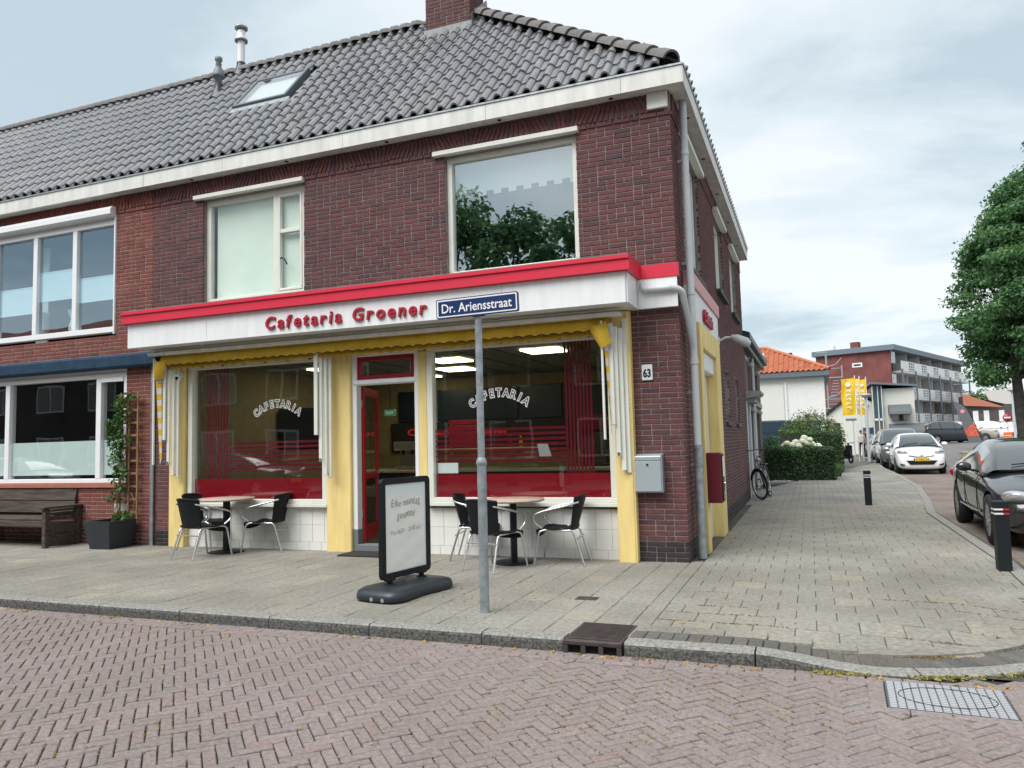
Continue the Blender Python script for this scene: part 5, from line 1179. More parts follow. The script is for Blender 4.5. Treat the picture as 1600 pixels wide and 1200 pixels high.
fr.xf(PT).build('frame', M_black, ab)
MB().box(-PW / 2 + .05, PW / 2 - .05, -.008, .008, zc - .42, zc + .42).xf(PT).build('panel', mat('sign_panel', (.74, .80, .81), .35), ab)
sh = MB(); rows = []; r2 = np.random.default_rng(3)
for k in range(25):
    z = zc - .405 + .70 * k / 24; rows.append([((-PW / 2 + .065) + (PW - .15) * u / 24, -.0105 - .0035 * (math.sin(z * 60 + u * .25 + math.sin(u * .6)) * .5 + math.sin(z * 31 - u * .35)) * (.4 if k < 24 else 0) - .001 * r2.random(), z + .02 * math.sin(u * .5) * (k > 18) * (k - 18) / 6) for u in range(25)])
sheet = sh.grid(rows).xf(PT).build('paper_sheet', mat('kraft_sheet', (.80, .80, .745), .8), ab)
M_ink = mat('pencil_ink', (.26, .26, .26), .8)
def hand(body, z, w, x=0.0, sz=.10, tilt=.05):
    r3 = random.Random(len(body)); cur = 0; ms = []
    for q in body:
        if q == ' ': cur += sz * .38; continue
        me = text_mesh(q, sz * r3.uniform(.9, 1.12), 0, -.0006, .25, 'LEFT', 0, 'handwriting'); xs_ = [v.co.x for v in me.vertices]; me.transform(Matrix.Translation((cur - min(xs_), r3.uniform(-.06, .06) * sz, 0)) @ Matrix.Rotation(r3.uniform(-.16, .16), 4, 'Z')); cur += max(xs_) - min(xs_) + sz * r3.uniform(.03, .12); ms.append(me)
    bm_ = bmesh.new()
    for me in ms: bm_.from_mesh(me)
    me = bpy.data.meshes.new('handwriting'); bm_.to_mesh(me); bm_.free(); k = w / cur
    me.transform(Matrix.Rotation(tilt, 4, 'Z') @ Matrix.Diagonal((k, 1, 1, 1)) @ Matrix.Translation((-cur / 2, 0, 0)))
    me.transform(PT @ face_T((x, -.0165, z))); me.transform(Matrix.Translation(-ab.location)); link('handwriting', me, M_ink, sheet)
hand('Elke maandag', .86, .44, 0, .105); hand('geopend', .745, .28, 0.0, .10); hand('Van 16.00 - 21.00 uur', .60, .46, 0.0, .065, .06)
for u in (-.24, .24):
    MB().cyl(tuple(PT @ Vector((u, 0, .10))), tuple(PT @ Vector((u, 0, .20))), .027, n=14).lathe([(.06, .118), (.055, .135), (.03, .14)], tuple(PT @ Vector((u, 0, 0))), 16).build('post', M_black, ab); MB().cbox(u - .06, u + .06, -.03, .03, .165, .19, .008, T=PT).build('clamp', M_black, ab)
# moulded base: rounded slab with waisted sides
me_ = bmesh.new(); LB, WB = .49, .29
prof = []
for k in range(40):
    a = 2 * math.pi * k / 40; ca, sa = math.cos(a), math.sin(a); e = .42
    x = LB * abs(ca) ** e * (1 if ca > 0 else -1); y = WB * abs(sa) ** e * (1 if sa > 0 else -1); y *= 1 - .20 * math.cos(x / LB * math.pi / 2) ** 2; prof.append((x, y))
bs = MB(); lv = [(.93, 0.0), (1.0, .02), (1.0, .06), (.965, .095), (.86, .115), (.5, .128), (.02, .132)]
for s_, z in lv: bs.v += [(x * s_, y * s_, z) for x, y in prof]
for i in range(len(lv) - 1):
    for k in range(40): bs.f.append((i * 40 + k, i * 40 + (k + 1) % 40, (i + 1) * 40 + (k + 1) % 40, (i + 1) * 40 + k)); bs.mi.append(0); bs.sm.append(True)
bs.f.append(tuple(range(40))[::-1]); bs.mi.append(0); bs.sm.append(False)
bs.xf(PT).build('base', M_anthr, ab)
for u in (-.2, .02): MB().cyl(tuple(PT @ Vector((-LB - .0, u * .6, .035))), tuple(PT @ Vector((-LB + .03, u * .6, .035))), .02, n=10).build('wheel', M_chrome, ab)
# ------------------------------------------------------------------ street name post
sp = thing('street_name_sign', 'galvanised post with a blue street name plate reading Dr. Ariensstraat', 'street sign', (-1.285, -3.0, 0))
MB().cyl((-1.285, -3.0, -.05), (-1.285, -3.0, 1.26), .0405, n=20).lathe([(.0405, 1.25), (.047, 1.262), (.047, 1.285), (.034, 1.32)], (-1.285, -3, 0), 20).build('lower_post', M_zinc, sp)
MB().cyl((-1.285, -3.0, 1.30), (-1.285, -3.0, 2.58), .0315, n=20).build('upper_post', M_zinc, sp)
ST = Matrix.Translation((-1.275, -3.045, 2.645)) @ Matrix.Rotation(R(3), 4, 'Z') @ Matrix.Rotation(R(-1.3), 4, 'Y')
def rplate(w, h, r, y0, y1): 
    p = rrect(w, h, r); m = MB(); n = len(p); m.add([(x, y0, z) for x, z in p] + [(x, y1, z) for x, z in p], [tuple(range(n)), tuple(range(n, 2 * n))[::-1]] + [(k, (k + 1) % n, n + (k + 1) % n, n + k) for k in range(n)]); return m
M_navy = mat('sign_blue', (.010, .035, .125), .3)
pl_ = rplate(.383, .086, .016, -.012, .02).xf(ST).build('plate', M_navy, sp)
rplate(.374, .077, .012, -.0135, -.0122).xf(ST).build('white_border', M_lettwhite, pl_); rplate(.362, .065, .006, -.015, -.0137).xf(ST).build('blue_field', M_navy, pl_)
me = text_mesh('Dr. Ariensstraat', .115, 0, .0012, 0, 'CENTER', 0, 'lettering'); xs_ = [v.co.x for v in me.vertices]; me.transform(Matrix.Diagonal((.655 / (max(xs_) - min(xs_)), 1, 1, 1))); xs_ = [v.co.x for v in me.vertices]; me.transform(Matrix.Translation((-(max(xs_) + min(xs_)) / 2, 0, 0)))
me.transform(ST @ face_T((0, -.0165, -.040))); me.transform(Matrix.Translation(-sp.location)); link('lettering', me, M_lettwhite, pl_)
MB().box(-1.34, -1.23, -3.03, -2.97, 2.56, 2.585).build('clamp', M_black, sp)
# ------------------------------------------------------------------ bollards, gully, grate, valve cover
BG = 'black square bollards along the pavement edge'
bo = thing('bollard', 'black square bollard with white and red bands before the black car', 'bollard', (3.205, .36, 0), R(2), BG)
MB().add([(-.062, -.062, -.05), (.062, -.062, -.05), (.062, .062, -.05), (-.062, .062, -.05), (-.066, -.066, .685), (.066, -.066, .685), (.066, .066, .685), (-.066, .066, .685), (-.058, -.058, .695), (.058, -.058, .695), (.058, .058, .695), (-.058, .058, .695)], [(8, 9, 10, 11)] + [(i, (i + 1) % 4, 4 + (i + 1) % 4, 4 + i) for i in range(4)] + [(4 + i, 4 + (i + 1) % 4, 8 + (i + 1) % 4, 8 + i) for i in range(4)]).build('post', mat('bollard_black', (.010, .013, .016), .5, var=.2, spec=.3), bo, world=False)
M_refl = mat('red_reflector', (.5, .02, .03), .3); M_reflw = mat('white_reflector', (.7, .7, .7), .3)
for z in (.60, .555):
    MB().box(-.068, .012, -.0685, .068, z, z + .018).build('white_band', M_reflw, bo, world=False); MB().box(.013, .068, -.0685, .068, z, z + .018).build('red_band', M_refl, bo, world=False)
b2 = copy_tree(bo); b2.location = (2.41, 8.0, 0); b2.rotation_euler = (0, 0, 0); b2['label'] = 'black square bollard with white bands standing alone on the side pavement'
for ch in list(b2.children):
    if ch.name.startswith('red_band'): ch.data = ch.data.copy(); ch.data.materials.clear(); ch.data.materials.append(M_reflw)
M_iron = mat('cast_iron', (.075, .06, .058), .6, metal=.4, var=.3, vscale=12, bump=.3, bscale=120)
gu = thing('kerb_gully', 'rusty brown cast iron gully set into the kerb with three openings', 'drain', (-.19, -3.45, -.12))
w = MB(); gx0, gx1 = -.375, .060; w.cbox(gx0, gx1, -3.68, -3.66, -.03, .0, .004)
nh = 3; ww = (gx1 - gx0); hw_ = .095; gp = (ww - nh * hw_) / (nh + 1)
x = gx0
for k in range(nh + 1):
    w.cbox(x, x + gp, -3.678, -3.655, -.13, -.032, .004); x += gp + hw_
w.cbox(gx0, gx1, -3.679, -3.654, -.13, -.102, .003); w.build('front', M_iron, gu)
MB().box(gx0 + .01, gx1 - .01, -3.62, -3.60, -.16, -.03).build('throat', M_dark, gu)
ld = MB().cbox(gx0, gx1, -3.66, -3.12, -.03, .004, .004).build('lid_frame', M_iron, gu); MB().cbox(gx0 + .03, gx1 - .03, -3.63, -3.15, .0045, .011, .003).build('lid', M_iron, gu)
l2 = MB(); 
for k in range(22): l2.box(gx0 + .04, gx1 - .04, -3.62 + k * .021, -3.611 + k * .021, .0112, .0135)
l2.build('lid_ribs', M_iron, gu)
gr = thing('access_cover', 'rectangular galvanised tread plate cover set in the brick street at the corner', 'manhole cover', (2.03, -3.99, ROADZ))
M_galv = mat('bright_galvanised', (.36, .37, .385), .5, metal=.5, var=.2, vscale=10)
GT_ = Matrix.Translation((2.03, -3.985, ROADZ)) @ Matrix.Rotation(R(-2), 4, 'Z')
MB().cbox(-.315, .315, -.255, .255, -.03, .002, .003, T=GT_).build('frame', mat('dark_galvanised', (.13, .14, .15), .5, metal=.5), gr)
its = []
for i in range(14):
    for j in range(17): its.append((0, lambda: MB().cbox(-.0195, .0195, -.0125, .0125, 0, .006, .002), GT_ @ Matrix.Translation((-.285 + .0438 * i, -.236 + .0295 * j, .002)), 1))
pieces(gr, its, M_galv, 'tread_stud', 'tread_studs', origin=gr.location)
MB().tube([tuple(GT_ @ Vector((.25 * math.cos(a), .17 * math.sin(a), .008))) for a in [2 * math.pi * k / 40 for k in range(40)]], .003, 4, closed=True).build('cover_ring', M_dark, gr)
for a, b, c, d in ((-.42, -.32, -.26, .26), (.32, .42, -.26, .26)): pass
its = []
for k in range(5):
    for sx in (-1, 1): its.append((0, klink, GT_ @ Matrix.Translation((sx * .366, -.205 + .103 * k, -.004)) @ Matrix.Rotation(R(90), 4, 'Z') @ Matrix.Scale(.5, 4, (0, 1, 0)) @ Matrix.Scale(1, 4), 1)) if False else its.append((0, lambda: MB().cbox(-.046, .046, -.049, .049, -.035, 0, .0045), GT_ @ Matrix.Translation((sx * .366, -.205 + .103 * k, .004)), 1))
for k in range(4): its.append((1, klink, GT_ @ Matrix.Translation((-.31 + .205 * k, -.29, .004)), 1))
for k in range(4): its.append((1, klink, GT_ @ Matrix.Translation((-.31 + .205 * k, .29, .004)), 1))
pieces(road, its, M_klinker, 'paving_brick', 'cover_bricks')
vc = thing('valve_cover', 'small rusty valve cover let into the paving slabs near the street sign', 'valve cover', (-.60, -2.23, 0))
MB().cbox(-.70, -.50, -2.30, -2.16, -.03, .005, .004).build('frame', M_iron, vc); MB().cbox(-.67, -.53, -2.28, -2.18, -.02, .009, .002).build('lid', M_galv if False else M_iron, vc)
# ------------------------------------------------------------------ bicycle leaning at the end of the side wall
bk = thing('bicycle', 'dark city bicycle leaning against the far end of the side wall', 'bicycle', (.36, 9.75, 0), R(-6))
M_bike = mat('bike_black', (.015, .015, .018), .3); M_silver = mat('bike_silver', (.5, .5, .52), .35, metal=.7)
BT = Matrix.Rotation(R(-9), 4, 'Y')              # leaning on the wall; bike runs along local y, front towards -y
def wheel(y, steer, name):
    T = BT @ Matrix.Translation((0, y, .35)) @ Matrix.Rotation(steer, 4, 'Z'); m = MB().tube([tuple(T @ Vector((0, .325 * math.cos(a), .325 * math.sin(a)))) for a in [2 * math.pi * k / 36 for k in range(36)]], .022, 8, closed=True).build('tyre', M_rubber, bk, world=False)
    w = MB().tube([tuple(T @ Vector((0, .298 * math.cos(a), .298 * math.sin(a)))) for a in [2 * math.pi * k / 36 for k in range(36)]], .012, 6, closed=True); w.cyl(tuple(T @ Vector((-.05, 0, 0))), tuple(T @ Vector((.05, 0, 0))), .028, n=10)
    for k in range(16):
        a = 2 * math.pi * k / 16; w.cyl(tuple(T @ Vector((.02 * (-1) ** k, 0, 0))), tuple(T @ Vector((0, .29 * math.cos(a), .29 * math.sin(a)))), .0018, n=4, caps=False)
    w.build('rim', M_silver, bk, world=False)
    MB().tube([tuple(T @ Vector((0, .365 * math.cos(a), .365 * math.sin(a)))) for a in [R(d) for d in range(20, 200, 12)]], .02, 6).build('mudguard', M_bike, bk, world=False)
STR = R(38)
wheel(-.55, STR, 'front'); wheel(.52, 0, 'rear')
P = lambda x, y, z: tuple(BT @ Vector((x, y, z)))
MB().tube([P(0, .52, .35), P(0, .05, .30), P(0, -.33, .78)], .018, 8).tube([P(0, .05, .30), P(0, .16, .86)], .017, 8).tube([P(0, .13, .70), P(0, -.34, .86)], .016, 8).tube([P(0, .52, .35), P(0, .14, .74)], .011, 8).build('frame', M_bike, bk, world=False)
F_ = BT @ Matrix.Translation((0, -.38, .92)) @ Matrix.Rotation(STR, 4, 'Z'); Q = lambda x, y, z: tuple(F_ @ Vector((x, y, z)))
fk = MB()
for sx in (-1, 1): fk.tube([Q(sx * .04, -.06, -.22), Q(sx * .05, -.12, -.4), Q(sx * .05, -.17, -.57)], .013, 8)
fk.tube([Q(0, .04, -.20), Q(0, -.02, .22)], .018, 8).build('fork', M_silver, bk, world=False)
MB().tube(bend([Q(-.30, .22, .20), Q(-.26, .02, .24), Q(0, -.03, .22), Q(.26, .02, .24), Q(.30, .22, .20)], .1), .012, 8).tube([Q(-.31, .25, .195), Q(-.29, .13, .212)], .017, 8).tube([Q(.31, .25, .195), Q(.29, .13, .212)], .017, 8).build('handlebar', M_bike, bk, world=False)
MB().lathe([(0, -.05), (.045, -.04), (.05, .02), (.02, .05)], T=F_ @ Matrix.Translation((0, -.10, -.02)) @ Matrix.Rotation(R(90), 4, 'X'), n=12).build('headlamp', M_headlamp, bk, world=False)
MB().grid([[P(-.02, -.02, .96), P(0, -.02, .97), P(.02, -.02, .96)], [P(-.05, .12, .965), P(0, .12, .98), P(.05, .12, .965)], [P(-.10, .27, .985), P(0, .28, 1.0), P(.10, .27, .985)]]).tube([P(0, .16, .86), P(0, .17, .97)], .014, 8).build('saddle', M_black, bk, world=False)
MB().cbox(-.07, .07, .36, .75, .77, .79, .005, T=BT).tube([P(.05, .70, .77), P(.03, .54, .36)], .006, 6).tube([P(-.05, .70, .77), P(-.03, .54, .36)], .006, 6).build('carrier', M_bike, bk, world=False)
MB().cyl(P(-.03, .05, .30), P(.03, .05, .30), .09, n=20).tube([P(.05, .05, .30), P(.05, -.03, .15)], .01, 6).cbox(.055, .14, -.07, .01, .13, .155, .004, T=BT).tube([P(-.05, .05, .30), P(-.05, .13, .45)], .01, 6).cbox(-.14, -.055, .09, .17, .44, .465, .004, T=BT).build('crank', M_bike, bk, world=False)
MB().tube([P(.02, .38, .30), P(.13, .42, .01)], .009, 6).build('kickstand', M_silver, bk, world=False)
# ------------------------------------------------------------------ older house beyond the bicycle
oh = thing('old_townhouse', 'low dark brick townhouse with a cornice over its door behind the bicycle', 'house', (-.1, 9.9, 0))
M_oldbrick = bricksheet('old_brick', (.15, .12, .11), (.11, .085, .08), 4.6); M_oldtrim = mat('stone_trim', (.33, .335, .33), .7, var=.15); M_oldgreen = mat('dark_green_paint', (.02, .045, .05), .4)
E1 = 17.6
hol = [(10.05, 10.95, 0, 2.28), (10.35, 11.05, 2.62, 3.36), (12.3, 13.0, 2.62, 3.36), (15.2, 16.2, 2.62, 3.36), (12.6, 13.9, .9, 2.15), (15.2, 16.4, .9, 2.15)]
hol2 = [(-.29 + .0, 0, 0, 0)]
mb = MB(); wallsolid('y', 9.86, E1, -.2, 3.66, [h for h in hol], -.38, -.10, mb); mb.box(-8, -.38, E1 - .3, E1, -.2, 3.66).box(-8, -.38, 9.86, 10.1, -.2, 3.66).build('wall', M_oldbrick, oh)
MB().cbox(-.10, .06, 9.86, E1 + .1, 3.66, 3.80, .01).cbox(-.10, .16, 9.86, E1 + .15, 3.80, 3.96, .01).build('cornice', M_oldgreen, oh)
MB().add([(.14, 9.86, 3.96), (.14, E1 + .15, 3.96), (-4, E1 + .15, 5.3), (-4, 9.86, 5.3)], [(0, 1, 2, 3)]).build('roof', M_anthr, oh)
MB().box(-.098, -.06, 9.86, E1, 2.36, 2.5).build('string_course', M_oldtrim, oh)
for (a, b, c, d) in hol[1:]:
    w = MB(); frame_rect(w, 'y', a, b, c, d, .06, -.26, -.18); w = w.build('window', M_white, oh); pane('y', a + .06, b - .06, c + .06, d - .06, -.22, M_glass2, w); MB().box(-.27, -.265, a + .06, b - .06, c + .06, d - .06).build('curtain', M_blind, w); MB().cbox(-.099, .0, a - .06, b + .06, d, d + .09, .01).build('head_moulding', M_oldtrim, w)
w = MB(); frame_rect(w, 'y', 10.05, 10.95, .0, 2.28, .08, -.24, -.14); w = w.build('door_frame', M_white, oh); MB().box(-.22, -.17, 10.13, 10.87, .08, 2.0).build('door', M_oldgreen, w)
MB().prism([(-.10, 2.34), (.22, 2.40), (.34, 2.47), (.34, 2.53), (-.10, 2.56)], 'y', 9.9, 11.15).build('door_canopy', M_oldtrim, oh)
for k in range(6): MB().cbox(-.08, .2, 9.98 + .2 * k, 10.06 + .2 * k, 2.26, 2.36, .01).build('dentil', M_oldtrim, oh)
for y in (9.98, 11.05): MB().cyl((-.04, y, 0), (-.04, y, 2.3), .055, n=12).build('pilaster', M_pvc, oh)
MB().tube([(-.05, 13.4, 3.7), (-.05, 13.4, 0)], .045, 8).build('downpipe', M_pvc, oh)
# ------------------------------------------------------------------ white garage building with an orange hip roof
gb = thing('garage_building', 'white building with a dark blue garage front and an orange tiled hip roof', 'building', (-1, 28, 0))
MB().box(-9, 2.1, 28.0, 40, -.2, 4.1).build('wall', mat('white_render', (.74, .74, .71), .8, var=.05), gb)
MB().cbox(-6, 1.85, 27.93, 27.998, -.1, 2.12, .01).build('garage_door', mat('petrol_blue', (.012, .035, .06), .5), gb)
for k in range(3): MB().box(-6, 1.85, 27.915, 27.929, .5 + .55 * k, .515 + .55 * k).build('door_rib', M_dark, gb)
MB().cbox(-6.0, .35, 27.94, 27.997, 2.16, 3.75, .01).build('shutter_panel', mat('cream_panel', (.66, .66, .62), .7), gb); MB().cbox(.40, .48, 27.93, 27.998, 2.15, 3.9, .005).build('panel_post', M_white, gb)
MB().cbox(-9, 2.35, 27.7, 28.0, 4.1, 4.36, .02).cbox(2.1, 2.35, 28.0, 40, 4.101, 4.36, .02).build('gutter', mat('slate_gutter', (.12, .15, .18), .5), gb)
rz = 4.34; s1 = .50
rf = MB().add([(-9, 27.7, rz), (2.35, 27.7, rz), (-.45, 30.5, rz + 1.40), (-9, 30.5, rz + 1.4), (2.35, 40, rz), (-.45, 40, rz + 1.4)], [(0, 1, 2, 3), (1, 4, 5, 2)]).build('roof', mat('roof_board', (.2, .06, .03), .9), gb)
out = []; sl = math.atan(.5); k = 0
for k in range(11):
    s = .29 * k; y = 27.7 + s * math.cos(sl); z = rz + .01 + s * math.sin(sl); x = 2.3
    while x > -2.2:
        if x < 2.35 - (y - 27.7) - .1: out.append((0, lambda: roof_tile(), Matrix.Translation((x, y, z + .02)) @ Matrix.Rotation(sl - .06, 4, 'X') @ Matrix.Scale(1.1, 4, (1, 0, 0)), 1))
        x -= .225
pieces(rf, out, M_orange, 'roof_tile', 'roof_tiles', origin=gb.location)
MB().tube([(2.35, 27.7, rz + .08), (-.45, 30.5, rz + 1.48), (-9, 30.5, rz + 1.48)], .09, 8).build('ridge', M_orange, rf)
MB().cbox(-1.2, -.45, 28.6, 29.2, rz + .5, rz + 1.05, .01).build('dormer', M_white, rf); MB().cyl((-1.3, 29.3, rz + .9), (-1.3, 29.3, rz + 1.75), .07, n=10).build('chimney_pipe', M_anthr, rf); MB().cyl((.7, 30.0, rz + .5), (.7, 30.0, rz + 1.12), .09, n=10).build('vent', M_anthr, rf)
MB().cbox(1.2, 1.42, 27.8, 27.94, 2.25, 2.40, .01).build('lamp', M_black, gb); MB().cbox(2.1, 2.22, 28.5, 28.7, 2.3, 2.42, .01).build('camera', M_black, gb)
# ------------------------------------------------------------------ hedges, shrubs, hydrangea
def hedge(name, label, x0, x1, y0, y1, z1, n, mtl, seed, cat='hedge', leaf=.035):
    t = thing(name, label, cat, ((x0 + x1) / 2, (y0 + y1) / 2, 0)); r = np.random.default_rng(seed)
    MB().box(x0 + .06, x1 - .06, y0 + .06, y1 - .06, 0, z1 - .06).build('branches', M_bark, t)
    P = np.empty((n, 3)); face = r.choice(4, n, p=[.42, .2, .3, .08]); u = r.random(n); v = r.random(n); d = np.abs(r.normal(size=n)) * .03
    P[:, 0] = np.where(face == 1, x1 - d, np.where(face == 3, x0 + d, x0 + (x1 - x0) * u)); P[:, 1] = np.where(face == 0, y0 + d, y0 + (y1 - y0) * np.where(face == 2, v, np.where((face == 1) | (face == 3), u, v))); P[:, 1] = np.where(face == 0, y0 + d, P[:, 1]); P[:, 2] = np.where(face == 2, z1 - d + .03 * r.normal(size=n), z1 * v)
    P += r.normal(size=(n, 3)) * .018; P += .03 * np.sin(P[:, [1, 2, 0]] * 5)
    a = r.normal(size=(n, 3)); a /= np.linalg.norm(a, axis=1)[:, None]; b = np.cross(a, r.normal(size=(n, 3))); b /= np.linalg.norm(b, axis=1)[:, None]; s = leaf * (.6 + .8 * r.random(n))[:, None]
    V = np.empty((n, 4, 3)); V[:, 0] = P - a * s; V[:, 1] = P - b * s * .6; V[:, 2] = P + a * s; V[:, 3] = P + b * s * .6
    link('foliage', np_mesh('foliage', V.reshape(-1, 3) - np.array(t.location), np.arange(4 * n).reshape(-1, 4)), mtl, t); return t
hedge('clipped_hedge', 'low clipped dark green hedge along the side pavement nearest the bicycle', .0, 2.07, 17.35, 18.3, 1.0, 9000, M_hedge, 1)
hedge('clipped_hedge', 'second taller clipped hedge behind the white hydrangea', 1.1, 2.5, 22.4, 24.6, 1.52, 7000, M_hedge, 2)
hedge('clipped_hedge', 'bright green thin hedge top seen left above the second hedge', .2, 1.25, 22.8, 23.2, 1.62, 1500, M_vine, 5)
sb = thing('shrub', 'rounded olive green shrub before the garage building', 'shrub', (1.4, 25.2, 0)); V, F = leaf_cloud(5200, [(1.4, 25.2, 1.5, 1.0, .8, .95, 1.6), (.8, 25.3, 1.4, .6, .6, .7, .6), (2.2, 25.3, 1.3, .55, .6, .7, .7)], .05, 12, shell=.6); link('foliage', np_mesh('foliage', V - np.array(sb.location), F), M_bush, sb); MB().cyl((1.4, 25.2, 0), (1.4, 25.2, 1.4), .06, .03, 8).build('stem', M_bark, sb)
hy = thing('hydrangea', 'hydrangea bush with large white flower heads behind the low hedge', 'plant', (1.2, 19.2, 0)); r2 = random.Random(8)
V, F = leaf_cloud(900, [(1.2, 19.2, .75, .65, .35, .45, 1)], .05, 13, shell=.5); link('foliage', np_mesh('foliage', V - np.array(hy.location), F), M_vine, hy)
M_petal = mat('white_petal', (.72, .73, .62), .8, var=.2, vscale=20, col2=(.55, .60, .42), bump=.8, bscale=50)
for (x, z, s_) in ((.62, 1.18, .12), (.78, 1.12, .13), (.9, 1.22, .12), (1.0, 1.08, .13), (1.12, 1.24, .13), (1.18, 1.10, .14), (1.30, 1.18, .13), (1.42, 1.13, .13), (1.52, 1.06, .12), (1.62, 1.08, .11), (1.18, 1.36, .12), (1.36, 1.29, .11), (.5, 1.1, .1), (1.05, 1.0, .12), (1.7, 1.02, .1)):
    m = MB(); cx, cy = x, 19.0 + r2.uniform(-.15, .15); rows = []
    for i in range(7):
        th = math.pi * i / 6; rows.append([(cx + s_ * (1 + r2.uniform(-.1, .1)) * math.sin(th) * math.cos(2 * math.pi * k / 10), cy + s_ * math.sin(th) * math.sin(2 * math.pi * k / 10), z + s_ * .85 * math.cos(th)) for k in range(11)])
    m.grid(rows, smooth=False).build('flower_head', M_petal, hy)
def grass_tuft(name, label, x, y, h, n, spread, mtl, seed):
    r = np.random.default_rng(seed); m = MB()
    for k in range(n):
        a = r.random() * 6.28; d = spread * r.random() ** .5; l = h * (.6 + .5 * r.random()); bx, by = x + .25 * d * math.cos(a), y + .25 * d * math.sin(a); w = .012
        p = [(bx + d * t * t * math.cos(a), by + d * t * t * math.sin(a), l * (t - .3 * t * t)) for t in (0, .4, .75, 1)]
        nx, ny = -math.sin(a) * w, math.cos(a) * w
        m.add([(q[0] - nx * (1 - i * .3), q[1] - ny * (1 - i * .3), q[2]) for i, q in enumerate(p)] + [(q[0] + nx * (1 - i * .3), q[1] + ny * (1 - i * .3), q[2]) for i, q in enumerate(p)], [(i, i + 1, i + 5, i + 4) for i in range(3)])
    tag(m.build(name, mtl), label, 'plant')
grass_tuft('ornamental_grass', 'tall ornamental grass behind the left end of the low hedge', .42, 18.9, 1.6, 160, .55, M_vine, 1); grass_tuft('grass_clump', 'pale tuft of grass at the right end of the low hedge', 2.22, 19.6, .62, 160, .35, M_far, 2)
sb = thing('shrub', 'small leafy green shrub beside the old townhouse wall', 'shrub', (.1, 18.7, 0)); V, F = leaf_cloud(900, [(.1, 18.8, .9, .35, .35, .55, 1)], .045, 14, shell=.4); link('foliage', np_mesh('foliage', V - np.array(sb.location), F), M_vine, sb)
# ------------------------------------------------------------------ street tree on the right
def tree(name, label, x, y, blobs, n, leaf, mtl, trunk_r, top, seed, group=None, z0=0.0, shell=.5):
    t = thing(name, label, 'tree', (x, y, z0), 0, group); r2 = random.Random(seed); tr = MB()
    tr.tube([(x, y, z0 - .1), (x - .02, y, z0 + .3), (x - .10, y, z0 + top * .5), (x - .2, y, z0 + top)], trunk_r, 14, taper=[trunk_r * 1.35, trunk_r, trunk_r * .9, trunk_r * .65])
    for b in blobs[:48]:
        q = Vector((x - .15, y, z0 + top * r2.uniform(.75, 1.0))); e = Vector(b[:3]); m = q.lerp(e, .5) + Vector((0, 0, .3)); tr.tube([q, m, e], .08, 8, taper=[trunk_r * .45, trunk_r * .25, .02])
    tr.build('trunk', M_bark, t); V, F = leaf_cloud(n, blobs, leaf, seed, shell=shell); link('crown', np_mesh('crown', V - np.array(t.location), F), mtl, t); return t
r2 = random.Random(21); bl = []
cx, cy = 12.0, 28.5
for k in range(120):
    z = r2.uniform(4.2, 14.2); rad = max(.5, 4.45 - .56 * (z - 7.9)) if z > 7.9 else 4.45 - .14 * (7.9 - z) ** 1.3; a = r2.uniform(0, 6.283); d = rad * r2.uniform(.5, 1.0) - .35; s_ = r2.uniform(.4, .95)
    bl.append((cx + d * math.cos(a), cy + d * math.sin(a), z, s_ * 1.2, s_ * 1.2, s_ * .62, s_ ** 1.6))
for k in range(30):
    z = r2.uniform(5.0, 12.0); rad = (4.45 - .56 * (z - 7.9) if z > 7.9 else 4.2) * .5; a = r2.uniform(0, 6.28); bl.append((cx + rad * math.cos(a), cy + rad * math.sin(a), z, 1.5, 1.5, 1.0, 1.3))
for k in range(60):
    z = r2.uniform(3.6, 12.2); rad = 4.45 - .56 * (z - 7.9) if z > 7.9 else 4.45 - .12 * (7.9 - z) ** 1.3; a = R(180 + r2.uniform(-50, 60)); s_ = r2.uniform(.4, .9); d = rad - .45
    bl.append((cx + d * math.cos(a), cy + d * math.sin(a), z, s_ * 1.3, s_ * 1.1, s_ * .6, s_ ** 1.6))
tree('street_tree', 'big leafy street tree at the right edge with a dark trunk', 9.75, 28.3, bl, 115000, .088, M_leaf, .24, 4.6, 3, None, 0.0, .25)
# ------------------------------------------------------------------ apartment block with balconies
apt = thing('apartment_block', 'four storey brick apartment block with rows of white balconies', 'building', (9.25, 75, 0))
A0 = Vector((9.25, 75, 0)); ad = Vector((10.7, 27, 0)).normalized(); an = Vector((ad.y, -ad.x, 0)); AT = Matrix.Identity(4)
for i in range(3): AT[i][0], AT[i][1], AT[i][2], AT[i][3] = ad[i], -an[i], (0, 0, 1)[i], A0[i]    # local x along the balcony front, y into the block
AL, AW, AH = 29.5, 7.4, 9.75
M_aptbrick = bricksheet('apartment_brick', (.24, .072, .06), (.21, .06, .055), 4.6); M_concrete = mat('pale_concrete', (.66, .67, .65), .8, var=.08); M_slate = mat('slate_fascia', (.14, .18, .21), .5)
MB().box(0, AL, 1.6, AW, -.2, AH).box(-.002, .25, 0, 1.6, -.2, AH).xf(AT).build('wall', M_aptbrick, apt)
MB().cbox(-.35, AL + .3, -.5, AW + .3, AH, AH + .55, .02).xf(AT).build('roof_edge', M_slate, apt)
MB().cbox(-.03, -.003, 2.7, 3.7, 8.3, 8.75, .01).xf(AT).build('window_surround', M_white, apt); MB().cbox(-.045, -.031, 2.85, 3.55, 8.44, 8.62, .004).xf(AT).build('window', M_dark, apt)
MB().box(.6, 1.4, 3.2, 4.0, AH + .55, AH + 1.25).xf(AT).build('chimney', M_aptbrick, apt); MB().lathe([(.35, .5), (.35, 1.1), (.25, 1.35), (0, 1.4)], (1.0, 6.0, AH), 12).xf(AT).build('roof_vent', M_concrete, apt)
NB = 6; bw = (AL - 1.6) / NB
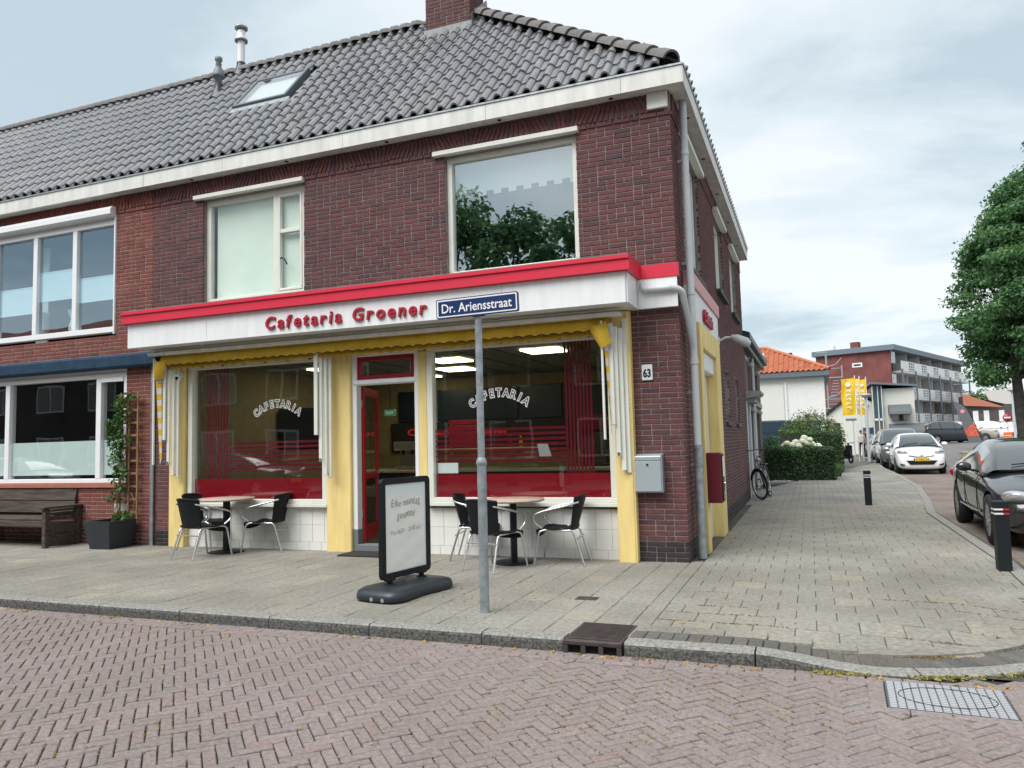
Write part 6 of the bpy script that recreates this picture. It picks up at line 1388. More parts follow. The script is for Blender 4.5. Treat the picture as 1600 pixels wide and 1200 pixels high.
for f in range(3):
    z0 = 2.2 + 2.65 * f + .25
    for k in range(NB):
        x0 = 1.6 + bw * k
        s_ = MB(); s_.cbox(x0, x0 + bw - .15, -.55, 1.59, z0 - .22, z0, .02); s_.box(x0 + bw - .15, x0 + bw - .01, .2, 1.59, z0 - .22, z0 + 2.40); bal = s_.xf(AT).build('balcony', M_concrete, apt)
        MB().cbox(x0, x0 + bw * .5, -.56, -.48, z0 + .001, z0 + 1.0, .01).xf(AT).build('parapet', M_white, bal)
        rl = MB()
        for q in range(4): rl.cbox(x0 + bw * .5, x0 + bw - .17, -.54, -.50, z0 + .08 + .28 * q, z0 + .15 + .28 * q, .005)
        for q in range(4): rl.cbox(x0 + bw * (.52 + .14 * q), x0 + bw * (.52 + .14 * q) + .07, -.56, -.49, z0 + .002, z0 + 1.05, .005)
        rl.xf(AT).build('railing', M_white, bal)
        w = MB().cbox(x0 + .5, x0 + 2.0, 1.52, 1.592, z0 + .2, z0 + 2.1, .01).xf(AT).build('window', M_white, bal); MB().cbox(x0 + .62, x0 + 1.2, 1.49, 1.519, z0 + .35, z0 + 2.0, .005).cbox(x0 + 1.3, x0 + 1.88, 1.49, 1.519, z0 + .9, z0 + 2.0, .005).xf(AT).build('pane', M_carglass, w); MB().cbox(x0 + 2.4, x0 + 3.3, 1.5, 1.592, z0 + .02, z0 + 2.1, .01).xf(AT).build('balcony_door', M_slate, bal)
for k in range(NB + 1): MB().cyl(tuple(AT @ Vector((1.5 + bw * k, -.62, 0))), tuple(AT @ Vector((1.5 + bw * k, -.62, 7.9))), .09, n=8).build('column', M_slate, apt)
for f in range(3):
    z0 = 2.3 + 2.65 * f; MB().cbox(.26, 1.4, -.05, .3, z0 + .9, z0 + 2.4, .01).xf(AT).build('corner_window', M_white, apt); MB().cbox(.4, 1.25, -.07, -.051, z0 + 1.0, z0 + 2.3, .01).xf(AT).build('pane', M_carglass, apt)
MB().cbox(.3, AL, -1.2, 1.5, 2.0, 2.22, .02).xf(AT).build('shop_canopy', M_dark, apt); MB().box(.3, AL, .2, 1.5, 0, 1.99).xf(AT).build('shop_windows', M_carglass, apt); MB().cbox(1, 4.0, -1.25, -1.21, 1.95, 2.5, .01).cbox(8, 15, -1.25, -1.21, 2.05, 2.3, .01).xf(AT).build('shop_sign', mat('sign_yellow', (.7, .48, .08), .5), apt)
for q, xx in enumerate((1.5, 2.2, 2.9)): MB().cbox(xx, xx + .5, -1.27, -1.251, 2.03, 2.42, .01).xf(AT).build('sign_mark', M_lettwhite, apt)
# fire escape
fe = thing('fire_escape', 'steel outside staircase on the end wall of the brick apartment block', 'staircase', (3.0, 70, 0)); M_steel = mat('steel_stair', (.30, .35, .38), .5, metal=.3)
MB().cyl((3.2, 70, 0), (3.2, 70, 9.6), .09, n=8).build('post', M_steel, fe)
for f, z in enumerate((3.9, 5.95 + .9)):
    MB().cbox(2.5, 4.6, 69.4, 70.6, z, z + .1, .01).build('landing', M_steel, fe); MB().cbox(4.5, 4.58, 69.4, 70.6, z + .1, z + 1.2, .01).tube([(3.2, 69.4, z + 1.1), (4.0, 69.4, z + 1.3), (4.55, 69.4, z + 1.9)], .04, 6).cbox(2.5, 4.5, 69.38, 69.42, z + .9, z + .96, .005).build('railing', M_steel, fe)
    for k in range(9): MB().cbox(3.25 + .1 * (8 - k) * .6, 4.2 - .02 * k, 69.5, 70.5, z - .28 * (k + 1), z - .28 * (k + 1) + .07, .005).build('step', M_steel, fe)
MB().tube([(2.3, 69.9, 9.4), (3.2, 69.9, 9.4)], .04, 6).build('top_rail', M_steel, fe)
# ------------------------------------------------------------------ small white buildings before the block
gh_ = thing('gabled_house', 'small white house with a dark sloping roof edge behind the yellow flags', 'house', (3.5, 52, 0))
MB().prism([(2.5, -.1), (6.0, -.1), (6.0, 3.6), (4.6, 4.35), (2.5, 2.75)], 'y', 52, 58).build('wall', mat('old_white', (.68, .68, .62), .8, var=.05), gh_)
MB().prism([(2.3, 2.72), (4.62, 4.48), (6.2, 3.65), (6.2, 3.78), (4.62, 4.66), (2.3, 2.92)], 'y', 51.8, 58.2).build('roof', M_anthr, gh_)
MB().cbox(3.0, 3.5, 51.93, 51.998, 1.5, 2.3, .01).build('window', M_carglass, gh_); MB().cbox(5.0, 5.9, 51.92, 51.998, .0, 1.9, .01).build('door', mat('blue_door', (.03, .07, .11), .4), gh_); MB().cbox(2.55, 3.1, 51.85, 52, 2.1, 2.6, .01).build('lean_to', mat('brown_board', (.3, .25, .2), .7), gh_)
an_ = thing('annex_building', 'pale two storey annex with glazed corner and rounded grey awnings', 'building', (7, 50, 0))
MB().box(6.25, 8.3, 50.5, 58, -.1, 4.6).build('wall', mat('annex_render', (.60, .60, .55), .8, var=.05), an_); MB().add([(5.5, 49.8, 4.95), (8.5, 50.3, 4.68), (8.5, 58, 4.68), (5.5, 58, 4.95), (5.5, 49.8, 5.08), (8.5, 50.3, 4.8), (8.5, 58, 4.8), (5.5, 58, 5.08)], [(0, 3, 2, 1), (4, 5, 6, 7), (0, 1, 5, 4), (1, 2, 6, 5), (3, 0, 4, 7)]).build('roof', M_slate, an_)
MB().box(5.7, 6.24, 50.3, 58, 2.5, 4.85).build('glazed_corner', mat('dark_glazing', (.05, .09, .11), .15), an_); MB().box(5.6, 6.24, 50.35, 57, 0, 2.4).build('shop_glazing', M_carglass, an_); MB().cbox(5.55, 6.3, 50.2, 50.34, 2.35, 2.5, .01).build('beam', M_concrete, an_)
for x in (5.6, 5.95, 6.2): MB().cbox(x, x + .06, 50.2, 50.3, 0, 4.8, .01).build('mullion', M_concrete, an_)
def dome_awn(x0, x1, z0, z1, y):
    m = MB(); rows = [[(x, y - 1.0 * math.sin(t), z0 + (z1 - z0) * math.cos(t)) for t in [R(90) * k / 6 for k in range(7)]] for x in (x0, x0 + .02, x1 - .02, x1)]
    m.grid(rows); 
    for x in (x0, x1): m.add([(x, y, z0)] + [(x, y - 1.0 * math.sin(t), z0 + (z1 - z0) * math.cos(t)) for t in [R(90) * k / 6 for k in range(7)]], [tuple(range(8))])
    return m.build('round_awning', mat('grey_awning', (.10, .115, .12), .6), an_)
dome_awn(6.6, 8.0, 2.75, 3.45, 50.49); dome_awn(6.6, 8.7, 1.45, 2.1, 50.49); MB().cbox(6.8, 7.8, 50.4, 50.498, 2.3, 2.74, .01).cbox(6.7, 8.2, 50.4, 50.498, .1, 1.44, .01).build('window', M_carglass, an_)
rh = thing('row_house', 'brown brick row houses with sloping roofs beyond the apartment block', 'house', (20, 84, 0))
MB().prism([(17.2, -.2), (22.8, -.2), (22.8, 3.7), (17.2, 5.3)], 'y', 85, 89).build('wall', M_oldbrick, rh); MB().add([(16.8, 84.7, 5.75), (20.6, 84.7, 4.2), (23.4, 95, 4.2), (18.5, 95, 6.3)], [(0, 1, 2, 3)]).build('roof', mat('brown_roof', (.16, .12, .11), .8), rh); MB().add([(16.9, 84.6, 5.5), (20.7, 84.6, 3.9), (16.9, 84.6, 4.2)], [(0, 1, 2)]).build('gable_boards', mat('orange_boards', (.45, .17, .11), .7), rh)
for x in (17.8, 18.8, 20.2, 21.4): MB().cbox(x, x + .5, 84.9, 84.998, 1.9, 3.6, .01).build('window', M_white, rh)
MB().cbox(17.6, 22, 84.6, 84.998, 1.5, 1.7, .01).build('porch', M_concrete, rh)
fh = thing('pale_row_house', 'long pale row house with a grey roof partly behind the street tree', 'house', (30, 108, 0))
MB().box(25, 52, 108, 116, -.2, 4.9).build('wall', mat('pale_brick', (.40, .37, .33), .8), fh); MB().add([(24, 107.6, 4.9), (52, 107.6, 4.9), (52, 112, 7.0), (24, 112, 7.0)], [(0, 1, 2, 3)]).build('roof', mat('grey_roof', (.34, .32, .30), .8), fh)
for k in range(5): MB().cbox(27 + 3 * k, 28.6 + 3 * k, 107.9, 107.998, 2.6, 4.3, .01).build('window', M_white, fh)
for k, (x, h) in enumerate(((27.0, 8.2), (30.5, 8.8), (34, 7.8), (38, 9.0), (43, 8.6))):
    r2 = random.Random(k); tree('distant_tree', ['dark green tree beyond the row houses left of the trunk', 'bright green tree just left of the street tree trunk', 'light green tree right of the street tree trunk', 'bushy tree far right beyond the row houses', 'tree farthest right beyond the row houses'][k], x, 138, [(x + r2.uniform(-2, 2), 138 + r2.uniform(-1, 1), h - 1.6 + r2.uniform(-1.8, .6), 1.7, 1.5, 1.3, 1) for _ in range(8)], 1500, .28, (M_leaf, M_far, M_far, M_leaf, M_far)[k], .25, h * .5, k, 'trees beyond the row houses')
# ------------------------------------------------------------------ flags, lamps, signs
M_flag = mat('yellow_flag', (.80, .53, .015), .7); FG = 'yellow advertising flags on poles'
for i, (x0, x1, y, z0, z1, lab) in enumerate(((3.16, 3.90, 38, 2.54, 4.62, 'leftmost and widest yellow advertising flag with white lettering'), (3.86, 4.22, 39.5, 2.6, 4.68, 'narrow middle advertising flag seen nearly edge on'), (4.20, 4.66, 41, 2.6, 4.72, 'rightmost yellow advertising flag by the lamp post'))):
    t = thing('advertising_flag', lab, 'flag', (x1, y, 0), 0, FG); MB().cyl((x1, y, -.1), (x1, y, z1 + .15), .028, n=8).build('pole', M_white, t); rows = [[(x1 + (x0 - x1) * u / 6 + .03 * math.sin(w * .9 + i), y + .05 * math.sin(u * 1.1 + w * .5), z0 + (z1 - z0) * w / 10 - .03 * u / 6) for u in range(7)] for w in range(11)]
    MB().grid(rows).build('cloth', M_flag if i != 1 else mat('pale_flag', (.78, .60, .25), .7), t); m = MB(); cw = (x1 - x0); xc = (x0 + x1) / 2
    m.lathe([(0, 0), (cw * .19, 0)], T=Matrix.Translation((xc, y - .07, z1 - .35)) @ Matrix.Rotation(R(90), 4, 'X'), n=14)
    for q in range(5): z = z1 - .72 - .24 * q; m.box(xc - cw * .18, xc + cw * .18, y - .075, y - .07, z, z + .05).box(xc - cw * .18 * (1 if q % 2 else -.4), xc - cw * .18 * (1 if q % 2 else -.4) + .06, y - .076, y - .0705, z - .08, z + .001)
    m.build('white_marks', M_lettwhite, t)
LG = 'street lamps along the side street'
lp = thing('street_lamp', 'nearer grey street lamp with a flat disc head on the side pavement', 'street lamp', (4.27, 36, 0), 0, LG)
MB().cyl((0, 0, -.05), (0, 0, 3.45), .085, .06, 12).build('pole', M_pvc, lp, world=False); MB().lathe([(.06, 3.35), (.1, 3.42), (.26, 3.5), (.27, 3.56), (.24, 3.6), (.0, 3.62)], n=20).build('lamp_head', mat('lamp_disc', (.5, .5, .48), .5), lp, world=False)
dup(lp, (5.2, 52, 0), 0, 'farther grey street lamp with a disc head half hidden by the nearer one', LG); dup(lp, (13.4, 47, .45), 0, 'slim lamp post with a disc head by the parking lot behind the feather banner', LG)
fb = thing('feather_banner', 'tall leaning dark feather banner with a red and orange print at the parking lot', 'banner', (10.8, 44, .5))
o_ = [(9.65, 3.15), (9.9, 3.17), (10.15, 3.02), (10.35, 2.75), (10.5, 2.4), (10.75, 1.6), (11.05, .75), (10.35, .75), (10.1, 1.6), (9.88, 2.5)]
MB().prism(o_, 'y', 44.0, 44.02).build('cloth', mat('grey_banner', (.13, .14, .15), .6), fb); MB().prism([(10.15, 1.5), (10.65, 1.95), (10.80, 1.5), (10.9, 1.15), (10.35, 1.1), (10.18, 1.3)], 'y', 43.985, 43.995).build('print', mat('red_print', (.62, .12, .07), .6, var=.4, vscale=5), fb); MB().lathe([(0, 0), (.12, 0)], T=Matrix.Translation((10.1, 43.99, 2.66)) @ Matrix.Rotation(R(90), 4, 'X'), n=16).build('round_mark', mat('pink_mark', (.7, .3, .33), .6), fb); MB().tube([(11.1, 44.03, .45), (10.8, 44.03, 1.6), (10.55, 44.03, 2.4), (10.2, 44.03, 3.03), (9.9, 44.03, 3.19)], .025, 6).build('pole', M_black, fb)
ne = thing('no_entry_sign', 'red and white no entry sign on a white post in front of the tree trunk', 'road sign', (8.86, 27, 0))
MB().cyl((8.86, 27, -.1), (8.86, 27, 2.1), .035, n=10).build('post', M_white, ne); MB().lathe([(0, 0), (.165, 0), (.165, .012), (0, .012)], T=Matrix.Translation((8.86, 26.93, 1.95)) @ Matrix.Rotation(R(90), 4, 'X'), n=24).build('disc', mat('sign_red', (.45, .02, .03), .4), ne); MB().cbox(8.745, 8.975, 26.905, 26.917, 1.92, 1.98, .002).build('white_bar', M_lettwhite, ne); MB().cbox(8.67, 9.05, 26.92, 26.935, 1.56, 1.73, .004).build('under_plate', M_white, ne)
ob = thing('orange_sign', 'orange notice board with white lines beside the tree trunk', 'sign', (8.65, 26, 0))
MB().cbox(8.5, 8.8, 25.98, 26.0, .85, 1.36, .005).build('board', mat('orange_board', (.75, .16, .04), .5), ob); MB().box(8.52, 8.54, 26.001, 26.02, -.1, 1.3).box(8.76, 8.78, 26.001, 26.02, -.1, 1.3).build('leg', M_white, ob); MB().box(8.54, 8.76, 25.976, 25.979, 1.22, 1.24).box(8.54, 8.76, 25.976, 25.979, 1.08, 1.095).box(8.54, 8.76, 25.976, 25.979, .96, .975).build('white_line', M_lettwhite, ob)
ss = thing('small_sign', 'dark sign plate on a thin post before the white gabled house', 'road sign', (3.95, 44, 0)); MB().cyl((3.98, 44, 0), (3.98, 44, 2.4), .035, n=8).build('post', M_pvc, ss); MB().cbox(3.55, 4.25, 43.93, 43.96, 2.3, 2.45, .005).build('plate', M_slate, ss)
# ------------------------------------------------------------------ cars
M_tail = mat('tail_lamp', (.35, .01, .015), .15, coat=1); M_under = mat('underbody', (.01, .01, .011), .9)
def paint(name, c, metal=0.0): return mat(name, c, .32, metal=metal, coat=1.0, spec=.5)
P_white = paint('white_car_paint', (.80, .81, .81)); P_black = paint('black_car_paint', (.010, .011, .013)); P_silver = paint('silver_car_paint', (.42, .44, .46), .5); P_grey = paint('grey_car_paint', (.10, .11, .12), .3); P_beige = paint('beige_car_paint', (.45, .42, .36), .3); P_dark = paint('dark_blue_car_paint', (.012, .02, .03))
CARS = dict(
 sedan=dict(L=4.87, w=.927, ax=(.86, 3.73), wr=.335, st=[(0, .60, .34, .54, .58), (.05, .76, .22, .62, .66), (.22, .865, .18, .70, .77), (.55, .905, .19, .79, .86), (1.05, .92, .2, .87, .93), (1.5, .927, .2, .915, .985), (2.5, .927, .2, .94, 1.0), (3.5, .925, .2, .965, 1.02), (4.1, .91, .2, .965, 1.06), (4.55, .87, .22, .93, 1.03), (4.78, .80, .28, .84, .93), (4.87, .68, .38, .7, .76)],
   roof=[(1.32, .98), (1.72, 1.17), (2.12, 1.325), (2.5, 1.385), (2.9, 1.40), (3.3, 1.38), (3.65, 1.30), (4.0, 1.17), (4.3, 1.07)], wb=.80, wt=.585, sg=(1.75, 3.85), pill=(2.72,)),
 hatch=dict(L=3.89, w=.848, ax=(.80, 3.31), wr=.30, st=[(0, .58, .34, .56, .62), (.05, .70, .2, .68, .72), (.2, .79, .17, .80, .86), (.5, .83, .18, .90, .96), (.95, .845, .18, .97, 1.04), (1.2, .848, .18, 1.0, 1.07), (2.2, .848, .18, 1.02, 1.06), (3.2, .845, .18, 1.04, 1.07), (3.6, .82, .22, 1.03, 1.06), (3.82, .77, .3, .98, 1.0), (3.89, .7, .4, .8, .84)],
   roof=[(.85, 1.02), (1.2, 1.22), (1.6, 1.40), (2.0, 1.49), (2.5, 1.515), (3.0, 1.49), (3.4, 1.42), (3.68, 1.22), (3.82, 1.02)], wb=.76, wt=.56, sg=(1.35, 3.35), pill=(2.2,)),
 mpv=dict(L=4.35, w=.89, ax=(.85, 3.55), wr=.31, st=[(0, .62, .34, .62, .68), (.06, .76, .2, .74, .78), (.25, .85, .18, .88, .94), (.6, .88, .18, 1.0, 1.06), (1.1, .89, .18, 1.07, 1.12), (2.2, .89, .18, 1.1, 1.14), (3.4, .89, .18, 1.12, 1.15), (4.1, .87, .22, 1.12, 1.15), (4.3, .83, .3, 1.05, 1.08), (4.35, .76, .4, .85, .9)],
   roof=[(.85, 1.08), (1.25, 1.34), (1.7, 1.60), (2.1, 1.73), (2.8, 1.76), (3.5, 1.74), (4.0, 1.66), (4.2, 1.4), (4.3, 1.1)], wb=.82, wt=.66, sg=(1.3, 4.0), pill=(2.2, 3.2)))
CARS['suv'] = dict(CARS['mpv'], roof=[(1.1, 1.08), (1.5, 1.34), (1.9, 1.54), (2.3, 1.62), (2.9, 1.65), (3.5, 1.61), (3.9, 1.5), (4.15, 1.3), (4.3, 1.1)], sg=(1.5, 4.0))
def interp(tab, y, k):
    for a, b in zip(tab[:-1], tab[1:]):
        if a[0] <= y <= b[0]: t = (y - a[0]) / (b[0] - a[0]); return a[k] + (b[k] - a[k]) * t
    return tab[0][k] if y < tab[0][0] else tab[-1][k]
def smooth_prof(pr, n):
    pts = [Vector((p[0], p[1])) for p in pr]; out = []
    for i in range(len(pts) - 1):
        p0, p1, p2, p3 = pts[max(i - 1, 0)], pts[i], pts[i + 1], pts[min(i + 2, len(pts) - 1)]
        for k in range(n):
            t = k / n; out.append(.5 * ((2 * p1) + (p2 - p0) * t + (2 * p0 - 5 * p1 + 4 * p2 - p3) * t * t + (3 * p1 - p0 - 3 * p2 + p3) * t ** 3))
    out.append(pts[-1]); return [(p.x, p.y) for p in out]
def make_car(kind, name, label, loc, rz, pnt, group, detail=2, lowdark=False):
    c = CARS[kind]; t = thing(name, label, 'car', loc, rz, group); W = False
    rows = []
    for (y, w, zb, zs, zc) in c['st']:
        h = [(w * .72, zb), (w * .95, zb + .05), (w * 1.0, zb + .16 + (zs - zb) * .25), (w * .985, zs - .09), (w * .935, zs - .012), (w * .55, zc - .012), (0, zc)]
        ring = [(x, y, z) for x, z in h] + [(-x, y, z) for x, z in h[-2::-1]]; rows.append(ring)
    n = len(rows[0]); V = [p for r in rows for p in r]; F = []
    for i in range(len(rows) - 1):
        for k in range(n): F.append((i * n + k, i * n + (k + 1) % n, (i + 1) * n + (k + 1) % n, (i + 1) * n + k))
    F += [tuple(range(n))[::-1], tuple(range((len(rows) - 1) * n, len(rows) * n))]
    m = MB().add(V, F, 0, True); me = m.mesh('body'); bo = bpy.data.objects.new('body', me); COL.objects.link(bo)
    me2 = evaluated(bo, [('SUBSURF', dict(levels=detail, render_levels=detail))]); bo.data = me2
    cut = MB(); rr = c['wr'] + .055
    for y in c['ax']:
        for s in (-1, 1): cut.cyl((s * (c['w'] - .26), y, c['wr']), (s * (c['w'] + .2), y, c['wr']), rr, n=32)
    cm_ = cut.mesh('cut'); co = bpy.data.objects.new('cut', cm_); COL.objects.link(co); bpy.context.view_layer.update()
    me3 = evaluated(bo, [('BOOLEAN', dict(operation='DIFFERENCE', object=co, solver='EXACT'))]); bpy.data.objects.remove(co); bo.data = me3
    me3.materials.clear(); me3.materials.append(pnt); me3.polygons.foreach_set('material_index', [0] * len(me3.polygons)); me3.polygons.foreach_set('use_smooth', [True] * len(me3.polygons)); me3.set_sharp_from_angle(angle=R(38)); me3.name = 'body'; bo.parent = t; bo.name = 'body'
    # cabin: one loft, its faces sorted into painted shell and glazing
    pr = smooth_prof(c['roof'], 5); K = 6; G = []
    yf, yr = c['roof'][0][0], c['roof'][-1][0]; ytop = max(c['roof'], key=lambda p: p[1])[0]; zt = max(p[1] for p in c['roof'])
    for (y, z) in pr:
        zb = min(interp(c['st'], y, 3) - .03, z - .015); f = max(0, min(1, (z - zb) / (zt - zb))); wb = c['wb'] + .08; e = min(1, min(y - yf, yr - y) / .3 + .55); wb = wb * (.86 + .14 * min(1, e)); wt = c['wt'] + (c['wb'] - c['wt']) * (1 - f) ** 1.2
        wt = min(wt, wb); sh = z - .05 * f
        half = [(wb, zb), (wb + (wt + .05 - wb) * .33, zb + (sh - zb) * .33), (wb + (wt + .05 - wb) * .68, zb + (sh - zb) * .68), (wt + .045 * f, sh - .035 * f), (wt, sh), (wt - .055, z - .012 * f), (wt * .5, z + .012 * f), (0, z + .018 * f)]
        G.append([(x, y, q) for x, q in half] + [(-x, y, q) for x, q in half[-2::-1]])
    sets = {'cabin': MB(), 'windscreen': MB(), 'rear_window': MB(), 'side_window': MB()}
    nn = len(G[0])
    yfr = c['roof'][2][0] + .25; yrr = c['roof'][-3][0] - .2
    for i in range(len(G) - 1):
        ya = (G[i][0][1] + G[i + 1][0][1]) / 2
        for k in range(nn - 1):
            kk = k if k < 7 else nn - 2 - k; key = 'cabin'
            if kk in (5, 6): 
                if ya < yfr - .02: key = 'windscreen'
                elif ya > yrr: key = 'rear_window'
            elif kk in (0, 1, 2):
                if c['sg'][0] < ya < c['sg'][1] and not any(abs(ya - p) < .05 for p in c['pill']) and not (kk == 2 and (ya < c['sg'][0] + .25 or ya > c['sg'][1] - .2)) and not (kk == 1 and (ya < c['sg'][0] + .05 or ya > c['sg'][1] - .1)): key = 'side_window'
            sets[key].add([G[i][k], G[i][k + 1], G[i + 1][k + 1], G[i + 1][k]], [(0, 1, 2, 3)], 0, True)
    for key, m in sets.items():
        if not m.f: continue
        b = bmesh.new(); me = m.mesh(key, False); b.from_mesh(me); bmesh.ops.remove_doubles(b, verts=b.verts, dist=.0005); bmesh.ops.recalc_face_normals(b, faces=b.faces); b.to_mesh(me); b.free()
        if key == 'side_window':
            for sg in (-1, 1):
                cuts = [-9] + list(c['pill']) + [99]
                for qa, qb in zip(cuts[:-1], cuts[1:]):
                    m4 = MB(); ix = {}
                    for p in me.polygons:
                        if p.center.x * sg > 0 and qa < p.center.y < qb:
                            f = []
                            for vi in p.vertices:
                                if vi not in ix: ix[vi] = len(m4.v); m4.v.append(tuple(me.vertices[vi].co))
                                f.append(ix[vi])
                            m4.f.append(tuple(f)); m4.mi.append(0); m4.sm.append(True)
                    if m4.f: m4.build('side_window', M_carglass, t, world=False)
            continue
        link(key, me, pnt if key == 'cabin' else M_carglass, t)
    for y in c['ax']:
        for s in (-1, 1):
            xo = s * (c['w'] - .005); xi = s * (c['w'] - .225); x2 = s * (c['w'] - .03)
            wh = MB().lathe([(c['wr'] - .11, 0), (c['wr'] - .02, .0), (c['wr'], .03), (c['wr'], .18), (c['wr'] - .02, .21), (c['wr'] - .12, .21)], T=Matrix.Translation((xo, y, c['wr'])) @ Matrix.Rotation(R(-90 * s), 4, 'Y'), n=28).build('tyre', M_rubber, t, world=False)
            rm = MB().lathe([(c['wr'] - .105, .005), (c['wr'] - .135, .02), (c['wr'] - .15, .07)], T=Matrix.Translation((xo, y, c['wr'])) @ Matrix.Rotation(R(-90 * s), 4, 'Y'), n=28)
            for k in range(5 if kind != 'sedan' else 10):
                a = 2 * math.pi * k / (5 if kind != 'sedan' else 10); rm.bar((x2, y + .04 * math.cos(a), c['wr'] + .04 * math.sin(a)), (x2, y + (c['wr'] - .11) * math.cos(a), c['wr'] + (c['wr'] - .11) * math.sin(a)), .03 if kind == 'sedan' else .06, .03, up=(1, 0, 0))
            rm.lathe([(.0, .0), (.06, .005), (.07, .03)], T=Matrix.Translation((x2 + s * .012, y, c['wr'])) @ Matrix.Rotation(R(-90 * s), 4, 'Y'), n=14)
            rm.build('rim', M_rim, wh, world=False)
            MB().lathe([(0, .09), (c['wr'] - .12, .09)], T=Matrix.Translation((xo, y, c['wr'])) @ Matrix.Rotation(R(-90 * s), 4, 'Y'), n=20).build('brake_disc', M_dark, wh, world=False)
    MB().box(-c['w'] * .7, c['w'] * .7, .3, c['L'] - .3, .12, .24).build('underbody', M_under, t, world=False)
    st = c['st']
    def ell(cx, cy, cz, rx, ry, rz_, mt, nm, rot=0.0, tilt=0.0):
        m = MB(); rows = [[(rx * math.sin(math.pi * i / 8) * math.cos(2 * math.pi * k / 14), ry * math.sin(math.pi * i / 8) * math.sin(2 * math.pi * k / 14), rz_ * math.cos(math.pi * i / 8)) for k in range(15)] for i in range(9)]
        return m.grid(rows).xf(Matrix.Translation((cx, cy, cz)) @ Matrix.Rotation(rot, 4, 'Z') @ Matrix.Rotation(tilt, 4, 'X')).build(nm, mt, t, world=False)
    wN = c['w']
    for s in (-1, 1):
        if kind == 'sedan':
            ell(s * .67, .20, .665, .19, .19, .085, M_headlamp, 'headlight', s * .55, -.35); ell(s * .44, .115, .635, .12, .12, .07, M_headlamp, 'headlight', s * .3, -.3)
        elif kind == 'hatch': ell(s * .60, .22, .80, .20, .16, .065, M_headlamp, 'headlight', s * .62, -.5)
        else: ell(s * .66, .20, .82, .2, .16, .085, M_headlamp, 'headlight', s * .55, -.4)
        zb_ = interp(st, c['sg'][0] + .05, 3); mx_ = s * (wN + .10)
        mm_ = MB(); ell(mx_, c['sg'][0] + .10, zb_ + .09, .105, .06, .072, pnt, 'mirror', s * -.15)
        MB().tube([(s * (wN - .08), c['sg'][0] + .1, zb_ + .02), (mx_, c['sg'][0] + .11, zb_ + .06)], .02, 6).build('mirror_arm', M_black, t, world=False)
        for yy in ([c['pill'][0] - .18, c['pill'][0] + .95] if kind != 'hatch' else [c['pill'][0] - .15]):
            zz = interp(st, yy, 3) - .07; MB().tube([(s * (wN + .004), yy - .09, zz), (s * (wN + .022), yy - .06, zz), (s * (wN + .022), yy + .06, zz), (s * (wN + .004), yy + .09, zz)], .011, 6).build('door_handle', M_chrome if kind == 'sedan' else pnt, t, world=False)
        if kind == 'sedan':
            MB().tube([(s * (wN + .0), y, z) for y, z in ((1.3, .40), (2.0, .37), (3.2, .385))], .011, 6).build('side_trim', M_chrome, t, world=False)
            MB().tube([(s * (interp(st, y, 1) * .945), y, interp(st, y, 3) + .0) for y in (1.55, 2.0, 2.6, 3.2, 3.8)], .009, 6).build('window_trim', M_chrome, t, world=False)
            for yg in (1.62, 2.72, 3.62):
                w_, zs_, zb_2 = interp(st, yg, 1), interp(st, yg, 3), interp(st, yg, 2); MB().tube([(s * (w_ * .955), yg, zs_ - .04), (s * (w_ * .988), yg, zs_ - .10), (s * (w_ * .996), yg, zb_2 + .32), (s * (w_ * .985), yg, zb_2 + .14)], .006, 4).build('door_gap', M_under, t, world=False)
            MB().cbox(s * .5 - .13, s * .5 + .13, .02, .06, .30, .325, .005).build('lamp_strip', M_chrome, t, world=False)
        ell(s * (wN * .80), c['L'] - .10, interp(st, c['L'] - .25, 3) - .1, .14, .1, .1, M_tail, 'tail_light', -s * .4)
    zg = {'sedan': .56, 'hatch': .70, 'mpv': .74, 'suv': .74}[kind]
    if kind == 'sedan':
        g = MB().cbox(-.36, .36, -.012, .06, .40, .62, .03).build('grille', M_black, t, world=False)
        for z in (.44, .49, .54, .585): MB().cbox(-.33, .33, -.022, -.013, z, z + .016, .003).build('grille_bar', M_chrome, g, world=False)
        MB().cbox(-.55, .55, -.008, .1, .24, .34, .02).build('air_intake', M_black, t, world=False)
    else:
        gp = [(-.42, zg + .015), (-.12, zg - .035), (.12, zg - .035), (.42, zg + .015), (.42, zg - .02), (.14, zg - .09), (-.14, zg - .09), (-.42, zg - .02)]
        MB().prism([(x, z) for x, z in gp], 'y', .012 if kind == 'hatch' else .02, .2).build('grille', M_black, t, world=False)
        MB().tube([(-.42, .02, zg + .0), (-.12, .004, zg - .055), (.12, .004, zg - .055), (.42, .02, zg)], .012, 6).build('grille_bar', M_chrome, t, world=False)
        MB().prism([(-.50, zg - .19), (.50, zg - .19), (.38, zg - .34), (-.38, zg - .34)], 'y', -.012, .2).build('air_intake', M_black, t, world=False)
        for s in (-1, 1): MB().prism([(s * .55, .36), (s * .72, .41), (s * .69, .33), (s * .57, .33)], 'y', .0, .3).build('fog_lamp', M_black, t, world=False)
        ell(0, .035, zg + .0, .055, .03, .038, M_chrome, 'badge')
    zp = .36 if kind == 'sedan' else zg - .21
    p = MB().cbox(-.26, .26, -.032, -.014, zp, zp + .11, .003).build('number_plate', M_plate, t, world=False)
    if detail > 1:
        me = text_mesh('5-TBG-29', .105, 0, .001, 0, 'CENTER', 0, 'plate_lettering'); xs_ = [v.co.x for v in me.vertices]; me.transform(Matrix.Diagonal((.42 / (max(xs_) - min(xs_)), 1, 1, 1))); xs_ = [v.co.x for v in me.vertices]; me.transform(Matrix.Translation((-(max(xs_) + min(xs_)) / 2 + .02, 0, 0))); me.transform(face_T((0, -.034, zp + .02))); link('plate_lettering', me, M_lettblack, p); MB().box(-.258, -.225, -.0335, -.0325, zp + .004, zp + .106).build('plate_band', M_navy, p, world=False)
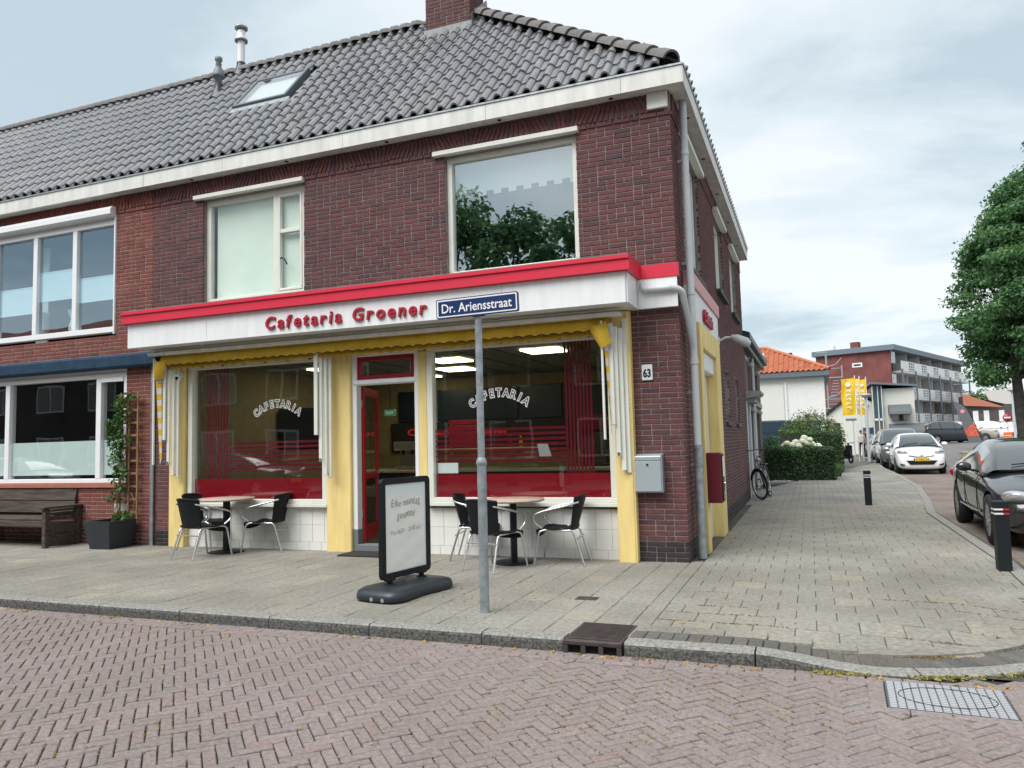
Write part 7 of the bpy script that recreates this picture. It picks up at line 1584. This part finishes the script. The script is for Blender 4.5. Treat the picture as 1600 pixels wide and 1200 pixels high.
    y0, y1 = c['roof'][0][0] - .02, c['roof'][0][0]; zc = interp(st, y0, 4)
    MB().tube([(-.66, y0 + .06, zc + .0), (0, y0 - .04, zc + .03), (.66, y0 + .06, zc + .0)], .022, 6).build('cowl', M_black, t, world=False)
    wr_ = c['roof']; zq = lambda y: interp([(a, b) for a, b in wr_], y, 1)
    MB().tube([(-.5, y0 + .10, zq(y0 + .12) + .02), (.0, y0 + .2, zq(y0 + .2) + .02)], .008, 5).tube([(.05, y0 + .08, zq(y0 + .12) + .02), (.55, y0 + .18, zq(y0 + .2) + .01)], .008, 5).build('wiper', M_black, t, world=False)
    return t
CG = 'cars parked along the side street'
make_car('sedan', 'parked_car', 'black saloon car with chrome trim parked at the right edge behind the bollard', (4.46, 2.1, ROADZ), R(-1.6), P_black, CG)
wc = make_car('hatch', 'parked_car', 'white hatchback with a yellow number plate parked facing the street corner', (5.14, 22.4, ROADZ), R(-1), P_white, CG)
make_car('mpv', 'parked_car', 'dark grey tall car parked right behind the white hatchback', (5.2, 28.6, ROADZ), 0, P_grey, CG, 1)
make_car('hatch', 'parked_car', 'silver hatchback seen left behind the white hatchback', (5.32, 36.3, ROADZ), 0, P_silver, CG, 1)
make_car('hatch', 'parked_car', 'dark hatchback behind the silver one beside the lamp post', (5.5, 44.5, ROADZ), 0, P_dark, CG, 1)
PG = 'cars on the parking lot'
make_car('suv', 'parked_car', 'black sport utility car parked sideways at the left of the parking lot', (13.1, 57, .60), R(112), P_dark, PG, 1)
make_car('suv', 'parked_car', 'dark grey car just behind the white hatchback on the parking lot', (11.3, 60, .60), R(110), P_grey, PG, 1)
make_car('suv', 'parked_car', 'beige sport utility car right of the feather banner', (15.2, 60.5, .6), R(75), P_beige, PG, 1)
make_car('suv', 'parked_car', 'white sport utility car between the beige car and the orange notice', (17.8, 64, .6), R(72), P_white, PG, 1)
make_car('suv', 'parked_car', 'dark car behind the white sport utility car', (20.5, 70, .6), R(80), P_grey, PG, 1)
make_car('mpv', 'parked_car', 'white car parked right of the street tree trunk', (21.5, 62, .6), R(75), P_white, PG, 1)
MB().add([(6.4, 24, -.125), (60, 24, -.125), (80, 56, .595), (9.6, 56, .595)], [(0, 1, 2, 3)]).add([(9.6, 56, .595), (80, 56, .595), (110, 130, .60), (9.6, 130, .60)], [(0, 1, 2, 3)]).build('parking_lot', M_asph, kind='structure')
ki = MB().cbox(9.0, 11.6, 38, 39.2, .12, .35, .05).build('traffic_island', M_kerb, kind='structure')
# ------------------------------------------------------------------ people and motor scooter far down the pavement
M_skin = mat('skin', (.45, .27, .20), .6); M_hair = mat('dark_hair', (.04, .025, .02), .7); M_top = mat('pale_top', (.62, .52, .45), .8); M_trous = mat('black_trousers', (.012, .012, .015), .8); M_teal = mat('teal_top', (.10, .30, .33), .8)
def person(label, loc, rz, top, bottom, stride=.2, h=1.68):
    t = thing('person', label, 'person', loc, rz); k = h / 1.75
    J = {'pelvis': (0, 0, .95, .135), 'waist': (0, .0, 1.10, .12), 'chest': (0, -.01, 1.32, .145), 'neck': (0, -.01, 1.49, .055), 'head0': (0, -.02, 1.58, .075), 'head': (0, -.02, 1.66, .09), 'top': (0, -.015, 1.73, .06)}
    E = [('pelvis', 'waist'), ('waist', 'chest'), ('chest', 'neck'), ('neck', 'head0'), ('head0', 'head'), ('head', 'top')]
    for s, n_ in ((-1, 'l'), (1, 'r')):
        f = stride * s
        J.update({n_ + 'hip': (s * .09, 0, .90, .095), n_ + 'knee': (s * .09, -f * .55 - .02, .50, .062), n_ + 'ank': (s * .09, -f, .09, .042), n_ + 'toe': (s * .10, -f - .16, .04, .035), n_ + 'sho': (s * .18, 0, 1.42, .058), n_ + 'elb': (s * .24, f * .3 + .02, 1.15, .043), n_ + 'wri': (s * .22, f * .5 - .08, .93, .032), n_ + 'hand': (s * .21, f * .55 - .12, .85, .036)})
        E += [('pelvis', n_ + 'hip'), (n_ + 'hip', n_ + 'knee'), (n_ + 'knee', n_ + 'ank'), (n_ + 'ank', n_ + 'toe'), ('chest', n_ + 'sho'), (n_ + 'sho', n_ + 'elb'), (n_ + 'elb', n_ + 'wri'), (n_ + 'wri', n_ + 'hand')]
    nm = list(J); me = bpy.data.meshes.new('body'); me.from_pydata([(J[q][0] * k, J[q][1] * k, J[q][2] * k) for q in nm], [(nm.index(a), nm.index(b)) for a, b in E], []); o = bpy.data.objects.new('body', me); COL.objects.link(o)
    o.modifiers.new('skin', 'SKIN'); 
    for i, q in enumerate(nm): me.skin_vertices[0].data[i].radius = (J[q][3] * k, J[q][3] * k * .85); me.skin_vertices[0].data[i].use_root = (i == 0)
    sub = o.modifiers.new('sub', 'SUBSURF'); sub.levels = 2; sub.render_levels = 2
    dg = bpy.context.evaluated_depsgraph_get(); dg.update(); m2 = bpy.data.meshes.new_from_object(o.evaluated_get(dg), depsgraph=dg); o.modifiers.clear(); o.data = m2; m2.name = 'body'
    for m_ in (top, bottom, M_skin): m2.materials.append(m_)
    for p in m2.polygons:
        z = p.center.z / k; x = abs(p.center.x) / k; p.use_smooth = True; p.material_index = 2 if z > 1.47 or (x > .17 and z < 1.1 and z > .75) else (0 if z > .97 else 1)
    o.parent = t
    rows = [[(.098 * k * math.sin(math.pi * .55 * i / 5) * math.cos(2 * math.pi * q / 14), (-.005 + .11 * math.sin(math.pi * .55 * i / 5) * math.sin(2 * math.pi * q / 14)) * k, (1.655 + .115 * math.cos(math.pi * .55 * i / 5)) * k) for q in range(15)] for i in range(6)]
    MB().grid(rows).build('hair', M_hair, t, world=False); return t
person('woman in a pale top and black trousers walking towards the street lamp', (4.36, 43.5, 0), R(5), M_top, M_trous, .2)
person('person in dark clothes walking behind the woman in the pale top', (4.75, 45.5, 0), 0, M_trous, M_trous, .12, 1.78)
person('person in a teal top farther along by the parked cars', (6.6, 56, 0), 0, M_teal, M_trous, .1, 1.7)
ms = thing('motor_scooter', 'dark motor scooter parked on the pavement right of the hedge', 'scooter', (3.0, 33, 0), R(20))
for y in (-.6, .62): MB().tube([(0, y + .22 * math.cos(a), .25 + .22 * math.sin(a)) for a in [2 * math.pi * k / 20 for k in range(20)]], .05, 8, closed=True).build('tyre', M_rubber, ms, world=False)
MB().tube([(0, -.6, .25), (0, -.45, .75), (0, -.38, 1.0)], .05, 8).cbox(-.16, .16, -.5, -.38, .35, .9, .04).cbox(-.15, .15, -.38, .1, .22, .32, .03).cbox(-.17, .17, .1, .8, .3, .68, .07).build('body', M_black, ms, world=False); MB().cbox(-.15, .15, .0, .75, .685, .80, .05).build('seat', M_dark, ms, world=False); MB().tube([(-.34, -.30, 1.02), (0, -.40, 1.0), (.34, -.30, 1.02)], .018, 6).build('handlebar', M_black, ms, world=False)
# ------------------------------------------------------------------ the other side of the street, seen in the panes
op = thing('opposite_row', 'row of brown brick houses with red roofs across the street, mirrored in the windows', 'house', (-24, -17.5, 0))
MB().box(-46, 9, -26, -17.5, -.2, 5.4).build('wall', bricksheet('opposite_brick', (.14, .09, .075), (.11, .07, .06), 4.6), op); MB().add([(-46.3, -17.1, 5.3), (9.3, -17.1, 5.3), (9.3, -21.7, 8.8), (-46.3, -21.7, 8.8), (-46.3, -26.3, 5.3), (9.3, -26.3, 5.3)], [(0, 1, 2, 3), (3, 2, 5, 4), (0, 3, 4), (1, 5, 2)]).build('roof', mat('opposite_roof', (.30, .085, .05), .8, var=.2), op)
for k in range(15):
    x = -45 + 3.5 * k
    for z in (.9, 3.5):
        w = MB().cbox(x, x + 1.7, -17.499, -17.44, z, z + 1.4, .01).build('window', M_white, op); MB().cbox(x + .1, x + .8, -17.439, -17.425, z + .1, z + 1.3, .005).cbox(x + .9, x + 1.6, -17.439, -17.425, z + .1, z + 1.3, .005).build('pane', M_carglass, w)
for i, (x, y, h, w_) in enumerate(((-8.2, -15.3, 10.4, 1.6), (-10.9, -15.2, 12.2, 1.9), (-6.3, -15.2, 10.3, 1.2), (-22, -14.5, 8.2, 2.0))):
    r2 = random.Random(40 + i); tree('opposite_tree', ['tree across the street mirrored in the middle of the large upper window', 'tallest tree across the street mirrored at the left of the large upper window', 'small tree across the street mirrored at the right of the large upper window', 'tree across the street mirrored in the window of the red brick house'][i], x, y, [(x + r2.uniform(-w_, w_) * .6, y + r2.uniform(-w_, w_) * .6, h * r2.uniform(.4, .92), w_ * .5, w_ * .5, w_ * .42, 1) for _ in range(14)], 4200, .12, M_leaf, .17, h * .45, 60 + i, 'trees across the street')
make_car('hatch', 'parked_car', 'white hatchback across the street mirrored in the frosted window band', (-24.6, -11.2, ROADZ), R(90), P_white, 'cars parked across the street', 1)
make_car('hatch', 'parked_car', 'dark car across the street mirrored in the left shop window', (-14.2, -11.2, ROADZ), R(90), P_dark, 'cars parked across the street', 1)
MB().cbox(-60, 6, -17.4, -12.4, -.2, 0, .02).build('opposite_pavement', M_slab, kind='structure')
